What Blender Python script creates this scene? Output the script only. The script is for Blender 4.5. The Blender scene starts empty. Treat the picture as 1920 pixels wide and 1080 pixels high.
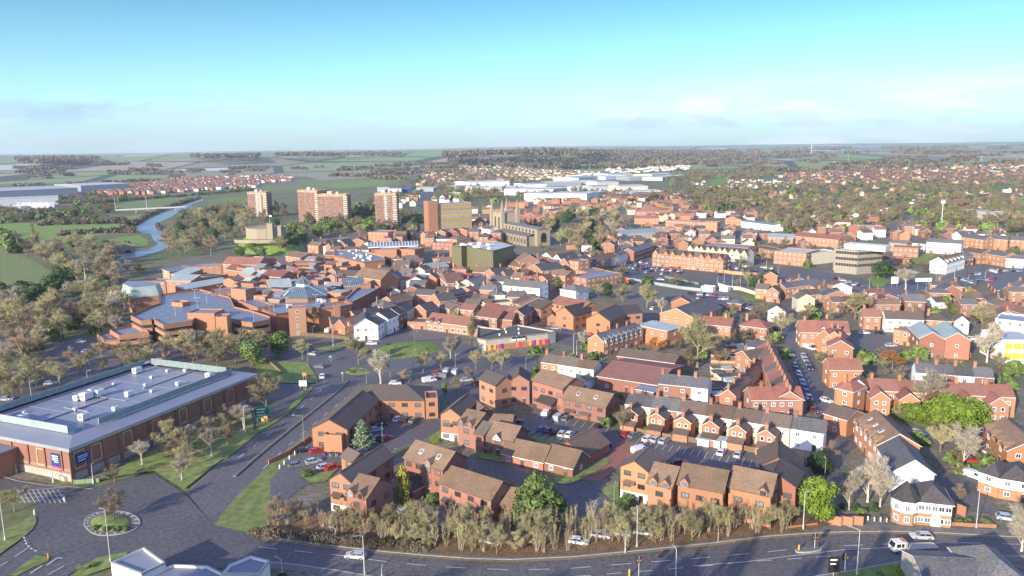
import bpy, math, random
import numpy as np
from mathutils import Vector, Matrix
random.seed(7); rng=np.random.default_rng(7)
SC=bpy.context.scene; COL=SC.collection
# ---------------- camera ----------------
F=1450.0; CH=80.0; PITCH=math.atan(264/F); ROLL=0.0125
cam=bpy.data.objects.new("camera",bpy.data.cameras.new("camera")); COL.objects.link(cam); SC.camera=cam
cam.data.sensor_width=36; cam.data.lens=36*F/1920; cam.data.clip_start=1; cam.data.clip_end=60000
cam.matrix_world=Matrix.Translation((0,0,CH))@Matrix.Rotation(math.pi/2-PITCH,4,'X')@Matrix.Rotation(-ROLL,4,'Z')
# ---------------- sky, sun, exposure ----------------
SUN_AZ=37.2; SUN_EL=18.0          # shadows fall to the right and away from the viewer
W=bpy.data.worlds.new("World"); SC.world=W; W.use_nodes=True
nt=W.node_tree; N=nt.nodes; LK=nt.links; N.clear()
def nd(t,**k):
    n=N.new(t)
    for a,b in k.items(): setattr(n,a,b)
    return n
sky=nd('ShaderNodeTexSky',sky_type='NISHITA',sun_disc=False); sky.sun_elevation=math.radians(SUN_EL); sky.sun_rotation=math.radians(180+SUN_AZ)
sky.air_density=1.0; sky.dust_density=0.6; sky.ozone_density=1.0
tc=nd('ShaderNodeTexCoord'); sep=nd('ShaderNodeSeparateXYZ'); LK.new(tc.outputs['Generated'],sep.inputs[0])
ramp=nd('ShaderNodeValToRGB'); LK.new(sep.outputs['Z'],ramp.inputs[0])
cr=ramp.color_ramp; cr.elements[0].position=0.0; cr.elements[0].color=(.50,.76,1.0,1); cr.elements[1].position=0.45; cr.elements[1].color=(1.15,1.0,1.5,1)  # unseen zenith stop, tinted violet-blue to colour the fill in the shadows
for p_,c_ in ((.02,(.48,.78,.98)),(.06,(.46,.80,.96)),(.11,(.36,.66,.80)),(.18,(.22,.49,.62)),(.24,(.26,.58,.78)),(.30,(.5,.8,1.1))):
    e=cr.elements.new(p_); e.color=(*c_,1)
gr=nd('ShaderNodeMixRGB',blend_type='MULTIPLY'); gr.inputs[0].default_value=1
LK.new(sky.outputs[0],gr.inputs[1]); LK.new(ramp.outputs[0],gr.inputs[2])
mp=nd('ShaderNodeMapping'); mp.inputs['Scale'].default_value=(6,6,42); LK.new(tc.outputs['Generated'],mp.inputs[0])
no=nd('ShaderNodeTexNoise'); no.inputs['Scale'].default_value=1.3; no.inputs['Detail'].default_value=7; no.inputs['Roughness'].default_value=.6; LK.new(mp.outputs[0],no.inputs['Vector'])
zr=nd('ShaderNodeValToRGB'); LK.new(sep.outputs['Z'],zr.inputs[0]); z=zr.color_ramp
z.elements[0].position=0.0; z.elements[0].color=(.8,.8,.8,1); z.elements[1].position=.085; z.elements[1].color=(0,0,0,1)
e=z.elements.new(.045); e.color=(1,1,1,1); e=z.elements.new(.065); e.color=(.35,.35,.35,1)
xr=nd('ShaderNodeMapRange'); xr.inputs['From Min'].default_value=-.05; xr.inputs['From Max'].default_value=.35; xr.inputs['To Min'].default_value=.55; LK.new(sep.outputs['X'],xr.inputs[0])
m1=nd('ShaderNodeMath',operation='MULTIPLY'); LK.new(zr.outputs[0],m1.inputs[0]); LK.new(xr.outputs[0],m1.inputs[1])
cl=nd('ShaderNodeMapRange'); cl.inputs['From Min'].default_value=.46; cl.inputs['From Max'].default_value=.58; LK.new(no.outputs[0],cl.inputs[0])
m2=nd('ShaderNodeMath',operation='MULTIPLY'); LK.new(cl.outputs[0],m2.inputs[0]); LK.new(m1.outputs[0],m2.inputs[1])
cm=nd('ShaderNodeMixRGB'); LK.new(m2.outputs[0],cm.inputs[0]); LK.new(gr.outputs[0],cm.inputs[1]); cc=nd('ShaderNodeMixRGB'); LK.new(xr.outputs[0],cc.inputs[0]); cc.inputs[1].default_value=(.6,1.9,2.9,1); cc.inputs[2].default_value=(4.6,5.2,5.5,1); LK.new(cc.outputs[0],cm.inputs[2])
# a low cloud bank at the left, small cumulus right of centre and thin streaks further right
dv=nd('ShaderNodeMath',operation='DIVIDE'); LK.new(sep.outputs['X'],dv.inputs[0]); LK.new(sep.outputs['Y'],dv.inputs[1])
n3=nd('ShaderNodeTexNoise'); n3.inputs['Scale'].default_value=16; n3.inputs['Detail'].default_value=8; n3.inputs['Roughness'].default_value=.62; m3=nd('ShaderNodeMapping'); m3.inputs['Scale'].default_value=(1,1,2.6); LK.new(tc.outputs['Generated'],m3.inputs[0]); LK.new(m3.outputs[0],n3.inputs['Vector'])
def mth(op,a,b=None):
    q=nd('ShaderNodeMath',operation=op)
    for i,v_ in enumerate((a,b)):
        if v_ is None: continue
        if isinstance(v_,(int,float)): q.inputs[i].default_value=v_
        else: LK.new(v_,q.inputs[i])
    return q.outputs[0]
last=cm.outputs[0]
for a0,z0,ra,rz_,cc_,st_ in ((-.60,.047,.16,.016,(1.5,2.7,3.5),.75),(-.58,.026,.20,.012,(2.0,3.3,4.1),.5),(.15,.040,.05,.014,(4.6,5.2,5.5),.75),(.235,.043,.045,.015,(4.9,5.3,5.6),.7),(.20,.028,.11,.011,(2.6,3.6,4.3),.8),(.38,.034,.14,.007,(3.4,4.3,4.9),.7),(.46,.024,.22,.005,(3.2,4.1,4.7),.7),(.55,.040,.14,.004,(4.6,5.2,5.5),.6)):
    u=mth('DIVIDE',mth('SUBTRACT',dv.outputs[0],a0),ra); w_=mth('DIVIDE',mth('SUBTRACT',sep.outputs['Z'],z0),rz_)
    r2=mth('ADD',mth('MULTIPLY',u,u),mth('MULTIPLY',w_,w_)); v_=mth('ADD',mth('SUBTRACT',0.62,mth('MULTIPLY',r2,.62)),mth('MULTIPLY',mth('SUBTRACT',n3.outputs[0],.5),3.4))
    mr=nd('ShaderNodeMapRange'); mr.inputs['From Min'].default_value=.12; mr.inputs['From Max'].default_value=.75; mr.inputs['To Max'].default_value=st_; LK.new(v_,mr.inputs[0])
    mx_=nd('ShaderNodeMixRGB'); LK.new(mr.outputs[0],mx_.inputs[0]); LK.new(last,mx_.inputs[1]); mx_.inputs[2].default_value=(*cc_,1); last=mx_.outputs[0]
bg=nd('ShaderNodeBackground'); bg.inputs[1].default_value=0.15; LK.new(last,bg.inputs[0])
out=nd('ShaderNodeOutputWorld'); LK.new(bg.outputs[0],out.inputs[0])
sun=bpy.data.objects.new("sun",bpy.data.lights.new("sun",'SUN')); COL.objects.link(sun)
sun.data.energy=4.6; sun.data.angle=math.radians(.53); sun.data.color=(1,.88,.70)
a_=math.radians(SUN_AZ); e_=math.radians(SUN_EL)
sun.rotation_euler=Vector((math.sin(a_)*math.cos(e_),math.cos(a_)*math.cos(e_),-math.sin(e_))).to_track_quat('-Z','Y').to_euler()
VS=SC.view_settings; VS.view_transform='Standard'; VS.look='None'; VS.gamma=1; VS.use_curve_mapping=False; VS.exposure=0.8
SC.cycles.max_bounces=5; SC.cycles.diffuse_bounces=3; SC.cycles.volume_bounces=1; SC.cycles.transparent_max_bounces=6
# ---------------- picture <-> ground ----------------
REG={'A':(0,250,4),'B':(480,250,4),'C':(960,250,4),'D':(1440,250,4),'E':(0,450,4),'F':(480,450,4),'G':(960,450,4),'H':(1440,450,4),
'I':(0,640,4),'J':(480,640,4),'K':(960,640,4),'L':(1440,640,4),'M':(0,810,4),'N':(480,810,4),'O':(960,810,4),'Q':(1440,810,4),
'R':(400,340,6),'S':(680,360,6),'T':(1160,420,6),'U':(1560,400,6),'V':(200,470,6),'W':(480,470,6),'X':(760,470,6),'Z':(0,0,1)}
def px(k,x,y): o=REG[k]; return o[0]+x/o[2],o[1]+y/o[2]
cR,sR=math.cos(ROLL),math.sin(ROLL); cP,sP=math.cos(PITCH),math.sin(PITCH)
def G(x,y,z=0.0):
    u=x-960; v=540-y; a=u*cR+v*sR; b=-u*sR+v*cR
    t=(z-CH)/(-F*sP+b*cP); return Vector((a*t,(F*cP+b*sP)*t,z))
def proj(p):
    dz=p[2]-CH; c=p[1]*cP-dz*sP; b=(p[1]*sP+dz*cP)/c*F; a=p[0]/c*F
    u=a*cR-b*sR; v=a*sR+b*cR; return 960+u,540-v
def g(k,x,y,z=0.0): return G(*px(k,x,y),z)
def sst(x,a,b):
    t=np.clip((x-a)/(b-a),0,1); return t*t*(3-2*t)
def hz(x,y):
    d=math.hypot(x,y); a=math.atan2(x,y)
    n=.5+.22*math.sin(a*19+1.1)+.14*math.sin(a*43+d*.0011)+.10*math.sin(a*7+d*.0006)
    right=float(sst(a,.05,.28)); s=1-.42*right
    return float(sst(d,2300,5200))*(45+22*n)*s + float(sst(d,8000,13000))*(10+26*right)+ (float(sst(d,2600,4300))*12*math.exp(-((a-.03)/.13)**2))
def Gt(x,y):
    z=0.0
    for _ in range(14):
        b=-(x-960)*sR+(540-y)*cR
        den=-F*sP+b*cP
        if den>-1e-3 or (z-CH)/den>13000/F: return None
        p=G(x,y,z); z=z*.4+hz(p.x,p.y)*.6
        if z>CH-1: return None
    p=G(x,y,z); return p
def inpoly(x,y,P):
    c=False; j=len(P)-1
    for i in range(len(P)):
        xi,yi=P[i][:2]; xj,yj=P[j][:2]
        if (yi>y)!=(yj>y) and x<(xj-xi)*(y-yi)/(yj-yi)+xi: c=not c
        j=i
    return c
# ---------------- materials ----------------
MATS={}
def mat(name,col,rough=.85,var=.12,scale=.6,col2=None,fine=0,metal=0,spec=.3,stripes=None,rnd=.10,bump=0,alt=None):
    if name in MATS: return MATS[name]
    m=bpy.data.materials.new(name); MATS[name]=m; m.use_nodes=True; t=m.node_tree; B=t.nodes['Principled BSDF']
    B.inputs['Roughness'].default_value=rough; B.inputs['Metallic'].default_value=metal; B.inputs['Specular IOR Level'].default_value=spec
    def n(ty,**k):
        q=t.nodes.new(ty)
        for a,b in k.items(): setattr(q,a,b)
        return q
    L=t.links.new; co=n('ShaderNodeTexCoord')
    cur=n('ShaderNodeRGB'); cur.outputs[0].default_value=(*col,1); cur=cur.outputs[0]
    ns=n('ShaderNodeTexNoise'); ns.inputs['Scale'].default_value=scale; ns.inputs['Detail'].default_value=6; ns.inputs['Roughness'].default_value=.65; L(co.outputs['Object'],ns.inputs['Vector'])
    if col2:
        mr=n('ShaderNodeMapRange'); mr.inputs['From Min'].default_value=.40; mr.inputs['From Max'].default_value=.62; L(ns.outputs[0],mr.inputs[0])
        mx=n('ShaderNodeMixRGB'); L(mr.outputs[0],mx.inputs[0]); L(cur,mx.inputs[1]); mx.inputs[2].default_value=(*col2,1); cur=mx.outputs[0]
    if alt:
        oi2=n('ShaderNodeObjectInfo'); ml=n('ShaderNodeMath',operation='MULTIPLY'); L(oi2.outputs['Random'],ml.inputs[0]); ml.inputs[1].default_value=7.31; fr=n('ShaderNodeMath',operation='FRACT'); L(ml.outputs[0],fr.inputs[0]); mx=n('ShaderNodeMixRGB'); L(fr.outputs[0],mx.inputs[0]); L(cur,mx.inputs[1]); mx.inputs[2].default_value=(*alt,1); cur=mx.outputs[0]
    if fine:
        n2=n('ShaderNodeTexNoise'); n2.inputs['Scale'].default_value=fine; n2.inputs['Detail'].default_value=3; L(co.outputs['Object'],n2.inputs['Vector']); vs=n2.outputs[0]
    else: vs=ns.outputs[0]
    ad=n('ShaderNodeMapRange'); ad.inputs['From Min'].default_value=.3; ad.inputs['From Max'].default_value=.7; ad.inputs['To Min'].default_value=1-var*2; ad.inputs['To Max'].default_value=1+var*2; L(vs,ad.inputs[0])
    val=ad.outputs[0]
    if stripes:
        ax,per,amt=stripes
        w=n('ShaderNodeTexWave',wave_type='BANDS',bands_direction=ax); w.inputs['Scale'].default_value=1/per/ (2*math.pi)*6.283*0.3183; w.inputs['Distortion'].default_value=.6; L(co.outputs['Object'],w.inputs['Vector'])
        sm=n('ShaderNodeMapRange'); sm.inputs['To Min'].default_value=1-amt; L(w.outputs[0],sm.inputs[0])
        mu=n('ShaderNodeMath',operation='MULTIPLY'); L(val,mu.inputs[0]); L(sm.outputs[0],mu.inputs[1]); val=mu.outputs[0]
    if rnd:
        oi=n('ShaderNodeObjectInfo'); om=n('ShaderNodeMapRange'); om.inputs['To Min'].default_value=1-rnd*1.6; om.inputs['To Max'].default_value=1+rnd*1.6; L(oi.outputs['Random'],om.inputs[0])
        mu=n('ShaderNodeMath',operation='MULTIPLY'); L(val,mu.inputs[0]); L(om.outputs[0],mu.inputs[1]); val=mu.outputs[0]
    hs=n('ShaderNodeVectorMath',operation='SCALE'); L(cur,hs.inputs[0]); L(val,hs.inputs['Scale'])
    L(hs.outputs[0],B.inputs['Base Color'])
    if bump:
        bp=n('ShaderNodeBump'); bp.inputs['Strength'].default_value=bump; bp.inputs['Distance'].default_value=.1; L(vs,bp.inputs['Height']); L(bp.outputs[0],B.inputs['Normal'])
    return m
M=dict(
 brick=mat('red_brick',(.37,.155,.105),alt=(.27,.145,.11),var=.10,scale=.35,fine=3,rnd=.14),
 ob=mat('orange_brick',(.46,.21,.108),alt=(.33,.185,.12),var=.09,scale=.35,fine=3,rnd=.10),
 db=mat('dark_brick',(.26,.11,.08),var=.12,scale=.35,fine=3),
 bb=mat('buff_brick',(.55,.34,.19),var=.08,fine=2.5),
 wh=mat('white_render',(.78,.77,.73),var=.04,scale=.4),
 cr=mat('cream_render',(.62,.55,.40),var=.06),
 st=mat('weathered_stone',(.40,.33,.24),var=.16,scale=.5,col2=(.26,.22,.16)),
 co=mat('pale_concrete',(.42,.38,.32),var=.07),
 tn=mat('tan_concrete',(.29,.255,.205),var=.06), dy=mat('dull_yellow_panel',(.48,.32,.09),var=.1),
 tb=mat('tan_brick',(.27,.125,.09),var=.06),
 gc=mat('green_cladding',(.17,.155,.085),rough=.5,var=.05,stripes=('X',1.2,.12)),
 rb=mat('brown_roof_tile',(.175,.115,.080),alt=(.12,.10,.085),var=.09,scale=.22,col2=(.13,.092,.062),fine=2.2,rnd=.16,bump=.3),
 ro=mat('ochre_roof_tile',(.22,.145,.095),var=.09,scale=.22,col2=(.17,.115,.07),fine=2.2,bump=.3),
 rg=mat('grey_slate',(.115,.118,.125),rough=.6,var=.15,scale=.3,col2=(.15,.135,.11),fine=2,rnd=.2,bump=.2),
 rr=mat('red_roof_tile',(.33,.135,.09),alt=(.21,.11,.085),var=.09,scale=.25,col2=(.24,.10,.075),fine=2.2,rnd=.16,bump=.3),
 rd=mat('dark_roof_tile',(.075,.068,.066),rough=.7,var=.15,fine=2.2,rnd=.2,bump=.3),
 rp=mat('pale_metal_roof',(.36,.42,.38),rough=.5,var=.07,scale=.2,stripes=('X',1.0,.12)),
 ff=mat('flat_felt_roof',(.24,.255,.28),rough=.42,var=.14,scale=.10,col2=(.15,.165,.20),spec=.5),
 fp=mat('pale_flat_roof',(.55,.56,.55),rough=.55,var=.08,scale=.1,col2=(.42,.43,.44)),
 fg=mat('mossy_flat_roof',(.15,.14,.10),rough=.8,var=.12,scale=.15,col2=(.10,.10,.08)),
 tr=mat('white_trim',(.74,.73,.70),var=.03,rnd=0),
 bt=mat('brown_trim',(.11,.065,.045),var=.05,rnd=0),
 gl=mat('window_glass',(.12,.14,.16),rough=.12,var=.35,scale=.5,spec=.8,rnd=.5),
 gr=mat('roof_glazing',(.18,.24,.28),rough=.2,var=.1,spec=.8,stripes=('X',1.1,.55)),
 mg=mat('grey_metal',(.33,.35,.36),rough=.45,var=.05,metal=.3),
 mm=mat('mesh_screen',(.30,.37,.36),rough=.6,var=.1,stripes=('X',.8,.35)),
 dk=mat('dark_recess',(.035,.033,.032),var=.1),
 ye=mat('yellow_panel',(.72,.44,.06),var=.05), pk=mat('magenta_panel',(.62,.05,.22),var=.05), pu=mat('purple_panel',(.2,.04,.3),var=.05), orp=mat('orange_panel',(.75,.25,.03),var=.05), blp=mat('blue_sign',(.02,.06,.25),var=.03,rnd=0), gs=mat('green_sign',(.01,.16,.10),var=.03,rnd=0),
 asph=mat('asphalt',(.098,.092,.086),rough=.66,var=.16,scale=.035,col2=(.125,.118,.11),fine=1.2,rnd=.05,spec=.45),
 pave=mat('pavement',(.16,.145,.125),var=.12,scale=.15,fine=1.5,rnd=.06),
 bpav=mat('brick_paving',(.27,.125,.085),var=.12,scale=.2,fine=2),
 yard=mat('yard_ground',(.20,.168,.13),var=.18,scale=.09,col2=(.12,.13,.065),fine=.8,rnd=0),
 grass=mat('grass',(.165,.225,.055),var=.16,scale=.03,col2=(.20,.21,.08),fine=.5,rnd=.08),
 lawn=mat('lawn_grass',(.155,.255,.035),var=.16,scale=.06,col2=(.20,.24,.06),fine=.7,rnd=.08),
 rough_g=mat('rough_grass',(.17,.15,.075),var=.16,scale=.012,col2=(.10,.135,.045),fine=.3,rnd=.08),
 soil=mat('bare_soil',(.28,.21,.15),var=.12,scale=.02),
 frost=mat('pale_field',(.42,.42,.36),var=.1,scale=.01),
 water=mat('river_water',(.17,.20,.24),rough=.3,var=.15,scale=.02,spec=.8,rnd=0),
 line=mat('white_marking',(.62,.62,.60),var=.1,scale=1,rnd=0), yl=mat('yellow_marking',(.5,.36,.08),var=.1,rnd=0),
 kerb=mat('kerb_stone',(.34,.32,.29),var=.1,scale=.5),
 bark=mat('bark',(.22,.175,.125),var=.15,scale=2), barkp=mat('pale_bark',(.50,.46,.40),var=.15,scale=1.5),
 tw1=mat('olive_twigs',(.37,.33,.175),var=.2,scale=.5,rnd=.22), tw2=mat('brown_twigs',(.31,.235,.155),var=.2,scale=.5,rnd=.22),
 tw3=mat('grey_twigs',(.43,.375,.29),var=.18,scale=.5,rnd=.15), tw4=mat('rust_twigs',(.42,.19,.06),var=.2,scale=.5,rnd=.12),
 lf1=mat('green_foliage',(.14,.20,.055),var=.35,scale=.8,rnd=.22), lf2=mat('dark_foliage',(.045,.082,.028),var=.3,scale=.8,rnd=.22),
 lf3=mat('bright_foliage',(.16,.235,.025),var=.28,scale=.7,rnd=.10), lf4=mat('golden_foliage',(.27,.25,.045),var=.3,scale=.6,rnd=.08), lf5=mat('bluish_foliage',(.15,.20,.12),var=.3,scale=.8,rnd=.08),
 wood=mat('fence_wood',(.24,.17,.11),var=.14,scale=1,stripes=('X',.3,.25)), litter=mat('leaf_litter',(.23,.125,.065),var=.25,scale=.4,col2=(.12,.10,.05),fine=2,rnd=0),
 tyre=mat('tyre_rubber',(.025,.025,.025),rnd=0), rim=mat('wheel_rim',(.45,.45,.46),rough=.35,metal=.6,rnd=0), cgl=mat('car_glass',(.02,.025,.03),rough=.08,spec=.9,rnd=0),
 hl=mat('headlight',(.7,.72,.74),rough=.15,rnd=0), tl=mat('tail_light',(.45,.02,.01),rough=.2,rnd=0), pole=mat('lamp_column',(.50,.51,.49),rough=.5,var=.04,rnd=.1), gpole=mat('green_column',(.20,.26,.14),rough=.5,var=.04,rnd=.1),
 td1=mat('far_olive_twigs',(.25,.22,.12),var=.2,scale=.05,rnd=0), td2=mat('far_brown_twigs',(.22,.175,.115),var=.2,scale=.05,rnd=0),
 wg=mat('distant_wood',(.17,.15,.09),var=.3,scale=.02,col2=(.13,.095,.065),fine=.05,rnd=0), wd=mat('distant_conifer',(.045,.075,.04),var=.25,scale=.02,rnd=0),
 blk=mat('black_plastic',(.02,.02,.02),rnd=0),
)
CARC={'white':(.72,.72,.72),'silver':(.42,.44,.46),'grey':(.16,.17,.18),'black':(.02,.02,.023),'blue':(.03,.07,.20),'red':(.48,.02,.015),'maroon':(.14,.02,.02),'pale blue':(.25,.33,.42),'orange':(.6,.2,.03)}
for k,v in CARC.items(): M['car_'+k]=mat(k.replace(' ','_')+'_paint',v,rough=.25,var=.03,spec=.7,rnd=0)
# ---------------- mesh helper ----------------
class MB:
    def __init__(s): s.v=[]; s.f=[]; s.m=[]
    def face(s,pts,mi=0):
        b=len(s.v); s.v+= [tuple(p) for p in pts]; s.f.append(tuple(range(b,b+len(pts)))); s.m.append(mi); return s
    def box(s,x0,x1,y0,y1,z0,z1,mi=0,mt=None,bot=False):
        b=len(s.v); s.v+=[(x0,y0,z0),(x1,y0,z0),(x1,y1,z0),(x0,y1,z0),(x0,y0,z1),(x1,y0,z1),(x1,y1,z1),(x0,y1,z1)]
        for q in ((0,1,5,4),(1,2,6,5),(2,3,7,6),(3,0,4,7)): s.f.append(tuple(b+i for i in q)); s.m.append(mi)
        s.f.append((b+4,b+5,b+6,b+7)); s.m.append(mi if mt is None else mt); s.f.append((b+3,b+2,b+1,b)); s.m.append(mi)
        return s
    def prism(s,P,z0,z1,mi=0,mt=None,cap=True):
        n=len(P); b=len(s.v); s.v+=[(p[0],p[1],z0) for p in P]+[(p[0],p[1],z1) for p in P]
        for i in range(n): j=(i+1)%n; s.f.append((b+i,b+j,b+n+j,b+n+i)); s.m.append(mi)
        if cap: s.f.append(tuple(b+n+i for i in range(n))); s.m.append(mi if mt is None else mt); s.f.append(tuple(b+i for i in reversed(range(n)))); s.m.append(mi)
        return s
    def cyl(s,c,r0,r1,z0,z1,n=8,mi=0,ax='z'):
        r=[]
        for k,(rr,z) in enumerate(((r0,z0),(r1,z1))):
            for i in range(n):
                a=2*math.pi*i/n; u,w=rr*math.cos(a),rr*math.sin(a)
                r.append((c[0]+u,c[1]+w,z) if ax=='z' else (c[0]+u,z,c[1]+w) if ax=='y' else (z,c[0]+u,c[1]+w))
        b=len(s.v); s.v+=r
        for i in range(n): j=(i+1)%n; s.f.append((b+i,b+j,b+n+j,b+n+i)); s.m.append(mi)
        s.f.append(tuple(b+n+i for i in range(n))); s.m.append(mi); s.f.append(tuple(b+i for i in reversed(range(n)))); s.m.append(mi)
        return s
    def seg(s,p,q,r0,r1,n=3,mi=0):
        p=Vector(p); q=Vector(q); d=(q-p).normalized(); u=d.orthogonal().normalized(); w=d.cross(u); b=len(s.v)
        for c,r in ((p,r0),(q,r1)):
            for i in range(n):
                a=2*math.pi*i/n; s.v.append(tuple(c+u*(r*math.cos(a))+w*(r*math.sin(a))))
        for i in range(n): j=(i+1)%n; s.f.append((b+i,b+j,b+n+j,b+n+i)); s.m.append(mi)
        return s
    def mesh(s,name,*mats,smooth=False):
        me=bpy.data.meshes.new(name); me.from_pydata(s.v,[],s.f)
        for m in mats: me.materials.append(M[m] if isinstance(m,str) else m)
        if len(mats)>1: me.polygons.foreach_set('material_index',s.m)
        if smooth: me.polygons.foreach_set('use_smooth',[True]*len(s.f))
        me.update(); return me
THINGS=[]
def add(name,me,parent=None,loc=(0,0,0),rz=0,sc=None,mats=None):
    o=bpy.data.objects.new(name,me); COL.objects.link(o); o.location=loc; o.rotation_euler[2]=rz
    if sc is not None: o.scale=sc if hasattr(sc,'__len__') else (sc,sc,sc)
    if parent is not None: o.parent=parent
    return o
def tag(o,look,cat,group=None,fixed=False,kind=None,pos=None):
    o['label']=look; o['category']=cat
    if group: o['group']=group
    if kind: o['kind']=kind
    THINGS.append((o,fixed,pos)); return o
def struct(name,me,loc=(0,0,0),label=None):
    o=add(name,me,None,loc); o['kind']='structure'; o['label']=label or name.replace('_',' '); o['category']=name.replace('_',' '); return o
OCC=set()
def occ_poly(P,pad=0):
    xs=[p[0] for p in P]; ys=[p[1] for p in P]
    for i in range(int(min(xs)//3)-1,int(max(xs)//3)+2):
        for j in range(int(min(ys)//3)-1,int(max(ys)//3)+2):
            if inpoly(i*3+1.5,j*3+1.5,P): OCC.add((i,j))
def free(P):
    xs=[p[0] for p in P]; ys=[p[1] for p in P]
    for i in range(int(min(xs)//3),int(max(xs)//3)+1):
        for j in range(int(min(ys)//3),int(max(ys)//3)+1):
            if (i,j) in OCC and inpoly(i*3+1.5,j*3+1.5,P): return False
    return True
def occd(x,y): return (int(x//3),int(y//3)) in OCC
WN={'brick':'red brick','ob':'orange brick','db':'dark brick','bb':'buff brick','wh':'white','cr':'cream','tn':'concrete','tb':'tan brick','st':'stone','co':'concrete','gc':'green clad'}
RN={'rb':'brown','ro':'ochre','rg':'grey','rr':'red','rd':'dark','rp':'pale metal','ff':'flat grey','fp':'flat white','fg':'mossy flat','gr':'glazed'}
SM={}
def win_mesh(w,h,fr):
    k=('w',w,h,fr)
    if k not in SM:
        b=MB(); t=.13
        b.box(-w/2,w/2,-.09,.01,h-t,h,0).box(-w/2,w/2,-.13,.01,0,t,0).box(-w/2,-w/2+t,-.09,.01,t,h-t,0).box(w/2-t,w/2,-.09,.01,t,h-t,0)
        nb=max(1,round(w/.7))
        for i in range(1,nb): x=-w/2+w*i/nb; b.box(x-.04,x+.04,-.07,.01,t,h-t,0)
        b.face([(-w/2+t,-.03,t),(w/2-t,-.03,t),(w/2-t,-.03,h-t),(-w/2+t,-.03,h-t)],1)
        SM[k]=b.mesh('window',fr,'gl')
    return SM[k]
def door_mesh(m='bt'):
    k=('d',m)
    if k not in SM:
        b=MB(); b.box(-.5,.5,-.07,.01,0,2.05,0).box(-.58,.58,-.10,-.0,2.05,2.15,1).box(-.3,.3,-.09,-.05,1.2,1.8,2); SM[k]=b.mesh('door',m,'tr','gl')
    return SM[k]
def chim_mesh(h=1.7,m='brick'):
    k=('c',h,m)
    if k not in SM:
        b=MB(); b.box(-.45,.45,-.32,.32,-1.2,h,0).box(-.52,.52,-.39,.39,h-.35,h-.15,0)
        for x in (-.24,.24): b.cyl((x,0),.13,.10,h,h+.45,6,1)
        SM[k]=b.mesh('chimney',m,'ob')
    return SM[k]
def frame2(A,B_):
    d=(B_-A); L=math.hypot(d.x,d.y); rz=math.atan2(d.y,d.x); return L,rz
def loc2w(A,rz,x,y): c,s=math.cos(rz),math.sin(rz); return (A.x+x*c-y*s,A.y+x*s+y*c)
def roofmesh(L,d,h,typ,rise,rm,wallm,ov=.35,th=.16):
    r=MB(); x0,x1,y0,y1=-ov,L+ov,-ov,d+ov
    if typ=='gable':
        k=rise/(d/2); m=d/2; lo=h-ov*k; top=h+rise
        for ys,ye,sg in ((y0,m,1),(y1,m,-1)):
            a=[(x0,ys,lo),(x1,ys,lo),(x1,ye,top),(x0,ye,top)]; 
            if sg<0: a=[a[1],a[0],a[3],a[2]]
            r.face([(p[0],p[1],p[2]+th) for p in a],0); r.face([a[3],a[2],a[1],a[0]],1)
            r.face([a[0],a[1],(a[1][0],a[1][1],a[1][2]+th),(a[0][0],a[0][1],a[0][2]+th)],1)
            for e,q in ((1,2),(3,0)): r.face([a[e],a[q],(a[q][0],a[q][1],a[q][2]+th),(a[e][0],a[e][1],a[e][2]+th)],1)
        r.box(x0,x1,m-.12,m+.12,top+th-.03,top+th+.09,0)
    elif typ=='cross':
        k=rise/(L/2); m=L/2; lo=h-ov*k; top=h+rise
        for xs,xe,sg in ((x0,m,-1),(x1,m,1)):
            a=[(xs,y0,lo),(xe,y0,top),(xe,y1,top),(xs,y1,lo)]
            if sg>0: a=[a[1],a[0],a[3],a[2]]
            r.face([(p[0],p[1],p[2]+th) for p in a],0); r.face([a[3],a[2],a[1],a[0]],1)
            for e,q in ((0,1),(2,3),(3,0),(1,2)): r.face([a[e],a[q],(a[q][0],a[q][1],a[q][2]+th),(a[e][0],a[e][1],a[e][2]+th)],1)
        r.box(m-.12,m+.12,y0,y1,top+th-.03,top+th+.09,0)
    elif typ=='hip':
        i=min(L,d)/2; top=h+rise
        if L>=d: R0=(i,d/2,top); R1=(L-i,d/2,top)
        else: R0=(L/2,i,top); R1=(L/2,d-i,top)
        c=[(x0,y0,h),(x1,y0,h),(x1,y1,h),(x0,y1,h)]
        if L>=d: fs=([c[0],c[1],R1,R0],[c[1],c[2],R1],[c[2],c[3],R0,R1],[c[3],c[0],R0])
        else: fs=([c[0],c[1],R0],[c[1],c[2],R1,R0],[c[2],c[3],R1],[c[3],c[0],R0,R1])
        for f in fs: r.face(f,0)
        r.face(c[::-1],1)
        r.box(x0,x1,y0-.05,y0+.02,h-.18,h-.004,1).box(x1-.02,x1+.05,y0,y1,h-.18,h-.004,1).box(x0-.05,x0+.02,y0,y1,h-.18,h-.004,1)
    elif typ=='mono':
        a=[(x0,y0,h),(x1,y0,h),(x1,y1,h+rise),(x0,y1,h+rise)]
        r.face([(p[0],p[1],p[2]+th) for p in a],0); r.face(a[::-1],1)
        for e,q in ((0,1),(1,2),(2,3),(3,0)): r.face([a[e],a[q],(a[q][0],a[q][1],a[q][2]+th),(a[e][0],a[e][1],a[e][2]+th)],1)
    elif typ=='flat':
        r.box(.3,L-.3,.3,d-.3,h-.5,h-.35,0); r.box(-.05,L+.05,-.05,.3,h,h+.1,1).box(-.05,L+.05,d-.3,d+.05,h,h+.1,1).box(-.05,.3,.3,d-.3,h,h+.1,1).box(L-.3,L+.05,.3,d-.3,h,h+.1,1)
    return r.mesh('roof',rm,wallm)
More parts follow.
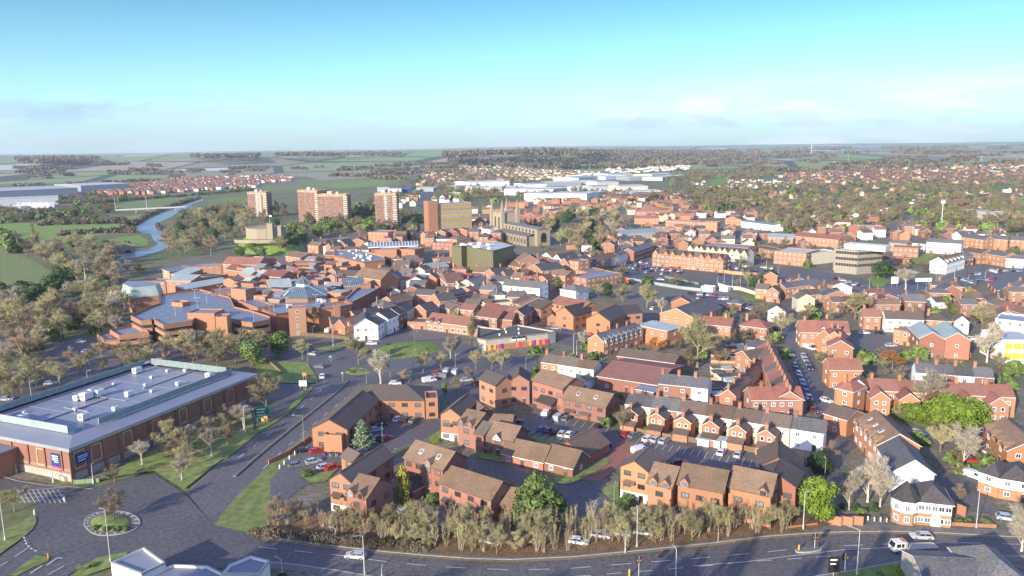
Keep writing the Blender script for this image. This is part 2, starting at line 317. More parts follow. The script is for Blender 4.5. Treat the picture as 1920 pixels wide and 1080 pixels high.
def wallmesh(L,d,h,typ,rise,wm,wm2=None,split=None):
    w=MB()
    def band(z0,z1,mi):
        for a,b in (((0,0),(L,0)),((L,0),(L,d)),((L,d),(0,d)),((0,d),(0,0))): w.face([(*a,z0),(*b,z0),(*b,z1),(*a,z1)],mi)
    if split: band(0,split,1); band(split,h,0)
    else: band(0,h,0)
    if typ=='gable':
        w.face([(L,0,h),(L,d,h),(L,d/2,h+rise)]); w.face([(0,d,h),(0,0,h),(0,d/2,h+rise)])
    if typ=='cross':
        w.face([(0,0,h),(L,0,h),(L/2,0,h+rise)]); w.face([(L,d,h),(0,d,h),(L/2,d,h+rise)])
    if typ=='mono':
        w.face([(L,0,h),(L,d,h),(L,d,h+rise)]); w.face([(0,d,h),(0,0,h),(0,d,h+rise)]); w.face([(L,d,h),(0,d,h),(0,d,h+rise),(L,d,h+rise)])
    if typ=='flat':
        for x0,x1,y0,y1 in ((0.004,.3,.3,d-.3),(L-.3,L-.004,.3,d-.3)): pass
        w.face([(.3,.3,h-.36),(.3,.3,h),(L-.3,.3,h),(L-.3,.3,h-.36)]); w.face([(.3,d-.3,h-.36),(L-.3,d-.3,h-.36),(L-.3,d-.3,h),(.3,d-.3,h)])
        w.face([(.3,.3,h-.36),(.3,d-.3,h-.36),(.3,d-.3,h),(.3,.3,h)]); w.face([(L-.3,.3,h-.36),(L-.3,.3,h),(L-.3,d-.3,h),(L-.3,d-.3,h-.36)])
    return w.mesh('wall',wm,wm2 or wm)
def windows(root,L,d,h,fr,cols=None,rows=None,sides='FRL',fh=2.7,ww=1.25,wh=1.2,door=True,base=.85,sp=3.0):
    rows=rows or max(1,int((h+.5)//fh)); fh=h/rows if rows>1 else fh; n=0
    for sd in sides:
        W_=L if sd in 'FB' else d
        c=(cols if (cols and sd=='F') else max(1,int(W_//(sp if sd=='F' else sp*1.5))))
        if W_<2.2: continue
        for rI in range(rows):
            for i in range(c):
                if n>=100: return
                x=W_*(i+.5)/c; z=fh*rI+base
                if sd=='F': p=(x,0,z); rz=0
                elif sd=='R': p=(L,x,z); rz=math.pi/2
                elif sd=='L': p=(0,d-x,z); rz=-math.pi/2
                else: p=(L-x,d,z); rz=math.pi
                if door and rI==0 and sd=='F' and i==c//2 and c>1:
                    add('door',door_mesh(),root,(x,0,0.02),0); continue
                add('window',win_mesh(ww if sd=='F' or c>1 else 1.1,wh,fr),root,p,rz); n+=1
def bld(name,k,p1,p2,h,d,roof='gable',rise=2.2,wall='brick',rm='rb',ch=0,win=True,look=None,cat=None,wall2=None,split=None,fr='tr',cols=None,rows=None,group=None,z=0,fixed=False,sides='FRL',sp=3.0,parent=None,occ=True,door=True,wh=1.2,ww=None,world=None,ov=.35):
    ww=ww or (1.75 if fr=='bt' else 1.25)
    if world: A,B_=world
    else: A=g(k,*p1,z+h); B_=g(k,*p2,z+h)
    L,rz=frame2(A,B_)
    if isinstance(d,tuple):
        C_=g(k,*d,z+h); nx,ny=-math.sin(rz),math.cos(rz); d=abs((C_.x-A.x)*nx+(C_.y-A.y)*ny)
    d=max(2.0,d); L=max(1.5,L)
    root=add(name,None,parent,(A.x,A.y,z),rz)
    if parent is None: root.empty_display_size=1
    add('wall',wallmesh(L,d,h,roof,rise,wall,wall2,split),root)
    rf=add('roof',roofmesh(L,d,h,roof,rise,rm,{'flat':wall}.get(roof,'tr' if fr=='tr' else 'bt'),ov=ov),root)
    cm=wall if wall in('brick','ob','db') else 'brick'
    for i in range(ch):
        if roof in('gable','hip'): t=(i+.5)/ch if ch>1 else .12; p=(L*t,d/2,h+rise)
        else: t=(i+.5)/ch if ch>1 else .8; p=(L/2,d*t,h+rise)
        add('chimney',chim_mesh(1.7,cm),rf,p,0 if roof!='cross' else 0)
    if win: windows(root,L,d,h,fr,cols,rows,sides,sp=sp,door=door,wh=wh,ww=ww)
    if occ: occ_poly([loc2w(A,rz,*q) for q in((-1,-1),(L+1,-1),(L+1,d+1),(-1,d+1))])
    if parent is None:
        c=loc2w(A,rz,L/2,d/2)
        if not look:
            look=f"{WN[wall]} {'block' if roof=='flat' else 'house' if 'house' in name else name.split('_')[-1]} with {RN[rm]} roof"
        tag(root,look,cat or name.replace('_',' '),group,fixed,pos=(c[0],c[1],h/2))
    root['Ld']=0; del root['Ld']
    return root,L,d,A,rz
def dormers(r,n,w=1.5,wall='tr',rm='rb',x0=0,x1=1,out=.35,hh=1.5,win=True):
    "small gabled dormers standing on the front eave of a gable roof"
    root,L,d,A,rz=r; h=[c for c in root.children if c.name.startswith('wall')][0].data.vertices; z=sorted(v.co.z for v in h if v.co.y<.01)[-1]
    key=('dorm',w,wall,rm,round(z,1),round(hh,1),out)
    if key not in SM:
        b=MB(); zb=z-.5; zt=z+hh*.55
        b.face([(-w/2,-out,zb),(w/2,-out,zb),(w/2,-out,zt),(0,-out,zt+w*.5),(-w/2,-out,zt)],0); b.face([(w/2,-out,zb),(w/2,1.8,zb),(w/2,1.8,zt),(w/2,-out,zt)],0); b.face([(-w/2,1.8,zb),(-w/2,-out,zb),(-w/2,-out,zt),(-w/2,1.8,zt)],0)
        b.face([(w/2+.15,-out-.2,zt-.12),(w/2+.15,2.2,zt-.12),(0,2.6,zt+w*.5+.06),(0,-out-.2,zt+w*.5+.06)],1); b.face([(0,-out-.2,zt+w*.5+.06),(0,2.6,zt+w*.5+.06),(-w/2-.15,2.2,zt-.12),(-w/2-.15,-out-.2,zt-.12)],1)
        if win: b.face([(-w*.36,-out-.03,zb+.25),(w*.36,-out-.03,zb+.25),(w*.36,-out-.03,zt),(-w*.36,-out-.03,zt)],2)
        SM[key]=b.mesh('dormer',wall,rm,'gl')
    for i in range(n): add('dormer',SM[key],root,(L*(x0+(x1-x0)*(i+.5)/n),0,0))
def canopies(r,xs,z=2.35,w=2.4,m='rb'):
    key=('can',w,m)
    if key not in SM: SM[key]=MB().face([(-w/2,-1.1,-.35),(w/2,-1.1,-.35),(w/2,-.02,.25),(-w/2,-.02,.25)],0).face([(-w/2,-1.1,-.5),(-w/2,-1.1,-.35),(-w/2,-.02,.25),(-w/2,-.02,-.5)],0).face([(w/2,-1.1,-.5),(w/2,-.02,-.5),(w/2,-.02,.25),(w/2,-1.1,-.35)],0).face([(-w/2,-1.1,-.5),(w/2,-1.1,-.5),(w/2,-1.1,-.35),(-w/2,-1.1,-.35)],1).mesh('porch_canopy',m,'bt')
    for x in xs: add('porch_canopy',SM[key],r[0],(r[1]*x,0,z))
def rooflights(r,ts,rise,sz=.5):
    if 'rl' not in SM: SM['rl']=MB().box(-.5,.5,-.7,.7,0,.14,0).face([(-.38,-.58,.145),(.38,-.58,.145),(.38,.58,.145),(-.38,.58,.145)],1).mesh('rooflight','tr','gl')
    root,L,d,A,rz=r; z=sorted(v.co.z for v in [c for c in root.children if c.name.startswith('wall')][0].data.vertices if v.co.y<.01)[-1]
    for t in ts: o=add('rooflight',SM['rl'],root,(L*t,d*.25,z+rise*.5+.16)); o.rotation_euler[0]=math.atan2(rise,d/2)
def row(name,k,p1,p2,h,d,n,gap=0,**kw):
    "a terrace of n houses along the eave line p1-p2"
    A=g(k,*p1,h); B_=g(k,*p2,h); out=[]
    if isinstance(d,tuple):
        L,rz=frame2(A,B_); C_=g(k,*d,h); d=abs((C_.x-A.x)*-math.sin(rz)+(C_.y-A.y)*math.cos(rz))
    walls=kw.pop('walls',None); roofs=kw.pop('roofs',None); jit=kw.pop('jit',.0); out_=kw.pop('outrig',None)
    for i in range(n):
        a=A.lerp(B_,i/n); b=A.lerp(B_,(i+1)/n-gap); kk=dict(kw)
        if walls: kk['wall']=walls[i%len(walls)]
        if roofs: kk['rm']=roofs[i%len(roofs)]
        hh=h+(i%3-1)*jit
        kk.setdefault('sides','F' if 0<i<n-1 else 'FRL'); kk.setdefault('ov',.0 if n>1 else .3)
        r=bld(name,k,None,None,hh,d,world=(a,b),**kk); out.append(r)
        if out_ and i%out_.get('every',1)==0:
            ow,od,oh,orise=out_['w'],out_['d'],out_['h'],out_.get('rise',1.6); L=r[1]; ox=L*out_.get('x',.5)-ow/2
            e=add('rear_wing',None,r[0],(ox,-od,0),0)
            add('wall',wallmesh(ow,od+.05,oh,'cross',orise,out_.get('wall','ob')),e)
            # parts of the wing stay one level down: roof, window
            add('roof',roofmesh(ow,od+1.2,oh,'cross',orise,out_.get('rm','rb'),'tr',ov=.25),e)
            for zz in (.9,3.4)[:2 if oh>4.5 else 1]:
                for xx in ((.3,.7) if ow>4 else (.5,)): add('window',win_mesh(1.0,1.2,'tr'),e,(ow*xx,0,zz),0)
            if out_.get('ch',True): add('chimney',chim_mesh(1.4,'ob'),e,(ow/2,.6,oh+orise),0)
            if out_.get('low'):
                lw=MB().box(.3,ow-.3,-2.6,-.01,0,2.2,0).face([(.1,-2.8,2.25),(ow-.1,-2.8,2.25),(ow-.1,0-.01,3.1),(.1,-.01,3.1)],1).face([(ow-.3,-2.6,2.2),(ow-.3,-.01,2.2),(ow-.3,-.01,3.0)],0).face([(.3,-.01,2.2),(.3,-2.6,2.2),(.3,-.01,3.0)],0)
                add('lean_to',lw.mesh('lean_to','ob','rb'),e)
            q=[loc2w(r[3],r[4],*w_) for w_ in((ox,-od-3),(ox+ow,-od-3),(ox+ow,1),(ox,1))]; occ_poly(q)
    return out
def prismb(name,k,pts,h,wall,rm,look,cat,par=.8,z=0,fixed=True,win=None,parent=None,units=0,group=None,fr='tr'):
    P=[g(k,*p,z+h) for p in pts]; c=Vector((sum(p.x for p in P)/len(P),sum(p.y for p in P)/len(P),z))
    Q=[(p.x-c.x,p.y-c.y) for p in P]
    ar=sum(Q[i][0]*Q[(i+1)%len(Q)][1]-Q[(i+1)%len(Q)][0]*Q[i][1] for i in range(len(Q)))
    if ar<0: Q=Q[::-1]
    root=add(name,None,parent,c if parent is None else c-Vector(parent.location))
    w=MB(); n=len(Q)
    for i in range(n):
        a,b=Q[i],Q[(i+1)%n]; w.face([(*a,0),(*b,0),(*b,h),(*a,h)],0); w.face([(*b,h-par),(*a,h-par),(*a,h),(*b,h)],0)
    if par>0:   # parapet top as a thin inward strip
        def inset(Q,t):
            R=[]
            for i in range(n):
                a,b,c2=Vector(Q[i-1]),Vector(Q[i]),Vector(Q[(i+1)%n]); u=(b-a).normalized(); v=(c2-b).normalized()
                n1=Vector((-u.y,u.x)); n2=Vector((-v.y,v.x)); m=(n1+n2); m=m/max(.35,m.dot(n1)) if m.length>.1 else n1
                R.append((b.x+m.x*t,b.y+m.y*t))
            return R
        I=inset(Q,.35)
        for i in range(n):
            j=(i+1)%n; w.face([(*Q[i],h+.003),(*Q[j],h+.003),(*I[j],h+.003),(*I[i],h+.003)],1); w.face([(*I[j],h-par),(*I[i],h-par),(*I[i],h),(*I[j],h)],0)
    add('wall',w.mesh('wall',wall,'co'),root)
    r=MB(); r.face([(*q,h-par) for q in Q],0); rf=add('roof',r.mesh('roof',rm),root)
    if win:
        cnt=0
        for i in range(n):
            a,b=Vector(Q[i]),Vector(Q[(i+1)%n]); e=b-a; nr=Vector((e.y,-e.x)).normalized()
            wc=Vector((c.x,c.y))+(a+b)/2
            if nr.dot(-wc)<=0 or e.length<4: continue
            rows_,sp=win; cc=max(1,int(e.length//sp))
            for rI in range(rows_):
                for q in range(cc):
                    if cnt>=100: break
                    p=a.lerp(b,(q+.5)/cc); add('window',win_mesh(1.5,1.3,fr),root,(p.x,p.y,h/rows_*rI+1.0),math.atan2(e.y,e.x)); cnt+=1
    for i in range(units):
        t=random.random(); a=Vector(Q[random.randrange(n)]); b=Vector(Q[random.randrange(n)])
        p=a.lerp(b,.3+.4*t)*.7; s=random.uniform(1,2.2)
        add('vent_unit',unit_mesh(),root,(p.x,p.y,h-par),random.random(),s*.6)
    if parent is None: occ_poly([(q[0]+c.x,q[1]+c.y) for q in Q]); tag(root,look,cat,group,fixed,pos=(c.x,c.y,h/2))
    return root,Q,c
def unit_mesh():
    if 'u' not in SM:
        b=MB(); b.box(-1,1,-.7,.7,.25,1.5,0).box(-.9,-.7,-.6,.6,0,.25,1).box(.7,.9,-.6,.6,0,.25,1).cyl((0,0),.45,.45,1.5,1.62,10,1); b.box(-1.01,1.01,-.5,.5,.6,1.2,1); SM['u']=b.mesh('vent_unit','tr','mg')
    return SM['u']
def sheet(name,k,pts,m,z,kind='structure',kerb=0,label=None):
    P=[g(k,*p) for p in pts]
    me=MB().face([(p.x,p.y,0) for p in (P if area(P)>0 else P[::-1])]).mesh(name,m)
    o=struct(name,me,(0,0,z),label)
    if kind=='stuff': o['kind']='stuff'
    if kerb: ribbon(P+[P[0]],kerb,.14)
    return o,P
def area(P): return sum(P[i].x*P[(i+1)%len(P)].y-P[(i+1)%len(P)].x*P[i].y for i in range(len(P)))
def ribbon(P,w,h,m='kerb',name='kerb',parent=None,z=0.0):
    b=MB()
    for i in range(len(P)-1):
        a,c=Vector(P[i][:2]),Vector(P[i+1][:2]); e=(c-a)
        if e.length<.05: continue
        e.normalize(); n=Vector((-e.y,e.x))*w/2
        b.prism([a-n,c-n,c+n,a+n],z-.05,z+h)
    return struct(name,b.mesh(name,m))
def smooth(P,it=2):
    for _ in range(it):
        Q=[P[0]]
        for a,b in zip(P[:-1],P[1:]): Q+= [a.lerp(b,.25),a.lerp(b,.75)]
        P=Q+[P[-1]]
    return P
# ---------------- trees ----------------
def gen_bare(seed,fine=1.0,spread=.42,upright=0.0,tw=.036,n1=6,weep=0):
    """unit tree 10 m high: trunk mesh and crown mesh (branches and twigs)"""
    R=random.Random(seed); T=MB(); Cn=MB(); th=R.uniform(1.4,2.2)
    T.seg((0,0,-.1),(R.uniform(-.1,.1),R.uniform(-.1,.1),th),.26,.19,6); tips=[]
    T.seg((0,0,th),(R.uniform(-.2,.2),R.uniform(-.2,.2),5.6),.19,.06,5)
    ends=[]
    for i in range(n1):
        a=i*2.4+R.uniform(-.4,.4); z0=th+R.uniform(-.1,2.6); out=spread*10*R.uniform(.35,.62)*(1-upright*.5)
        ends.append(((0,0,z0),(math.cos(a)*out,math.sin(a)*out,z0+R.uniform(1.8,3.2)),.12))
    ends.append(((0,0,5.0),(R.uniform(-.6,.6),R.uniform(-.6,.6),8.0),.08))
    lv=[]
    for p,q,r in ends:
        Cn.seg(p,q,r,r*.55,4); 
        for t in (.45,.7,1.0,1.0): lv.append((Vector(p).lerp(Vector(q),t),(Vector(q)-Vector(p)).normalized(),r*.55))
    lv2=[]
    for p,d,r in lv:
        for j in range(3):
            dd=(d*.7+Vector((R.uniform(-1,1),R.uniform(-1,1),R.uniform(-.1,1)+upright))*.75).normalized(); l=R.uniform(1.0,2.0); q=p+dd*l
            Cn.seg(p,q,r*.7,r*.3,3); lv2+= [(q,dd),(p.lerp(q,.6),dd)]
    nt_=int(19*fine)
    for p,d in lv2:
        for j in range(nt_):
            dd=(d*.6+Vector((R.gauss(0,.6),R.gauss(0,.6),R.gauss(.25,.5)+upright*.7-weep))).normalized(); l=R.uniform(.5,1.35); q=p+dd*l
            if q.z<th*.8: continue
            w=dd.orthogonal().normalized(); w.rotate(Matrix.Rotation(R.random()*6.28,3,dd)); w*=tw*R.uniform(.6,1.4)
            Cn.face([p-w,p+w,q]); 
            m_=p.lerp(q,.5); d3=(dd+Vector((R.gauss(0,.5),R.gauss(0,.5),R.gauss(0.1,.4)))).normalized(); q3=m_+d3*l*.55
            Cn.face([m_-w*.7,m_+w*.7,q3])
    return T,Cn
def gen_whip(seed):
    R=random.Random(seed); T=MB(); Cn=MB()
    for i in range(7):
        a=R.random()*6.28; r0=R.uniform(0,.9); p=Vector((math.cos(a)*r0,math.sin(a)*r0,-.1)); le=R.uniform(.03,.2); prev=p; hh=R.uniform(7,9.8); rr=.08
        for s in range(4):
            q=prev+Vector((math.cos(a)*le+R.gauss(0,.12),math.sin(a)*le+R.gauss(0,.12),1))*(hh/4); T.seg(prev,q,rr,rr*.7,3); rr*=.7
            for j in range(20 if s>0 else 2):
                t=prev.lerp(q,R.random()); b=R.random()*6.28; dd=Vector((math.cos(b),math.sin(b),R.uniform(.9,2.6))).normalized(); l=R.uniform(.4,1.5); w=dd.orthogonal().normalized(); w.rotate(Matrix.Rotation(R.random()*6.28,3,dd)); w*=R.uniform(.02,.042)
                e=t+dd*l; Cn.face([t-w,t+w,e])
                for kk in range(2): d3=(dd+Vector((R.gauss(0,.5),R.gauss(0,.5),R.gauss(.2,.3)))).normalized(); m_=t.lerp(e,R.uniform(.3,.8)); Cn.face([m_-w*.8,m_+w*.8,m_+d3*l*.5])
            prev=q
    return T,Cn
def gen_leafy(seed,shape='oval',n=1500,ls=.34,rx=3.2):
    R=random.Random(seed); T=MB(); T.seg((0,0,-.1),(0,0,3.0 if shape!='cone' else 8),.22,.12,6)
    Cn=MB(); lob=[]
    if shape=='oval':
        for i in range(16):
            a=R.random()*6.28; zz=R.uniform(-.72,.8); rr=math.sqrt(max(0,1-zz*zz))*R.uniform(.45,.80); lob.append((math.cos(a)*rr*rx*.8,math.sin(a)*rr*rx*.8,5.2+zz*3.7,R.uniform(1.3,2.0)))
        lob.append((0,0,5,2.6))
    elif shape=='cone':
        for i in range(26):
            t=i/26; a=i*2.4; r=(1-t)**.85*rx*.62; lob.append((math.cos(a)*r,math.sin(a)*r,.9+t*8.3,.5+(1-t)*1.15))
    elif shape=='col':
        for i in range(16):
            t=i/16; a=i*2.4; r=rx*.22*math.sin(math.pi*(.12+.8*t)); lob.append((math.cos(a)*r,math.sin(a)*r,.6+t*8.8,.55+rx*.25*math.sin(math.pi*(.15+.75*t))))
    elif shape=='bush':
        for i in range(12):
            a=R.random()*6.28; r=R.uniform(.2,.75)*rx; lob.append((math.cos(a)*r,math.sin(a)*r,R.uniform(1.5,6.5)*(1-r/rx*.4),R.uniform(1.6,2.6)))
    tot=sum(l[3]**2 for l in lob)
    for x,y,z,r in lob:
        # dark inner mass keeps the crown from being see-through
        b=len(Cn.v); k=[(0,0,-1),(.9,0,-.2),(0,.9,-.2),(-.9,0,-.2),(0,-.9,-.2),(.6,.6,.5),(-.6,.6,.5),(-.6,-.6,.5),(.6,-.6,.5),(0,0,1)]
        s=r*.72; Cn.v+=[(x+s*c[0],y+s*c[1],z+s*c[2]) for c in k]
        for f in ((0,2,1),(0,3,2),(0,4,3),(0,1,4),(1,2,5),(2,3,6),(3,4,7),(4,1,8),(5,2,6),(6,3,7),(7,4,8),(8,1,5),(9,5,6),(9,6,7),(9,7,8),(9,8,5)): Cn.f.append(tuple(b+i for i in f)); Cn.m.append(0)
        for i in range(int(n*r*r/tot)):
            u=Vector((R.gauss(0,1),R.gauss(0,1),R.gauss(0.15,1))).normalized(); c=Vector((x,y,z))+u*r*R.uniform(.78,1.12)
            t=(u+Vector((R.gauss(0,.5),R.gauss(0,.5),R.gauss(0,.5)))).normalized(); a=t.orthogonal().normalized(); a.rotate(Matrix.Rotation(R.random()*6.28,3,t)); bb=t.cross(a); s_=ls*R.uniform(.6,1.4)
            Cn.face([c-a*s_,c+bb*s_*.7,c+a*s_,c-bb*s_*.7])
    return T,Cn
TREE={}
def treekind(key,gen,crown,bark='bark',nm='tree'):
    T,Cn=gen; TREE[key]=(T.mesh('trunk',bark),[Cn.mesh('crown',crown)],Cn)
for i in range(5): treekind(('bare',i),gen_bare(i+1,1.0,.40+.05*(i%3)),'tw1')
for i in range(3): treekind(('brown',i),gen_bare(i+11,.85,.44),'tw2')
for i in range(3): treekind(('grey',i),gen_bare(i+21,.95,.42,.25),'tw3','barkp')
for i in range(2): treekind(('rust',i),gen_bare(i+31,1.5,.5,.2),'tw4')
for i in range(3): treekind(('pop',i),gen_bare(i+41,.9,.30,1.0),'tw1')
for i in range(5): treekind(('whip',i),gen_whip(i+71),'tw1' if i%3 else 'tw2','tw3')
for i in range(3): treekind(('birch',i),gen_bare(i+51,1.0,.36,.3,.035,7,.5),'tw3','barkp')
for i in range(2): treekind(('low',i),gen_bare(i+61,.35,.44,0,.10,5),'tw1')
for i in range(2): treekind(('lowb',i),gen_bare(i+64,.35,.44,0,.10,5),'tw2')
for i in range(2): treekind(('green',i),gen_leafy(i+1,'oval',1800,.34),'lf1')
for i in range(2): treekind(('dark',i),gen_leafy(i+4,'oval',1500,.34),'lf2')
for i in range(2): treekind(('cone',i),gen_leafy(i+7,'cone',2600,.26,3.4),'lf2')
for i in range(1): treekind(('bcone',i),gen_leafy(i+8,'cone',3400,.26,3.9),'lf1')
for i in range(1): treekind(('pine',i),gen_leafy(i+9,'cone',2400,.28,3.2),'lf5')
for i in range(1): treekind(('bright',i),gen_leafy(i+10,'oval',4200,.24,4.2),'lf3')
for i in range(1): treekind(('gold',i),gen_leafy(i+12,'col',3000,.24,4.0),'lf4')
for i in range(1): treekind(('bush',i),gen_leafy(i+14,'bush',1500,.42,4.2),'lf1')
for i in range(1): treekind(('dbush',i),gen_leafy(i+15,'bush',1500,.42,4.2),'lf2')
for i in range(1): treekind(('bbush',i),gen_leafy(i+16,'bush',3800,.26,4.6),'lf3')
TN={'whip':'thin many-stemmed shrub','bare':'bare olive twigged tree','brown':'bare brown tree','grey':'bare pale grey tree','rust':'rust coloured bare tree','pop':'tall narrow bare tree','birch':'bare white barked birch','low':'bare olive tree','lowb':'bare brown tree',
'green':'green leafy tree','dark':'dark evergreen tree','cone':'dark conical conifer','bcone':'broad green conifer','pine':'blue green conifer','bright':'rounded bright green tree','gold':'golden columnar conifer','bush':'green bush','dbush':'dark green bush','bbush':'bright green bush'}
def tree(kind,x,y,hgt,wid=1.0,look=None,group=None,fixed=False,z=0,name=None,cat=None):
    vs=[k for k in TREE if k[0]==kind]; k=vs[random.randrange(len(vs))]; T,Cs,_=TREE[k]; s=hgt/9.6
    bushy=kind in('bush','dbush','bbush')
    nm=name or ('bush' if bushy else 'conifer_tree' if kind in('cone','bcone','pine','gold') else 'evergreen_tree' if kind in('green','dark','bright') else 'bare_tree')
    root=add(nm,None,None,(x,y,z),random.random()*6.28,(s*wid,s*wid,s))
    if not bushy: add('trunk',T,root)
    else: pass
    add('crown' if not bushy else 'foliage',Cs[0],root)
    tag(root,look or TN[kind],cat or ('bush' if bushy else 'tree'),group,fixed,pos=(x,y,z+hgt*.5)); return root
def treepx(kind,k,x,y,hp,wid=1.0,**kw):
    "base at pixel, height in full-picture px"
    p=g(k,x,y); d=p.y*cP+CH*sP; return tree(kind,p.x,p.y,hp*d/F/ .96,wid,**kw)
def fastmesh(name,V,Fc,m,nv=3):
    me=bpy.data.meshes.new(name); V=np.asarray(V,dtype=np.float32); Fc=np.asarray(Fc,dtype=np.int32)
    me.vertices.add(len(V)); me.vertices.foreach_set('co',V.ravel()); me.loops.add(Fc.size); me.loops.foreach_set('vertex_index',Fc.ravel())
    me.polygons.add(len(Fc)); me.polygons.foreach_set('loop_start',np.arange(0,Fc.size,nv,dtype=np.int32)); me.polygons.foreach_set('loop_total',np.full(len(Fc),nv,dtype=np.int32))
    mm=m if isinstance(m,list) else [m]
    for q in mm: me.materials.append(M[q])
    me.update(calc_edges=True); return me
def scatter_trees(name,pts,src,m,label,cat='wood'):
    "one mesh holding many low trees (stuff)"
    b=TREE[src][2]; fs=[f for f in b.f]; V0=np.array(b.v); tri=[]
    for f in fs:
        for i in range(1,len(f)-1): tri.append((f[0],f[i],f[i+1]))
    T0=np.array(tri); VV=[];FF=[];o=0
    for (x,y,z,h,w) in pts:
        a=random.random()*6.28; c,s=math.cos(a),math.sin(a); q=V0.copy(); k=h/9.6
        X=(q[:,0]*c-q[:,1]*s)*k*w+x; Y=(q[:,0]*s+q[:,1]*c)*k*w+y; Z=q[:,2]*k+z
        VV.append(np.stack([X,Y,Z],1)); FF.append(T0+o); o+=len(V0)
    o_=add(name,fastmesh(name,np.concatenate(VV),np.concatenate(FF),m)); o_['kind']='stuff'; o_['label']=label; o_['category']=cat; return o_
def blobs(name,pts,m,label,cat='woodland',ns=26,flat=.30):
    "distant wood: clumps of leaf-sized faces, one mesh"
    VV=[];n=len(pts); P=np.array([p[:3] for p in pts]); H=np.array([p[3] for p in pts])
    u=rng.normal(size=(n,ns,3)); u/=np.linalg.norm(u,axis=2,keepdims=True); u[:,:,2]=np.abs(u[:,:,2])
    c=P[:,None,:]+u*H[:,None,None]*np.array([.62,.62,.85])*rng.uniform(.6,1.05,(n,ns,1)); c[:,:,2]+=H[:,None]*.08
    t=rng.normal(size=(n,ns,3)); t/=np.linalg.norm(t,axis=2,keepdims=True); b=np.cross(t,u+rng.normal(size=u.shape)*.5); b/=np.linalg.norm(b,axis=2,keepdims=True); s=H[:,None,None]*flat
    V=np.stack([c-t*s,c+b*s*.8,c+t*s,c-b*s*.8],2).reshape(-1,3); Fc=np.arange(len(V)).reshape(-1,4)
    o=add(name,fastmesh(name,V,Fc,m,4)); o['kind']='stuff'; o['label']=label; o['category']=cat; return o
# ---------------- vehicles ----------------
def car_meshes(kind='car'):
    k=('car',kind)
    if k in SM: return SM[k]
    if kind=='van': L,Wd,prof=5.0,1.9,[(-2.45,.35),(-2.5,.9),(-2.4,1.95),(.9,1.95),(1.7,1.1),(2.45,.95),(2.5,.35)]; cab=[(.25,1.2),(.25,1.8),(.85,1.83),(1.45,1.2)]; gl2=None
    else: L,Wd,prof=4.25,1.76,[(-2.1,.3),(-2.12,.75),(-1.95,.95),(-1.4,1.02),(1.0,.95),(1.9,.80),(2.12,.6),(2.12,.3)]; cab=None
    b=MB(); w=Wd/2; n=len(prof)
    wt=[.93 if p[1]>.5 and kind!='van' else 1 for p in prof]
    A=[(p[0],-w*(.92 if p[1]>1.5 else 1),p[1]) for p in prof]; B_=[(p[0],w*(.92 if p[1]>1.5 else 1),p[1]) for p in prof]
    b.face(A); b.face(B_[::-1])
    for i in range(n): j=(i+1)%n; b.face([A[j],A[i],B_[i],B_[j]])
    gls=MB()
    if kind!='van':
        lo=[(-1.85,.96),(1.05,.94)]; hi=[(-1.35,1.42),(.35,1.42)]; wl,wh=w*.93,w*.74
        c=[(-1.88,-wl,.95),(1.08,-wl,.93),(1.08,wl,.93),(-1.88,wl,.95)]; r=[(-1.38,-wh,1.40),(.32,-wh,1.40),(.32,wh,1.40),(-1.38,wh,1.40)]
        for i in range(4): j=(i+1)%4; gls.face([c[i],c[j],r[j],r[i]])
        b.box(-1.42,.36,-wh-.02,wh+.02,1.38,1.45)           # roof skin and pillars
        for sx,tx in ((1.10,.34),(-1.90,-1.40),(-.42,-.45)):
            for s in (-1,1): b.seg((sx,s*(wl+.005),.93),(tx,s*(wh+.01),1.40),.045,.045,4)
    else:
        for s in (-1,1): gls.face([(x,s*(w*.985),z) for x,z in (cab if s<0 else cab[::-1])])
        gls.face([(.95,-w*.85,1.90),(1.66,-w*.9,1.14),(1.66,w*.9,1.14),(.95,w*.85,1.90)][::-1] if False else [(.98,-w*.8,1.93),(1.74,-w*.88,1.13),(1.74,w*.88,1.13),(.98,w*.8,1.93)])
    wh_=MB(); wh_.cyl((0,.32),.32,.32,-.12,.12,12,0,'y'); rimm=MB(); rimm.cyl((0,.32),.2,.2,-.135,.135,10,0,'y')
    hl=MB().box(-.05,.06,-.2,.2,-.08,.08); 
    SM[k]=(b.mesh('body','car_white'),gls.mesh('windows','cgl'),wh_.mesh('tyre','tyre'),rimm.mesh('rim','rim'),hl.mesh('headlight','hl'),hl.mesh('tail_light','tl'),L,w)
    return SM[k]
def car(x,y,ang,colr,kind='car',near=True,look=None,group=None,z=0.02,fixed=False):
    bm,gm,tm,rm_,hm,tlm,L,w=car_meshes(kind)
    k=('body',kind,colr)
    if k not in SM:
        me=bm.copy(); me.materials[0]=M['car_'+colr]; SM[k]=me
    r=add('parked_van' if kind=='van' else 'car',None,None,(x,y,z),ang); 
    add('body',SM[k],r); add('windows',gm,r)
    if near:
        for wx in (-L*.31,L*.31):
            for s in (-1,1):
                t=add('wheel',tm,r,(wx,s*(w-.10),0)); add('rim',rm_,t)
        for s in (-1,1): add('headlight',hm,r,(L/2-.04 if kind!='van' else 2.45,s*w*.68,.66)); add('tail_light',tlm,r,(-L/2+.0,s*w*.7,.78))
    if look is None: look=f"{colr} {kind}"
    tag(r,look,kind,group,fixed,pos=(x,y,.7)); return r
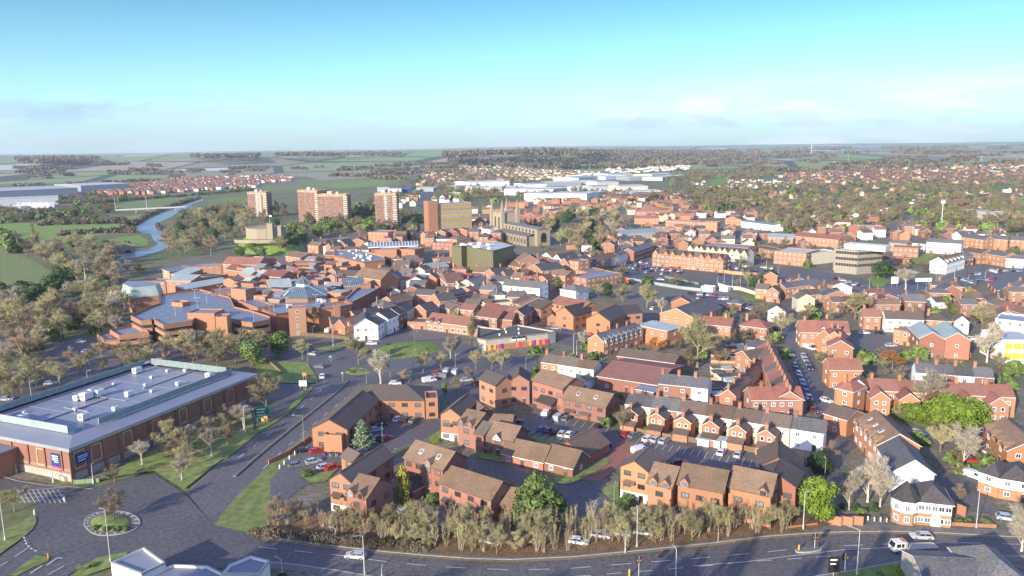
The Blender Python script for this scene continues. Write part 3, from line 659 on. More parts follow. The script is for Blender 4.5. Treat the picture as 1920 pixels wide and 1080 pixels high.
# ---------------- street furniture ----------------
def lamp(k,x,y,hp,m='pole',arm=1.6,look=None,ang=None,dbl=False,fixed=False):
    p=g(k,x,y); d=p.y*cP+CH*sP; h=hp*d/F/.95; key=('lamp',m,round(h),arm,dbl)
    if key not in SM:
        b=MB(); b.cyl((0,0),.11,.06,0,h,6).seg((0,0,h-.05),(arm,0,h+.25),.05,.04,5); hd=MB().box(arm-.1,arm+.55,-.13,.13,h+.16,h+.30); dr=MB().box(-.13,.13,-.13,.13,0,1.1)
        if dbl: b.seg((0,0,h-.05),(-arm,0,h+.25),.05,.04,5); hd.box(-arm-.55,-arm+.1,-.13,.13,h+.16,h+.30)
        SM[key]=(b.mesh('column',m),hd.mesh('lamp_head','mg'),dr.mesh('base_box',m))
    c,hd,dr=SM[key]; r=add('street_lamp',None,None,(p.x,p.y,0),random.uniform(0,6.28) if ang is None else math.radians(ang)); add('column',c,r); add('lamp_head',hd,r); add('base_box',dr,r)
    tag(r,look or ('pale grey street lamp' if m=='pole' else 'green street lamp'),'street lamp','street lamps',fixed,pos=(p.x,p.y,h/2)); return r
# ================= GROUND =================
b=MB(); R_=16000
b.face([(-R_,-600,0),(R_,-600,0),(R_,R_,0),(-R_,R_,0)]); struct('ground',b.mesh('ground','rough_g'),(0,0,0),'rough green and brown ground of the valley')
# hills
V=[];Fc=[];na,ndd=200,70
ds=[2250*(15000/2250)**(j/(ndd-1)) for j in range(ndd)]
for j,d in enumerate(ds):
    for i in range(na+1):
        a=-.78+1.56*i/na; x,y=d*math.sin(a),d*math.cos(a); V.append((x,y,hz(x,y)-1.0+ (1.2 if d>2450 else 0)))
for j in range(ndd-1):
    for i in range(na): q=j*(na+1)+i; Fc.append((q,q+1,q+na+2,q+na+1))
hm=bpy.data.materials.new('hill_fields'); MATS['hill_fields']=hm; M['hill']=hm; hm.use_nodes=True; t=hm.node_tree; B=t.nodes['Principled BSDF']; B.inputs['Roughness'].default_value=.9
geo=t.nodes.new('ShaderNodeNewGeometry'); mpp=t.nodes.new('ShaderNodeMapping'); mpp.inputs['Scale'].default_value=(1/380,1/900,0); mpp.inputs['Rotation'].default_value=(0,0,.5)
vo=t.nodes.new('ShaderNodeTexVoronoi'); vo.feature='F1'; vo.inputs['Scale'].default_value=1; L=t.links.new; L(geo.outputs['Position'],mpp.inputs[0]); L(mpp.outputs[0],vo.inputs['Vector'])
sx=t.nodes.new('ShaderNodeSeparateXYZ'); L(vo.outputs['Color'],sx.inputs[0]); rp=t.nodes.new('ShaderNodeValToRGB'); rp.color_ramp.interpolation='CONSTANT'; L(sx.outputs[0],rp.inputs[0])
rp.color_ramp.elements[0].color=(.21,.27,.09,1); rp.color_ramp.elements[1].position=.30; rp.color_ramp.elements[1].color=(.24,.24,.13,1)
for p_,c_ in ((.46,(.19,.30,.08)),(.64,(.34,.28,.19)),(.74,(.22,.27,.11)),(.92,(.5,.5,.45))):
    e=rp.color_ramp.elements.new(p_); e.color=(*c_,1)
vd=t.nodes.new('ShaderNodeTexVoronoi'); vd.feature='DISTANCE_TO_EDGE'; vd.inputs['Scale'].default_value=1; L(mpp.outputs[0],vd.inputs['Vector']); lt=t.nodes.new('ShaderNodeMath'); lt.operation='LESS_THAN'; lt.inputs[1].default_value=.035; L(vd.outputs['Distance'],lt.inputs[0])
mx=t.nodes.new('ShaderNodeMixRGB'); L(lt.outputs[0],mx.inputs[0]); L(rp.outputs[0],mx.inputs[1]); mx.inputs[2].default_value=(.05,.055,.03,1); L(mx.outputs[0],B.inputs['Base Color'])
struct('hills',fastmesh('hills',V,Fc,['hill'],4),label='far hills with hedged green and brown fields')
zc=[.02]
def S(name,k,pts,m,kerb=0,kind='structure',label=None):
    zc[0]+=.006; o,P=sheet(name,k,pts,m,zc[0],kind,kerb,label)
    if (m=='asph' and 'superstore' not in name) or name in('vacant_lot','brick_drive','park_lawn','meadow'): occ_poly(P)
    return o,P
# fields and meadows at left
Sx=lambda n,pts,m,**kw:S(n,'Z',pts,m,**kw)
S('meadow','A',[(0,680),(150,670),(380,690),(920,680),(930,740),(700,765),(300,810),(180,805),(0,760)],'lawn',label='green meadow left of the river bend')
S('meadow','A',[(420,660),(800,640),(1100,605),(1060,660),(960,680),(900,665),(500,662)],'lawn',label='strip of green meadow below the footbridge')
S('meadow','A',[(700,545),(1300,480),(1560,470),(1430,500),(1300,545),(1180,580),(880,585)],'grass',label='green meadow beyond the footbridge')
S('meadow','A',[(760,810),(900,780),(1040,765),(1110,800),(1100,840),(780,850)],'lawn',label='small bright meadow beside the river bend')
S('meadow','A',[(1560,505),(1920,450),(1920,520),(1600,520)],'lawn',label='green meadow left of the left tower block')
Sx('meadow',[(480,345),(560,338),(735,334),(760,342),(700,350),(560,356),(470,362)],'grass',label='pale green meadow behind the wide tower block')
Sx('meadow',[(590,346),(720,338),(735,346),(640,354)],'lawn',label='bright green strip in the meadow behind the wide tower block')
Sx('meadow',[(0,345),(160,330),(420,322),(470,318),(300,336),(120,345)],'grass',label='green field behind the white warehouses')
Sx('field',[(560,326),(760,318),(760,330),(600,338)],'soil',label='brown field behind the wide tower block')
S('park_lawn','E',[(0,410),(240,390),(100,500),(0,600)],'lawn',label='bright park lawn at the left edge')
S('park_lawn','E',[(0,30),(400,240),(400,330),(60,380),(0,330)],'grass',label='shaded park lawn between the bare trees')
S('park_lawn','C',[(1550,590),(1700,560),(1860,550),(1840,590),(1600,615)],'lawn',label='green playing field among trees')
Sx('park_lawn',[(1320,340),(1360,330),(1370,350),(1330,358)],'lawn',label='small distant green beside the factories')
S('sports_pitch','U',[(900,150),(1100,120),(1500,150),(1450,175),(1050,175)],'frost',label='pale pitch in front of the school block')
# town floor
Sx('yard_ground',[(470,1010),(430,700),(560,650),(250,645),(200,560),(330,487),(560,440),(700,425),(880,400),(1000,376),(1300,360),(2050,400),(2100,1150),(430,1150)],'yard',label='mixed paved and planted ground of the town')
Sx('yard_ground',[(0,700),(60,640),(250,640),(560,650),(430,800),(200,900),(-80,900)],'yard',label='ground round the superstore')
Sx('yard_ground',[(190,352),(290,348),(560,330),(560,345),(360,358),(180,372)],'yard',label='ground of the far red housing estate')
Sx('yard_ground',[(0,358),(240,346),(240,362),(110,392),(0,396)],'pave',label='yard of the white warehouses')
# river
S('river','A',[(1520,490),(1430,518),(1330,560),(1230,592),(1110,650),(1020,695),(1030,740),(1130,755),(1150,800),(1190,830),(1120,870),(1000,885),(880,890),(840,930),(900,945),(1050,925),(1200,885),(1290,840),(1310,790),(1280,750),(1200,720),(1170,700),(1190,670),(1290,625),(1340,592),(1400,562),(1450,530),(1530,500)],'water',label='blue river winding past the castle')
# ---- roads ----
road=[(495,1010),(560,1017),(630,1026),(720,1036),(800,1043),(880,1049),(960,1051),(1072,1046),(1200,1034),(1335,1020),(1440,1007),(1510,1002),(1580,999),(1680,998),(1772,1001),(1877,1007),(2060,1016),(2060,1060),(1920,1044),(1850,1043),(1765,1045),(1670,1057),(1590,1072),(1510,1084),(1400,1120),(1250,1150),(960,1150),(800,1120),(700,1082),(630,1070),(560,1060),(480,1052)]
_,RP_=Sx('main_road',road,'asph',label='dark main road curving along the bottom')
RB=[(-60,893),(60,903),(125,916),(180,914),(235,898),(290,890),(345,925),(400,985),(495,1008),(480,1053),(400,1070),(330,1085),(235,1040),(205,1045),(160,1060),(120,1085),(60,1120),(-80,1120),(-60,1080),(0,1045),(40,1015),(60,985),(70,960),(60,935),(30,920),(-60,915)]
Sx('grass_verge',[(400,985),(440,935),(505,872),(560,828),(572,842),(510,900),(508,945),(540,975),(500,1008),(440,1005)],'grass',label='grass triangle right of the carriageway end')
Sx('roundabout_road',RB,'asph',label='asphalt roundabout in front of the superstore')
Sx('dual_carriageway',[(597,700),(590,722),(580,737),(530,780),(480,812),(420,862),(350,925),(400,985),(440,935),(505,872),(560,825),(642,752),(660,738),(672,722),(690,705),(640,690)],'asph',label='dual carriageway running down to the roundabout')
for _p in ([(590,722),(580,737),(530,780),(480,812),(420,862),(350,925)],[(400,985),(440,935),(505,872),(560,825),(642,752),(660,738),(672,722)]): ribbon([G(*q) for q in _p],.2,.14)
Sx('town_junction_road',[(583,700),(578,665),(592,655),(650,652),(692,640),(720,630),(745,615),(768,618),(765,628),(840,636),(890,650),(960,668),(1010,682),(1025,690),(990,705),(930,735),(870,760),(832,750),(800,722),(690,724),(640,722)],'asph',kerb=.2,label='road junction round the oval green')
Sx('ring_road',[(60,690),(100,655),(150,628),(250,640),(330,650),(480,657),(580,655),(600,680),(500,674),(310,672),(200,665),(110,690),(60,720)],'asph',label='ring road behind the superstore')
Sx('slip_road',[(488,716),(520,716),(550,720),(562,740),(545,768),(500,780),(470,782),(470,772),(515,760),(535,740),(515,728),(488,726)],'asph',kerb=.2,label='slip road loop beside the round bare tree')
Sx('office_car_park',[(506,902),(540,862),(570,843),(595,828),(660,775),(825,775),(834,795),(760,828),(705,862),(640,888),(575,910),(540,935),(560,960),(520,985),(508,940)],'asph',label='car park of the L-shaped office')
S('residential_road','J',[(1390,590),(1240,690),(1080,760),(1000,800),(1060,810),(1240,750),(1400,650)],'asph',kerb=.15,label='residential road beside the office')
Sx('residential_road',[(870,846),(960,878),(1042,908),(1095,902),(1124,906),(1122,922),(1148,940),(1122,956),(1100,972),(1062,975),(1040,952),(1030,925),(960,900),(865,872)],'asph',kerb=.15,label='shaded cul-de-sac beside the broad conifer')
Sx('brick_drive',[(1167,824),(1222,836),(1175,862),(1127,904),(1096,902),(1082,898),(1120,862),(1150,838)],'bpav',label='red brick paved drive')
Sx('estate_car_park',[(965,800),(1008,767),(1075,788),(1130,800),(1175,815),(1245,835),(1222,840),(1167,826),(1140,858),(1115,845),(1060,822),(975,812)],'asph',label='car park inside the brown roofed estate')
Sx('rear_car_park',[(1200,825),(1262,821),(1340,835),(1425,850),(1440,870),(1410,892),(1290,874),(1240,862),(1190,850)],'asph',label='car park behind the long terrace')
Sx('side_street',[(1468,560),(1488,560),(1490,600),(1496,630),(1510,650),(1525,675),(1535,705),(1562,722),(1570,748),(1590,780),(1600,812),(1628,825),(1592,850),(1577,875),(1562,920),(1545,962),(1515,962),(1528,905),(1545,845),(1545,805),(1525,770),(1508,715),(1488,672),(1472,640),(1466,600)],'asph',kerb=.15,label='long side street lined with parked cars')
Sx('town_car_park',[(1135,505),(1160,494),(1190,484),(1230,489),(1267,498),(1373,514),(1398,518),(1390,536),(1317,541),(1262,535),(1168,521)],'asph',label='open town car park')
S('vacant_lot','T',[(150,720),(250,675),(900,765),(900,810),(760,850),(560,900),(420,970),(120,920)],'pave',label='empty gravel lot in front of the town car park')
S('car_yard','T',[(780,775),(1100,790),(1350,850),(1480,960),(1300,1000),(1000,900),(860,860)],'asph',label='car yard behind the gabled hall')
S('town_road','U',[(380,880),(700,865),(900,830),(1040,750),(1300,690),(1600,620),(2000,545),(2000,600),(1650,680),(1300,740),(1150,760),(1020,860),(700,950),(400,1000)],'asph',kerb=.2,label='curved road past the white hotel')
Sx('town_car_park',[(1778,520),(1925,497),(1960,510),(1960,550),(1850,550),(1800,540)],'asph',label='right hand town car park')
Sx('town_road',[(1345,505),(1480,500),(1600,520),(1700,528),(1720,540),(1640,560),(1500,540),(1400,520)],'asph',label='junction in front of the banded offices')
Sx('hall_car_park',[(1595,620),(1680,615),(1680,645),(1700,660),(1650,662),(1598,655)],'asph',label='yard left of the twin gabled hall')
S('house_drive','Q',[(1280,320),(1500,330),(1590,460),(1700,560),(1790,650),(1540,600),(1400,500),(1300,420)],'asph',label='drive between the turreted house and the corner house')
Sx('superstore_car_park',[(-40,705),(60,685),(160,672),(300,668),(320,688),(150,745),(0,800),(-60,800)],'asph',label='superstore car park')
S('panel_court','X',[(1330,800),(1560,700),(1600,840),(1900,860),(2100,960),(1900,1080),(1740,1050),(1690,930),(1400,850)],'asph',label='court behind the building with coloured panels')
Sx('forecourt_road',[(780,640),(765,625),(800,600),(905,610),(900,640),(840,636)],'pave',label='pavement in front of the long red tiled hall')
Sx('far_road',[(790,366),(806,358),(812,362),(798,384),(786,392)],'asph',label='distant road beside the tower blocks')
Sx('far_road',[(1655,422),(1705,408),(1740,408),(1720,420),(1670,432)],'asph',label='distant road in front of the school')
# pavement strips along the main road
up=[G(*p) for p in road[:17]]; lo=[G(*p) for p in road[18:][::-1]]
def offs(P,dv):
    Q=[]
    for i,p in enumerate(P):
        a=P[max(0,i-1)]; c=P[min(len(P)-1,i+1)]; e=(c-a).normalized(); Q.append(p+Vector((-e.y,e.x,0))*dv)
    return Q
def strip(P,d0,d1,name,m,z,h=None,kind='structure',label=None):
    A=offs(P,d0); Bq=offs(P,d1); b=MB()
    for i in range(len(P)-1):
        if h: b.prism([A[i],A[i+1],Bq[i+1],Bq[i]] if d1>d0 else [A[i+1],A[i],Bq[i],Bq[i+1]],0,h)
        else:
            q=[(A[i].x,A[i].y,0),(A[i+1].x,A[i+1].y,0),(Bq[i+1].x,Bq[i+1].y,0),(Bq[i].x,Bq[i].y,0)]; b.face(q if d1>d0 else q[::-1])
    return struct(name,b.mesh(name,m),(0,0,z if not h else 0),label)
strip(up,0,.25,'kerb','kerb',0,.24); strip(up,.25,3.0,'pavement','pave',0,.22,label='pavement along the top of the main road')
strip(up,-.9,-1.02,'road_edge_line','yl',.30); strip(up,-.55,-.67,'road_edge_line','yl',.30)
strip(lo,0,-.25,'kerb','kerb',0,.24); strip(lo,-.25,-2.4,'pavement','pave',0,.22,label='pavement along the bottom of the main road')
def dash(P,dv,w,on,off,name='road_marking',m='line',z=.30):
    Q=offs(P,dv); b=MB(); acc=0; 
    for a,c in zip(Q[:-1],Q[1:]):
        L_=(c-a).length; t=0; e=(c-a)/L_; n=Vector((-e.y,e.x,0))*w/2; t=-acc
        while t<L_:
            s=max(0,t); f=min(L_,t+on)
            if f>s: p,q=a+e*s,a+e*f; b.face([(p-n)[:2]+(0,),(q-n)[:2]+(0,),(q+n)[:2]+(0,),(p+n)[:2]+(0,)])
            t+=on+off
        acc=(on+off)-(t-L_) if t>L_ else 0
    return struct(name,b.mesh(name,m),(0,0,z))
mid=[G(*p) for p in [(485,1028),(560,1036),(640,1044),(720,1055),(800,1063),(880,1068),(960,1071),(1060,1069),(1160,1061),(1300,1050),(1440,1037),(1540,1027),(1680,1022),(1800,1020),(1950,1024)]]
dash(mid,0,.16,4,4)
dash([G(*p) for p in [(960,1090),(1100,1082),(1250,1070),(1400,1056),(1560,1045)]],0,.16,3,3)
strip([G(*p) for p in [(1300,1064),(1400,1056),(1500,1043),(1590,1033),(1700,1028)]],0,.15,'road_marking','line',.30)
dc=[G(*p) for p in [(614,718),(606,735),(560,775),(500,825),(440,872)]]; dash(dc,-1,.2,3,5)
dc2=[G(*p) for p in [(655,730),(640,745),(590,785),(530,835),(480,880)]]; dash(dc2,2,.2,3,5)
md=smooth([G(*p) for p in [(652,716),(640,730),(600,762),(545,806),(484,856),(440,895)]])
strip(md,-.45,.45,'central_reservation','pave',0,.5,label='central reservation of the dual carriageway')
# parking bay lines
def bays(k,a,b_,n,ln,ang=90,name='parking_bay_lines'):
    A=g(k,*a); B_=g(k,*b_); e=(B_-A).normalized(); v=Vector((e.x*math.cos(math.radians(ang))-e.y*math.sin(math.radians(ang)),e.x*math.sin(math.radians(ang))+e.y*math.cos(math.radians(ang)),0)); nn=Vector((-v.y,v.x,0))*.06; b=MB()
    for i in range(n+1):
        p=A.lerp(B_,i/n); q=p+v*ln; b.face([(p-nn)[:2]+(0,),(q-nn)[:2]+(0,),(q+nn)[:2]+(0,),(p+nn)[:2]+(0,)])
    struct(name,b.mesh(name,'line'),(0,0,.42))
bays('K',(170,590),(700,690),9,5,97); bays('K',(20,640),(440,740),8,-5,97); bays('K',(960,740),(1800,900),16,-5,95) ; bays('K',(1150,800),(1800,905),1,.1)
bays('T',(300,490),(900,640),14,5,80); bays('T',(640,480),(1250,575),14,-5,80); bays('T',(1000,560),(1000,700),1,.1)
# roundabout hatching
b=MB()
for i in range(9):
    for (x0,y0,x1,y1) in ((130+i*38,445,190+i*38,545),):
        p,q=g('M',x0,y0),g('M',x1,y1); e=(q-p).normalized(); n=Vector((-e.y,e.x,0))*.07; b.face([(p-n)[:2]+(0,),(q-n)[:2]+(0,),(q+n)[:2]+(0,),(p+n)[:2]+(0,)])
for i in range(4):
    p,q=g('M',120,455+i*28),g('M',490,425+i*30); e=(q-p).normalized(); n=Vector((-e.y,e.x,0))*.07; b.face([(p-n)[:2]+(0,),(q-n)[:2]+(0,),(q+n)[:2]+(0,),(p+n)[:2]+(0,)])
struct('box_junction_marking',b.mesh('box_junction_marking','line'),(0,0,.42))
dash([g('M',*p) for p in [(180,800),(200,855),(235,890),(290,915)]],0,.25,.9,.7,z=.43)
dash([g('M',*p) for p in [(215,880),(110,950)]],0,.14,9,.1,z=.43); dash([g('M',*p) for p in [(60,985),(0,1020)]],0,.14,9,.1,z=.43); dash([g('M',*p) for p in [(480,1020),(360,1085)]],0,.14,9,.1,z=.43)
dash([g('M',*p) for p in [(0,340),(120,375),(330,410),(560,425),(700,440)]],0,.16,30,.1,z=.43)
for a,c in (((350,1015),(430,960)),((430,960),(470,960)),((230,1075),(320,1015))): dash([g('M',*a),g('M',*c)],0,.2,20,.1,z=.43)
S('grass_verge','M',[(70,1085),(170,1005),(270,935),(370,945),(365,975),(240,1030),(120,1090)],'grass',kerb=.2,label='grass splitter island below the roundabout')
S('grass_verge','M',[(-200,860),(0,760),(200,650),(270,640),(275,680),(245,740),(160,810),(0,925),(-200,1040)],'grass',label='grass bank left of the roundabout')
S('grass_verge','M',[(530,1090),(640,1000),(740,950),(880,920),(960,910),(900,1000),(640,1090)],'grass',label='grass verge beside the low flat roofed building')
# green islands
ov=[G(*p,0) for p in [(701,663),(712,651),(740,644),(780,640),(810,641),(828,650),(822,660),(795,668),(755,673),(722,674)]]
def mound(name,P,m,h,label):
    P=smooth(P+[P[0]],2)[:-1]; c=sum(P,Vector())/len(P); b=MB(); n=len(P)
    rings=[(1,.15),(.8,h*.45+.15),(.5,h*.8+.15),(.2,h+.15)]
    for t,z in rings: b.v+=[((c.x+(p.x-c.x)*t),(c.y+(p.y-c.y)*t),z) for p in P]
    b.v.append((c.x,c.y,h+.16))
    for r in range(3):
        for i in range(n): j=(i+1)%n; b.f.append((r*n+i,r*n+j,(r+1)*n+j,(r+1)*n+i)); b.m.append(0)
    for i in range(n): b.f.append((3*n+i,3*n+(i+1)%n,4*n)); b.m.append(0)
    b.prism([(p.x,p.y) for p in P],0,.15); struct(name,b.mesh(name,m,smooth=False),label=label); ribbon(P+[P[0]],.3,.16); return c
mound('green_island',ov,'lawn',1.2,'oval green mound in the junction')
mound('green_island',[g('J',*p) for p in [(668,240),(675,212),(720,195),(800,198),(855,215),(870,240),(800,254),(720,256)]],'grass',.5,'small planted island with a bare tree')
ri=[g('M',*p) for p in [(632,700),(640,655),(700,615),(800,600),(900,600),(1000,620),(1060,680),(1020,740),(900,775),(760,785),(680,760)]]
P=smooth(ri+[ri[0]],2)[:-1]; struct('roundabout_apron',MB().prism(P if True else P,0,.24).mesh('roundabout_apron','pave'),label='paved chevron edge of the roundabout island'); ribbon(P+[P[0]],.3,.3)
c=sum(P,Vector())/len(P); b=MB()
for i in range(0,len(P),1):
    p=P[i]; q=p.lerp(c,.17); e=(P[(i+1)%len(P)]-p)*.32
    if i%2==0: b.face([p+Vector((0,0,.25)),p+e+Vector((0,0,.25)),q+e*1.9+Vector((0,0,.25)),q+e*.9+Vector((0,0,.25))])
struct('chevron_marking',b.mesh('chevron_marking','line'),(0,0,.01))
mound('roundabout_island',[p.lerp(c,.22) for p in ri],'grass',.8,'planted mound of the roundabout')
# verges with kerbed grass in the estate
for pts,lab in (([('J',1290,740),('J',1380,670),('J',1450,720),('J',1440,760),('J',1330,780)],'bright lawn corner by the white based house'),([('O',650,440),('O',740,400),('O',800,380),('O',800,520),('O',740,520),('O',690,470)],'lawn beside the cul-de-sac bulb'),([('O',300,270),('O',560,260),('O',700,200),('O',740,230),('O',560,350),('O',430,400),('O',320,390)],'shaded lawn in front of the bungalows'),([('J',1630,830),('J',1900,850),('J',1920,930),('J',1660,880)],'shaded lawns in front of the estate houses'),([('O',660,590),('O',740,530),('O',960,600),('O',900,650),('O',700,640)],'lawn beside the roadside flats'),([('N',340,330),('N',560,300),('N',640,260),('N',520,380),('N',400,390)],'verge with a clipped bush'),([('K',80,720),('K',300,740),('K',440,780),('K',300,800)],'grass strip between the parked cars and the bungalows')):
    zc[0]+=.006; Pq=[g(*p) for p in pts]; Pq=Pq if area(Pq)>0 else Pq[::-1]; struct('lawn',MB().face([(p.x,p.y,0) for p in Pq]).mesh('lawn','lawn' if 'bright' in lab else 'grass'),(0,0,zc[0]),lab)
Sx('grass_verge',[(470,812),(530,782),(560,745),(592,722),(578,740),(540,778),(482,816),(425,862),(380,870)],'lawn',label='bright verge along the dual carriageway')
Sx('grass_verge',[(180,905),(250,865),(400,790),(470,770),(478,812),(418,862),(345,920),(290,885),(235,893)],'grass',label='grass between the superstore and the carriageway')
S('grass_verge','F',[(400,790),(560,800),(690,790),(600,840),(450,830)],'grass',label='triangular verge beside the ring road')
S('grass_verge','F',[(20,860),(100,900),(390,930),(470,1060),(460,1080),(0,1080),(0,900)],'grass',label='dark wooded verge beside the dual carriageway')
S('grass_verge','U',[(440,780),(560,760),(620,790),(560,840),(460,830)],'lawn',label='verge at the town junction')
S('garden','U',[(860,540),(1000,470),(1200,480),(1120,560),(1080,590),(960,580)],'lawn',label='bright lawn left of the white gabled inn')
S('garden','U',[(350,760),(500,700),(720,780),(560,800)],'lawn',label='lawn below the banded offices')
S('garden','T',[(1380,820),(1500,830),(1540,880),(1420,870)],'lawn',label='patch of lawn behind the car yard')
S('garden','G',[(1720,420),(1820,420),(1900,460),(1800,470)],'lawn',label='small lawn beside the red brick houses')
S('garden','L',[(900,490),(1100,600),(1350,680),(1600,640),(1400,720),(1150,650),(930,560)],'grass',label='dark bank below the bright green hedge')
S('garden','Q',[(1480,220),(1600,225),(1600,300),(1500,300)],'lawn',label='lawn under the white barked tree')
S('garden','U',[(1480,830),(1600,850),(1590,920),(1490,900)],'lawn',label='garden behind the yellow hedge')
# leaf-strewn bank above the main road
Sx('bank',[(500,985),(620,960),(760,970),(960,985),(1100,972),(1200,980),(1330,985),(1440,975),(1520,972),(1560,985),(1500,1000),(1440,1004),(1335,1017),(1200,1031),(1072,1043),(960,1048),(800,1040),(630,1023),(500,1008)],'litter',label='leaf-strewn bank above the main road')
Sx('grass_verge',[(1500,1100),(1600,1074),(1680,1060),(1765,1049),(1860,1047),(1800,1080),(1700,1120)],'lawn',label='planted verge at the bottom right')
# castle mound and river banks
cm=[g('R',*p) for p in [(180,820),(300,700),(400,640),(600,640),(760,700),(880,800),(760,850),(400,850)]]
c0=sum(cm,Vector())/8
mound('castle_mound',[c0+(p-c0)*1.25+Vector((0,25,0)) for p in cm],'lawn',12,'steep green castle mound')
# ================= NEAR BUILDINGS =================
# superstore
def superstore():
    h=8.5; A=G(0-150,815-40,h); C=g('I',520,812,h); D=G(480,703,h)
    # front line runs from far left to the corner C; long side C->D
    L1=(D-C).length; rz=math.atan2((D-C).y,(D-C).x); 
    # local: x along long side from C to D, y away to the left
    dpt=46
    root=add('superstore',None,None,(C.x,C.y,0),rz); w=MB()
    w.box(0,L1,0,dpt,0,h,0); w.box(-.06,L1+.06,-.06,dpt+.06,0,2.0,1)
    add('wall',w.mesh('wall','brick','co'),root)
    r=MB(); r.face([(0,0,h+.02),(L1,0,h+.02),(L1,dpt,h+.02),(0,dpt,h+.02)],0); r.box(-.5,L1+.5,-.5,.0,h-.5,h+.35,1).box(-.5,L1+.5,dpt,dpt+.5,h-.5,h+.35,1).box(-.5,0,0,dpt,h-.5,h+.35,1).box(L1,L1+.5,0,dpt,h-.5,h+.35,1)
    # sloped lead skirt
    a=5.0
    r.face([(-.5,-.5,h+.36),(L1+.5,-.5,h+.36),(L1-a,a,h+1.3),(a,a,h+1.3)],2); r.face([(L1+.5,dpt+.5,h+.36),(-.5,dpt+.5,h+.36),(a,dpt-a,h+1.3),(L1-a,dpt-a,h+1.3)],2)
    r.face([(-.5,dpt+.5,h+.36),(-.5,-.5,h+.36),(a,a,h+1.3),(a,dpt-a,h+1.3)],2); r.face([(L1+.5,-.5,h+.36),(L1+.5,dpt+.5,h+.36),(L1-a,dpt-a,h+1.3),(L1-a,a,h+1.3)],2)
    r.face([(a,a,h+.6),(L1-a,a,h+.6),(L1-a,dpt-a,h+.6),(a,dpt-a,h+.6)],0)
    add('roof',r.mesh('roof','ff','mg','ff'),root)
    # plant screens
    for x0,x1,y0,y1 in ((a+8,L1-a,a+.3,a+.5),(a,L1-a-2,dpt-a-.5,dpt-a-.3)): add('plant_screen',MB().box(x0,x1,y0,y1,h+1.3,h+3.0).mesh('plant_screen','mm'),root)
    for x0,m in ((a+.3,'mm'),(L1-a-.5,'mm')): add('plant_screen',MB().box(x0,x0+.25,a+2,dpt-a-2,h+1.3,h+3.3).mesh('plant_screen',m),root)
    # pilasters and framed panels on the long side and front
    n=14
    for i in range(n+1):
        x=L1*i/n; add('pilaster',MB().box(x-.5,x+.5,-.28,0,0,h-.5).mesh('pilaster','db'),root)
    for i in range(n):
        if i%2==1 or i in(0,):
            x=L1*(i+.5)/n; fr=MB()
            for q in ((x-1.6,x-1.3,2.9,7.4),(x+1.3,x+1.6,2.9,7.4),(x-1.6,x+1.6,7.1,7.4),(x-1.6,x+1.6,2.9,3.2)): fr.box(q[0],q[1],-.12,0,q[2],q[3])
            add('wall_panel',fr.mesh('wall_panel','bb'),root)
    for zz in (2.65,3.0): 
        add('stone_band',MB().box(0,L1,-.1,-.07,zz,zz+.12).mesh('stone_band','co'),root); add('stone_band',MB().box(-.1,-.07,0,dpt,zz,zz+.12).mesh('stone_band','co'),root)
    for i in range(8):
        y=3+i*6; add('pilaster',MB().box(-.3,0,y-.25,y+.25,2.6,h-.5).mesh('pilaster','db'),root)
    fr=MB()
    for q in ((9,9.3,2.9,7.4),(11.7,12,2.9,7.4),(9,12,7.1,7.4),(9,12,2.9,3.2)): fr.box(-.14,0,q[0],q[1],q[2],q[3])
    add('wall_panel',fr.mesh('wall_panel','bb'),root)
    # loading porch on the front
    add('porch',MB().box(-7,-.01,19,30,0,6.2,0).box(-7.3,-.01,18.7,30.3,6.2,6.6,1).mesh('porch','ob','ff'),root)
    add('door',MB().box(-7.1,-6.9,25,28,.1,3).mesh('door','dk'),root)
    sg=add('sign',MB().box(-.35,-.1,3.4,6.6,3.6,6.8,0).box(-.42,-.34,3.9,6.1,6.1,6.35,1).box(-.42,-.34,3.9,6.1,5.6,5.8,1).box(-.42,-.34,3.9,6.1,5.1,5.3,1).box(-.42,-.34,3.9,5.4,4.6,4.8,1).box(-.38,-.1,3.4,6.6,3.2,3.6,2).mesh('sign','blp','tr','pk'),root)
    add('sign',MB().box(1.2,4.6,-.6,-.3,4.2,6.6,0).box(1.6,4.2,-.66,-.59,5.9,6.1,1).box(1.6,4.2,-.66,-.59,5.4,5.55,1).box(1.6,3.6,-.66,-.59,4.8,5.0,1).mesh('sign','blp','tr'),root)
    R=random.Random(3); u=unit_mesh()
    for t,s in (((.13,.62),1.5),((.23,.3),1.5),((.42,.62),1.8),((.47,.60),1.6),((.40,.66),1.3),((.52,.42),1.2),((.80,.80),1.5),((.98-.03,.84),1.5),((.86,.22),1.5),((.72,.30),.9),((.3,.5),.7),((.36,.27),.9),((.6,.35),.6),((.66,.5),.6),((.9,.5),.8),((.87,.62),.7),((.15,.2),.7),((.55,.2),.6),((.93,.3),.8),((.2,.75),.5),((.62,.72),.6),((.5,.72),.9),((.76,.60),.7)):
        add('vent_unit',u,root,(L1*t[0],dpt*t[1],h+.6),R.random()*.2,s*.85)
    for i in range(9): x=L1*(.1+.1*i)-2; add('roof_seam',MB().box(x,x+.12,a+1,dpt-a-1,h+.6,h+.64).mesh('roof_seam','mg'),root)
    for x0,x1,y0,y1 in ((.14,.46,.5,.515),(.46,.462,.35,.62),(.3,.302,.4,.6),(.62,.9,.45,.465),(.5,.62,.7,.715)): add('duct',MB().box(L1*x0,L1*x1+.3,dpt*y0,dpt*y1+.1,h+.75,h+.95).mesh('duct','mg'),root)
    Q=[loc2w(C,rz,*q) for q in((0,0),(L1,0),(L1,dpt),(0,dpt))]; occ_poly(Q)
    tag(root,'large flat-roofed brick superstore with rooftop vents and blue signs','shop',None,True,pos=(Q[0][0],Q[0][1],4))
superstore()
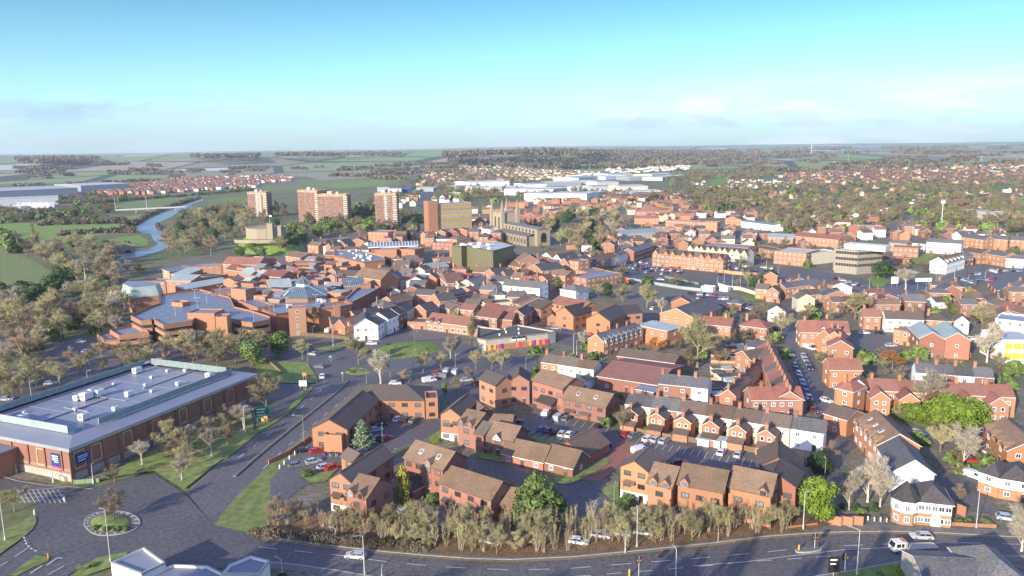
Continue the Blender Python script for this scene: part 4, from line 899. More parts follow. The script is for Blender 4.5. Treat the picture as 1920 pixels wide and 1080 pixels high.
def H(k,p1,p2,h,d,roof='gable',rise=2.2,wall='brick',rm='rb',name='house',**kw): return bld(name,k,p1,p2,h,d,roof,rise,wall,rm,**kw)
# L-shaped office
H('J',(672,436),(1262,441),6,13,'hip',2.8,'ob','rb','office_building',look='long rear wing of the L-shaped office with hipped brown roof',cat='office',fr='bt',sp=3.6,fixed=True,ww=1.8)
H('J',(420,648),(684,662),6,(925,440),'cross',2.6,'ob','rb','office_building',look='front wing of the L-shaped office, orange gable towards parked red cars',cat='office',fr='bt',fixed=True,cols=2,ww=1.6)
H('J',(505,700),(640,706),5,4,'flat',0,'ob','rb','porch_block',look='square brick bay before the office front wing',cat='office',fixed=True,win=False,occ=False)
H('J',(1270,430),(1362,425),6.5,7,'flat',0,'ob','rd','office_building',look='small orange stair tower at the right end of the office',cat='office',fixed=True,fr='bt',cols=1)
# flats, lower middle
_r=H('N',(552,352),(722,384),8,(1100,186),'cross',2.0,'ob','rb','apartment_house',wall2='wh',split=2.2,fr='bt',cols=2,look='three-storey flats with orange gable and whitewashed base',cat='flats',fixed=True)
canopies(_r,(.35,),z=5.0,w=2.6)
_r=H('N',(680,460),(825,498),7,(1030,377),'gable',2.6,'brick','ro','apartment_house',fr='bt',look='brown roofed flats with two small dormers behind roadside shrubs',cat='flats',fixed=True)
dormers(_r,2,1.6,'brick','ro')
_r=H('N',(1112,190),(1400,282),8,(1580,190),'gable',2.8,'brick','ro','apartment_house',fr='bt',look='three-storey flats behind the golden conifer',cat='flats',fixed=True)
dormers(_r,1,1.6,'brick','ro',.5,.8); rooflights(_r,(.3,.75),2.8)
_r=H('N',(1372,378),(1762,508),5.5,(1905,402),'gable',2.6,'brick','ro','terraced_house',fr='bt',look='two-storey row with plain brown roof left of the broad conifer',cat='house',fixed=True,sp=3.4)
canopies(_r,(.2,.75),w=3.4)
H('N',(1840,545),(2010,580),3.5,8,'gable',2.4,'ob','ro','house',fr='bt',look='low brick house directly left of the broad conifer',cat='house',fixed=True)
H('N',(1175,442),(1292,384),2.6,5,'gable',1.4,'db','rd','bin_store',look='small dark roofed shelter beside the golden conifer',cat='shelter',fixed=True,win=False)
H('J',(720,905),(835,868),5.5,5,'cross',1.5,'ob','rb','house',look='orange gabled stair bay on the back of the flats',cat='flats',fixed=True,fr='bt',cols=1)
# estate, middle
_r=H('J',(1385,545),(1532,560),7.6,(1700,450),'cross',1.9,'ob','rb','apartment_house',wall2='wh',split=2.2,fr='bt',cols=2,look='tall orange gabled house with white base beside the access road',cat='house',fixed=True)
canopies(_r,(.35,),z=5.0,w=2.4)
_r=H('J',(1512,612),(1640,642),6.4,(1785,560),'gable',2.4,'brick','ro','house',fr='bt',look='house with two tiny dormers joined to the white based gable',cat='house',fixed=True)
dormers(_r,2,1.4,'brick','ro')
H('J',(1640,690),(1705,705),5.5,(1790,620),'gable',2,'brick','rb','house',fr='bt',look='narrow link house in the middle of the estate row',cat='house',fixed=True)
_r=H('J',(1705,700),(1925,748),5.3,8,'gable',2.6,'brick','ro','house',fr='bt',look='house with white boarded bay in the estate row',cat='house',fixed=True)
canopies(_r,(.15,.8)); dormers(_r,1,2.4,'wh','rb',.3,.7,.6,.1)
H('J',(1640,560),(1782,538),5.5,(1935,432),'cross',2.2,'brick','rb','house',fr='bt',look='dark roofed house running back behind the estate row',cat='house',fixed=True)
H('J',(1795,330),(1925,300),7.5,9,'cross',2.2,'ob','rb','apartment_house',fr='bt',look='orange gabled flats nearest the junction trees',cat='flats',fixed=True,cols=1)
H('K',(-30,300),(130,300),7.6,9,'cross',2.2,'brick','rb','apartment_house',fr='bt',look='three-storey corner flats beside the estate car park',cat='flats',fixed=True,cols=2)
H('K',(148,290),(378,358),7.6,(492,292),'gable',2.4,'brick','ro','apartment_house',fr='bt',look='three-storey flats with brown roof left of the parked white van',cat='flats',fixed=True)
_r=H('K',(375,425),(702,492),5.4,(806,428),'gable',2.6,'brick','ro','terraced_house',fr='bt',look='two-storey brown roofed row above the white car van bays',cat='house',fixed=True)
canopies(_r,(.2,.55),w=3.6); rooflights(_r,(.3,.7),2.6)
H('K',(185,445),(292,482),2.4,5,'gable',1.5,'brick','rd','bin_store',fr='bt',look='small dark roofed outhouse in the estate car park',cat='shelter',fixed=True,win=False)
H('K',(-75,838),(232,905),2.7,(290,820),'gable',2.9,'brick','ro','bungalow',fr='tr',look='left bungalow of the pair with long ochre roof',cat='bungalow',fixed=True)
H('K',(240,900),(455,952),2.7,(560,860),'gable',3.0,'brick','ro','bungalow',fr='tr',look='right bungalow of the pair next to the brick drive',cat='bungalow',fixed=True)
H('K',(300,800),(548,868),2.7,(686,748),'cross',2.9,'brick','rb','bungalow',fr='bt',look='bungalow wing with dark tiled slope facing the brick drive',cat='bungalow',fixed=True,win=False,occ=True)
H('K',(-210,640),(-10,650),5.4,8,'gable',2.2,'brick','ro','house',fr='bt',look='house behind the left end of the parked car row',cat='house',fixed=True)
H('K',(-40,700),(90,655),2.8,5,'hip',1.5,'brick','rb','garage',fr='bt',look='low hipped garage beside the parked cars',cat='garage',fixed=True,win=False)
# terrace flats lower right
_r=H('O',(815,258),(1025,302),8,(1140,190),'cross',2.0,'ob','rb','apartment_house',wall2='wh',split=2.4,fr='bt',cols=2,look='left gabled end of the roadside flats with whitewashed base',cat='flats',fixed=True)
canopies(_r,(.35,),z=5.0,w=2.6)
_r=H('O',(1018,378),(1195,418),7.0,9,'gable',3.0,'ob','ro','apartment_house',fr='bt',look='roadside flats bay with two dormer gables beside the ivy',cat='flats',fixed=True)
dormers(_r,2,1.8,'ob','ro')
_r=H('O',(1245,388),(1582,452),7.6,9,'gable',3.0,'ob','ro','apartment_house',fr='bt',look='middle block of the roadside flats, right of the ivy',cat='flats',fixed=True)
dormers(_r,1,1.8,'ob','ro',0,.3); canopies(_r,(.15,.5,.85))
_r=H('O',(1625,412),(1940,478),7.6,9,'gable',3.0,'ob','ro','apartment_house',fr='bt',look='right block of the roadside flats behind bare shrubs',cat='flats',fixed=True)
canopies(_r,(.2,.6,.9)); dormers(_r,1,1.8,'ob','ro',.7,.95)
H('Q',(-80,262),(222,296),8,(306,174),'cross',2.8,'brick','rb','apartment_house',fr='bt',look='tall gabled flats at the corner of the side street',cat='flats',fixed=True)
H('Q',(-130,345),(208,412),7.6,(238,300),'cross',2.6,'brick','rb','apartment_house',fr='bt',look='second gabled flats nearer the round bush',cat='flats',fixed=True,cols=3)
H('Q',(-170,440),(70,460),6.5,9,'cross',2.4,'brick','rb','apartment_house',fr='bt',look='low gabled flats behind the right shrubs',cat='flats',fixed=True)
# long terrace with rear wings
row('terraced_house','K',(845,474),(1238,532),5.6,8,2,walls=['cr','brick'],roofs=['rg','rg'],ch=1,rise=2.4,outrig=dict(w=4.6,d=5.5,h=5,rise=1.5,wall='ob',low=1,x=.45),group='houses of the long terrace',sp=3.2,look='long terrace house with grey slates',cat='house')
row('terraced_house','K',(1238,532),(1650,592),5.6,8,2,walls=['cr','cr'],roofs=['rb','rb'],ch=1,rise=2.4,outrig=dict(w=4.6,d=5.5,h=5,rise=1.5,wall='ob',low=1,x=.4),group='houses of the long terrace',sp=3.2,look='long terrace house with brown tiles',cat='house')
row('terraced_house','K',(1655,594),(2080,662),5.6,8,2,walls=['cr','cr'],roofs=['rb','rb'],ch=1,rise=2.4,outrig=dict(w=4.6,d=5.5,h=5,rise=1.5,wall='ob',low=1,x=.35),group='houses of the long terrace',sp=3.2,look='long terrace house with mottled tiles',cat='house')
H('L',(160,650),(416,690),5.6,7,'gable',2.2,'wh','rg','house',ch=1,look='white end house with grey roof beside the side street',cat='house',fixed=True)
row('terraced_house','K',(1095,322),(1470,362),5.6,8,3,walls=['brick','brick','wh'],roofs=['rg'],ch=1,rise=2.3,group='short terrace in front of the big tree',cat='house')
row('terraced_house','K',(215,160),(612,218),5.6,(665,180),3,walls=['ob','wh','cr'],roofs=['rb'],ch=1,rise=2.3,group='short terrace left of the red roofed hall',cat='house')
H('K',(560,300),(640,262),3,4,'gable',1,'wh','rg','house',look='small white rear extension left of the red roofed hall',cat='house',fixed=True,win=False)
H('K',(640,262),(1088,330),4.2,(1205,170),'gable',2.0,'brick','rr','hall',look='wide low hall with plain reddish roof',cat='hall',fixed=True,sp=6)
H('K',(930,360),(1060,384),3.4,(1090,300),'mono',.5,'brick','gr','hall',look='glazed roof extension of the low red hall',cat='hall',fixed=True,win=False)
H('K',(790,110),(1215,165),4.6,10,'gable',1.6,'brick','rb','hall',look='long brown roofed range behind the low red hall',cat='hall',fixed=True,win=False)
# right side
bld('hall','L',(826,795),(940,972),6.4,(1285,1042),'gable',3.0,'wh','rg',look='white rendered hall with grey roof, gable towards the road',cat='hall',fixed=True,cols=2,ww=1.4)
_r=bld('house','L',(655,592),(822,775),6.2,10,'gable',3.0,'ob','ro',look='long orange brick range with brown roof and dormers joined to the white hall',cat='house',fixed=True)
dormers(_r,4,1.6,'ob','ro',.1,1); rooflights(_r,(.2,.45,.7),3.0)
bld('house','L',(592,592),(722,545),5.0,7,'cross',1.8,'ob','rb',look='small orange gabled house at the upper end of the white hall range',cat='house',fixed=True,cols=1)
def turret():
    r,L,d,A,rz=bld('house','Q',(1130,520),(1384,548),5.4,8.5,'hip',2.8,'wh','rd',wall2='ob',split=2.9,look='corner house with octagonal turret, white above orange brick',cat='house',fixed=True,cols=5)
    P=[(-2.2+2.9*math.cos(a*math.pi/4+.39),1.5+2.9*math.sin(a*math.pi/4+.39)) for a in range(8)]
    t=add('turret',MB().prism(P,0,2.9,1).prism(P,2.9,5.6,0).mesh('turret','wh','ob'),r)
    q=MB(); c=(-2.2,1.5,9.2)
    Q=[(-2.2+3.3*math.cos(a*math.pi/4+.39),1.5+3.3*math.sin(a*math.pi/4+.39),5.5) for a in range(8)]
    for i in range(8): q.face([Q[i],Q[(i+1)%8],c])
    q.face(Q[::-1]); add('turret_roof',q.mesh('turret_roof','rd'),r)
    for i in (4,5,6):
        a=(i+.5)*math.pi/4+.39; rr=2.9*math.cos(math.pi/8)
        for z in (.8,3.3): add('window',win_mesh(1.1,1.4,'tr'),r,(-2.2+rr*math.cos(a),1.5+rr*math.sin(a),z),a+math.pi/2)
    add('arched_door',MB().box(-.9,.9,-.12,-.02,0,2.1).cyl((0,2.1),.9,.9,-.12,-.02,14,0,'y').mesh('arched_door','tr'),r,(L*.55,0,0))
turret()
H('Q',(1584,296),(1735,345),5.0,7,'hip',2.4,'wh','rd','house',wall2='ob',split=2.6,look='left half of the white and brick villas at the right edge',cat='house',fixed=True)
H('Q',(1740,345),(1990,385),5.0,8,'hip',2.6,'wh','rd','house',wall2='ob',split=2.6,look='right half of the white and brick villas at the right edge',cat='house',fixed=True)
_r=bld('house','L',(1615,645),(1795,820),5.2,10,'gable',3.0,'ob','ro',look='orange house with brown roof and dormers right of the bright hedge',cat='house',fixed=True,cols=2)
dormers(_r,4,1.6,'ob','ro')
# red terrace with projecting gables
row('terraced_house','L',(770,372),(1860,428),6.0,8.5,5,walls=['ob'],roofs=['rr'],ch=1,rise=2.6,outrig=dict(w=5.5,d=5,h=5.2,rise=2.2,wall='ob',rm='rr',x=.22,ch=False),group='red roofed terrace behind the bright hedge',sp=3,cat='house',look='red roofed gabled terrace house')
row('terraced_house','L',(1110,240),(1700,282),5.2,8,4,walls=['wh','brick'],roofs=['rg'],ch=1,rise=2.4,group='slate terrace behind the red one',cat='house',look='slate roofed terrace house')
_r=H('L',(465,212),(706,216),6.5,8,'gable',2.8,'ob','rr','house',ch=2,look='red roofed corner house with two tall chimneys',cat='house',fixed=True)

H('L',(518,350),(640,380),8,7,'hip',2.2,'ob','rr','house',ch=1,look='tall red corner house with a pointed turret roof',cat='house',fixed=True)
H('L',(612,400),(760,385),5.5,7,'cross',2,'ob','rr','house',look='red gabled house right of the turreted corner',cat='house',fixed=True)
H('L',(620,330),(745,345),7,6,'cross',2,'wh','rr','house',look='white gabled house in the red terrace corner',cat='house',fixed=True)
# street terraces
def street(k,pts,n,h,d,walls,roofs,look,group,rise=2.4,outw=None):
    for i in range(n):
        t=i/n; t2=(i+1)/n
        A=g(k,*pts[0],h).lerp(g(k,*pts[1],h),t); B_=g(k,*pts[0],h).lerp(g(k,*pts[1],h),t2)
        bld('terraced_house',k,None,None,h,d,'gable',rise,walls[i%len(walls)],roofs[i%len(roofs)],ch=1,world=(A,B_),look=look,cat='house',group=group,sides='F' if 0<i<n-1 else 'FRL',ov=0.0 if 0<i<n-1 else .2)
# left of the side street: fronts face right (line runs from near to far), body to the left
street('L',((262,440),(60,60)),11,5.8,7.5,['ob','brick'],['rr','rr','rb'],'red roofed street terrace house, left of the side street','terrace left of the side street')
H('L',(-120,440),(268,436),5.8,8,'gable',2.6,'brick','rr','house',ch=2,look='red brick house end facing the road, left of the side street',cat='house',fixed=True,cols=6)
row('terraced_house','L',(-240,420),(-20,180),5.2,5,6,walls=['ob'],roofs=['rr','rb'],ch=1,rise=2.0,cat='house',look='red roofed rear wing house, left of the street terrace',group='rear wings left of the street terrace')
A_=[('H',(450,800),(640,812)),('H',(435,730),(560,745)),('H',(370,715),(480,735)),('H',(350,650),(470,665))]
for kk,a,c in A_: H(kk,a,c,6.5,7,'cross',2.6,'ob','rr','terraced_house',ch=1,look='red gabled street house, right of the side street',cat='house')
_r=H('H',(245,690),(612,700),6.5,10,'gable',3.6,'ob','rr','house',ch=1,look='big red roofed villa with two small dormers',cat='house',fixed=True,cols=6)
dormers(_r,2,1.5,'wh','rr',.3,1,-1.2,2.5)
H('H',(720,575),(848,578),6,8,'gable',2.6,'ob','rr','house',ch=1,look='red roofed house with bay between the villa and the white gables',cat='house',fixed=True)
H('H',(885,590),(1170,600),6,8,'gable',2.6,'wh','rb','house',ch=2,look='white gabled semi-detached houses behind the twin gabled hall',cat='house',fixed=True)
H('H',(1190,600),(1380,610),5.5,8,'hip',2.4,'ob','rb','house',ch=1,look='brown hipped house behind the twin gabled hall',cat='house',fixed=True)
H('H',(1400,610),(1510,618),5.5,8,'cross',2.4,'wh','rb','house',ch=1,look='white gabled house left of the yellow panelled block',cat='house',fixed=True)
bld('hall','H',(1052,655),(1136,738),7.5,(1322,742),'gable',2.6,'brick','rp',look='left half of the twin gabled brick hall with pale roofs',cat='hall',fixed=True,sp=6)
bld('hall','H',(1240,655),(1322,743),7.5,(1522,757),'gable',2.6,'brick','rp',look='right half of the twin gabled brick hall with pale roofs',cat='hall',fixed=True,sp=6)
H('H',(945,668),(1062,690),6,9,'flat',0,'ob','ff','house',look='flat roofed orange annex left of the twin gabled hall',cat='house',fixed=True)
# yellow-panelled block
def ypanel():
    r,L,d,A,rz=bld('office_block','H',(1775,750),(2060,752),9,16,'flat',0,'wh','fp',look='white office block with yellow panels at the right edge',cat='office',fixed=True,win=False)
    for f in range(2):
        for i in range(int(L//3)): add('panel',MB().box(-1.35,1.35,-.12,-.02,0,2.4).mesh('panel','ye'),r,(1.6+i*3,0,1.8+f*3.6))
    bld('office_block','H',(1705,590),(2010,625),11,14,'flat',0,'wh','ff',look='white upper wing behind the yellow panelled block',cat='office',fixed=True,fr='blk' if False else 'tr')
ypanel()
row('terraced_house','H',(1640,470),(1910,560),5.5,8,3,walls=['ob'],roofs=['rb','rr'],ch=2,cat='house',look='brown roofed house behind the grey bare tree',group='houses at the right edge')
row('terraced_house','H',(1560,380),(1650,470),5.5,10,4,walls=['ob','wh'],roofs=['rb'],ch=1,cat='house',look='brown roofed terrace house beside the yellow bushes',group='terrace beside the yellow bushes')
H('U',(1105,805),(1480,830),5.5,9,'hip',2.2,'ob','rb','house',ch=2,look='brick house with hipped roof behind the yellow bushes',cat='house',fixed=True)
H('U',(770,985),(1040,1000),3.5,12,'cross',2.2,'wh','rg','hall',look='low grey roofed white hall behind the villas',cat='hall',fixed=True,win=False)
H('U',(1065,975),(1170,1000),3.5,7,'cross',1.8,'wh','rd','house',look='small white gabled house beside the low white hall',cat='house',fixed=True)
row('terraced_house','H',(135,365),(410,330),5.8,9,4,walls=['ob'],roofs=['rg'],ch=1,cat='house',look='slate roofed terrace house above the side street',group='slate terraces above the side street')
row('terraced_house','H',(255,420),(560,400),5.2,8,4,walls=['ob'],roofs=['rg','rb'],ch=1,cat='house',look='slate roofed gabled terrace house',group='slate terraces above the side street')
H('H',(420,420),(620,415),5.5,8,'cross',2.4,'ob','rg','house',ch=1,look='grey roofed house right of the slate terraces',cat='house',fixed=True)
row('terraced_house','H',(480,470),(735,465),5,8,3,walls=['ob'],roofs=['rb'],ch=1,rise=2,cat='house',look='brown roofed terrace house behind the villa tree',group='houses behind the red villa')
H('T',(1540,730),(1680,740),5.5,8,'gable',2.3,'ob','rb','house',ch=1,look='red brick house left wing behind the car yard',cat='house',fixed=True)
H('T',(1660,760),(1800,770),5.5,9,'cross',2.4,'ob','rb','house',ch=1,look='gabled red brick house behind the car yard',cat='house',fixed=True)
H('H',(0,530),(130,540),5,8,'cross',2.4,'wh','rb','house',ch=1,look='white gabled house left of the slate terraces',cat='house',fixed=True)
H('G',(1420,630),(1640,650),6,9,'gable',2.6,'ob','rr','house',ch=2,look='red roofed gabled house right of the tall bare tree',cat='house',fixed=True)
H('G',(1710,640),(1910,665),5.5,9,'hip',2.6,'ob','rr','house',ch=1,look='red roofed hipped house left of the side street',cat='house',fixed=True)
H('G',(1755,800),(1900,810),5.2,8,'gable',1.6,'wh','rg','house',look='grey roofed white house top of the left street terrace',cat='house',fixed=True)
row('terraced_house','G',(1790,900),(1960,880),5.2,9,1,walls=['ob'],roofs=['rb'],ch=1,cat='house')
_r=H('G',(1110,550),(1360,585),6.5,(1480,490),'cross',3.2,'ob','rg','chapel',look='large gabled brick hall with dark roof lights',cat='hall',fixed=True,cols=3)

H('G',(1195,470),(1340,475),7,8,'cross',2.4,'ob','rr','house',look='orange gable peeping above the gabled brick hall',cat='house',fixed=True,win=False)
H('G',(940,640),(1165,685),6.8,(1260,650),'mono',.3,'ob','rp','hall',look='square brick hall with pale green flat roof',cat='hall',fixed=True,sp=5)
H('G',(1620,470),(1720,480),3.6,8,'hip',1.6,'brick','rg','house',look='small grey hipped house behind the car yard',cat='house',fixed=True)
H('G',(1450,510),(1610,520),3.2,8,'gable',1.4,'brick','rd','garage',look='low dark roofed garages behind the gabled hall',cat='garage',fixed=True,win=False)
# orange gabled offices
H('G',(330,540),(460,565),7,(560,520),'cross',3.0,'ob','rd','office_building',fr='bt',look='left orange gabled office with arched window',cat='office',fixed=True,cols=1)
H('G',(558,590),(735,610),7,(800,540),'cross',3.2,'ob','rd','office_building',fr='bt',look='middle orange gabled office with arched window',cat='office',fixed=True,cols=1)
H('G',(752,515),(840,555),7,9,'cross',2.4,'ob','rd','office_building',fr='bt',look='right orange gabled office',cat='office',fixed=True,cols=1)
H('G',(265,575),(330,575),4.5,6,'cross',1.6,'ob','rb','office_building',fr='bt',look='small orange gabled wing left of the gabled offices',cat='office',fixed=True,cols=1)
H('G',(285,470),(520,520),8,12,'gable',2.4,'ob','rr','office_building',fr='bt',look='red roofed range behind the left gabled office',cat='office',fixed=True)
H('G',(515,530),(860,540),7,12,'gable',2.2,'ob','rb','office_building',fr='bt',look='brown roofed range linking the gabled offices',cat='office',fixed=True,win=False)
H('G',(5,470),(215,520),6,14,'gable',2.6,'ob','rb','office_building',fr='bt',look='brown roofed brick range left of the gabled offices',cat='office',fixed=True)
for _r in row('terraced_house','G',(690,770),(985,680),5.6,8,4,walls=['ob'],roofs=['rg'],ch=1,rise=2.6,cat='house',look='dormered terrace house in front of the gabled offices',group='dormered terrace'): dormers(_r,2,1.6,'tr','rg')
# building with coloured panels
def panels():
    root,Q,c=prismb('club_building','X',[(800,980),(905,1000),(1605,925),(1690,905),(1260,830),(1090,880),(810,850)],5.0,'co','fg','low grey club building with a row of coloured panels','club',par=.5)
    a=g('X',905,1000,5); b_=g('X',1605,925,5); e=b_-a; rz=math.atan2(e.y,e.x); L=(e.x**2+e.y**2)**.5
    w=add('lower_wall',MB().box(0,L,-.25,-.02,0,2.4).mesh('lower_wall','ob'),root,(a.x-c.x,a.y-c.y,0),rz)
    cs=['ye','pk','ye','pk','pu','orp','pk','ye','pk','pu','ye','pk','orp','pk']
    for i,q in enumerate((.05,.1,.13,.22,.25,.5,.53,.70,.74,.78,.82,.88,.92,.96)): add('panel',MB().box(-.5,.5,-.42,-.28,.6,2.6).mesh('panel',cs[i]),root,(a.x-c.x+e.x*q,a.y-c.y+e.y*q,0),rz)
    for q in (.44,.52,.59): add('dormer',MB().box(-.8,.8,-.6,.1,3.2,4.2,0).face([(-.95,-.7,4.2),(.95,-.7,4.2),(0,-.7,5.1)],1).face([(.95,-.7,4.2),(.95,.1,4.2),(0,.1,5.1),(0,-.7,5.1)],1).face([(-.95,-.7,4.2),(0,-.7,5.1),(0,.1,5.1),(-.95,.1,4.2)],1).mesh('dormer','tr','dk'),root,(a.x-c.x+e.x*q,a.y-c.y+e.y*q,0),rz)
    for q in ((.3,6),(.45,9),(.6,5),(.7,12),(.5,14)): add('roof_vent',MB().cyl((0,0),.35,.35,0,.8,8).mesh('roof_vent','tr'),root,(a.x-c.x+e.x*q[0]-math.sin(rz)*q[1],a.y-c.y+e.y*q[0]+math.cos(rz)*q[1],4.5))
panels()
# long red hall with murals left of it
_r=H('X',(240,790),(700,850),4.4,9,'gable',2.8,'ob','rr','hall',look='long red tiled hall facing the oval green',cat='hall',fixed=True,cols=7,ww=2,wh=1.8)
dormers(_r,2,1.6,'dk','rr',.05,.4)
H('X',(625,855),(820,890),3.6,6,'flat',0,'ob','fg','hall',look='low orange extension right of the long red hall',cat='hall',fixed=True,win=False)
H('X',(20,800),(238,808),3.6,9,'flat',0,'ob','fg','hall',look='flat roofed orange corner left of the long red hall',cat='hall',fixed=True,sp=4)
H('X',(88,660),(235,680),6,9,'cross',2.6,'ob','rd','house',look='orange gable behind the long red hall',cat='house',fixed=True,cols=1)
H('X',(800,735),(1030,765),5.5,11,'gable',2.8,'ob','rr','hall',look='red roofed range behind the grey club building',cat='hall',fixed=True)
H('X',(1035,770),(1200,780),4.5,9,'gable',2.2,'ob','rr','hall',look='red roofed hall with a small white cupola',cat='hall',fixed=True)
H('X',(1195,720),(1335,730),5.5,12,'cross',2.2,'brick','rd','hall',look='dark roofed range right of the cupola hall',cat='hall',fixed=True)
for i,(a,c) in enumerate((((615,660),(765,672)),((865,650),(995,665)),((1000,680),(1125,690)),((1125,690),(1225,705)))): H('X',a,c,5,8,'gable',2.0,'ob','rr','hall',look='red roofed market range',cat='hall')
for i,(a,c) in enumerate((((500,640),(600,650)),((660,600),(815,612)),((820,600),(950,610)),((735,540),(830,548)),((835,550),(905,555)),((400,620),(500,660)))): H('X',a,c,5,7,'gable',2.0,'ob','rb','house',look='brown roofed yard building')
H('X',(910,600),(1230,570),6,9,'flat',0,'cr','fg','house',look='flat roofed shop behind the market ranges')
# pubs and shops left of the oval green
def W_(a,c,h,d,roof,rise,wall,rm,look,**kw): return H('W',a,c,h,d,roof,rise,wall,rm,'shop_building',look=look,cat=kw.pop('cat','shop'),fixed=True,**kw)
W_((1100,850),(1365,835),6.5,(1480,740),'cross',3.0,'wh','rd','white gabled pub facing the oval green',cols=3,ch=1)
_r=W_((1000,850),(1190,800),4,6,'gable',2.6,'ob','rr','red roofed dormered wing left of the white pub')
dormers(_r,2,1.3,'wh','rr')
W_((860,835),(1010,820),4,10,'gable',2.6,'ob','rd','dark roofed outbuilding left of the white pub',win=False)
W_((1030,720),(1120,740),6,14,'cross',2,'ob','rd','orange gable behind the white pub',cols=1)
W_((1370,840),(1440,800),6.5,10,'gable',2.4,'wh','rd','white shop right of the white pub')
W_((1440,790),(1485,770),6.5,10,'gable',2.2,'cr','rd','narrow cream shop in the curved street',win=True)
W_((1485,770),(1615,715),7,9,'gable',2.6,'wh','rd','white shop with dark shopfront in the curved street')
W_((1615,720),(1700,685),7,9,'gable',2.6,'db','rd','dark shop row, nearer part, in the curved street')
W_((1700,685),(1785,640),7,9,'gable',2.6,'cr','rd','cream shop row at the top of the curved street')
W_((1430,640),(1570,610),7,10,'hip',2.6,'ob','rg','grey hipped shop behind the curved street',ch=1)
W_((1560,590),(1760,540),7,10,'gable',2.6,'ob','ro','ochre roofed shop behind the curved street',ch=2)
W_((1500,480),(1640,470),5.5,9,'cross',2.4,'wh','rd','white gabled shop right of the mall wall',cols=1)
# ================= SHOPPING CENTRE AND TOWN =================
prismb('shopping_centre','W',[(0,620),(225,712),(372,690),(560,650),(760,640),(1080,592),(1080,570),(1250,492),(1395,410),(1290,370),(900,330),(650,330),(450,250),(0,190),(-200,260),(-420,420),(-300,560)],8.5,'ob','ff','main shopping centre block with flat blue-grey roof and glazed octagon','shopping centre',par=.9,units=14)
mall=THINGS[-1][0]
def rotunda():
    p=g('W',540,520,8); r=mall; ox,oy=p.x-mall.location.x,p.y-mall.location.y
    def ring(R,z,n=8): return [(ox+R*math.cos(i*2*math.pi/n+.39),oy+R*math.sin(i*2*math.pi/n+.39),z) for i in range(n)]
    e=add('glazed_octagon',None,r)
    add('drum',MB().prism([q[:2] for q in ring(13,0)],7.2,9.6,0).mesh('drum','ob'),e)
    q=MB(); a,b=ring(13.4,9.6),ring(3.6,13.6)
    for i in range(8): q.face([a[i],a[(i+1)%8],b[(i+1)%8],b[i]])
    add('lower_glazing',q.mesh('lower_glazing','gr'),e); add('lantern',MB().prism([x[:2] for x in ring(3.4,0)],13.4,15.2,0).mesh('lantern','tr'),e)
    q=MB(); a=ring(4.2,15.2)
    for i in range(8): q.face([a[i],a[(i+1)%8],(ox,oy,18.6)])
    add('top_glazing',q.mesh('top_glazing','gr'),e)
    rb=MB()
    for i in range(8):
        a_=ring(13.4,9.65)[i]; b_=ring(3.6,13.65)[i]; rb.seg(a_,b_,.12,.12,4); rb.seg(ring(4.2,15.25)[i],(ox,oy,18.65),.1,.1,4)
    add('ridge_bars',rb.mesh('ridge_bars','mg'),e)
rotunda()
def PB(k,pts,h,wall,rm,look,name='shop_building',cat='shop',**kw): return prismb(name,k,pts,h,wall,rm,look,cat,**kw)
def BX(k,p1,p2,h,d,wall='ob',rm='ff',look='',roof='flat',rise=0,name='shop_building',cat='shop',win=False,**kw):
    return bld(name,k,p1,p2,h,d,roof,rise,wall,rm,look=look,cat=cat,fixed=True,win=win,**kw)
BX('W',(362,652),(556,640),12.5,6,look='tall orange stair tower on the front of the shopping centre',win=True,cols=1,sides='F',door=False)
PB('W',[(700,650),(880,640),(1080,600),(1080,590),(1000,560),(720,600)],10,'ob','ff','shopping centre wing with tall brick bays behind the white pub')
BX('W',(880,610),(945,605),12,3,look='brick pier between the shopping centre bays',occ=False)
PB('W',[(1085,575),(1250,490),(1395,410),(1290,385),(1130,420),(1000,540)],11,'db','ff','shaded service wall of the shopping centre above the curved street')
BX('W',(340,0+150),(520,155),9,14,look='brick box on the shopping centre roof, left of middle',z=0)
BX('W',(665,270),(778,268),11,7,look='small square brick tower behind the glazed octagon')
BX('W',(520,180),(650,190),11,9,look='plain brick block between the rear mall roofs')
BX('W',(990,400),(1220,385),10,12,rm='gr',roof='gable',rise=3,look='glazed roof range right of the octagon')
BX('W',(1170,390),(1292,385),12,6,look='brick lift tower right of the glazed range')
BX('W',(150,420),(400,400),10,14,rm='rp',roof='gable',rise=3,look='pale pitched roof left of the octagon')
BX('W',(0,500),(100,500),10.5,9,look='low brick box at the left of the mall roof')
BX('W',(100,545),(262,560),9,9,rm='gr',roof='mono',rise=2,look='blue sloped glazing left of the octagon')
BX('W',(60,280),(280,300),10.5,12,rm='rr',roof='gable',rise=2.6,look='red gabled glazed range behind the mall deck')
BX('W',(0,240),(110,230),10.5,12,rm='rp',roof='gable',rise=2.6,look='pale gabled roof behind the mall deck')
Rm=random.Random(31)
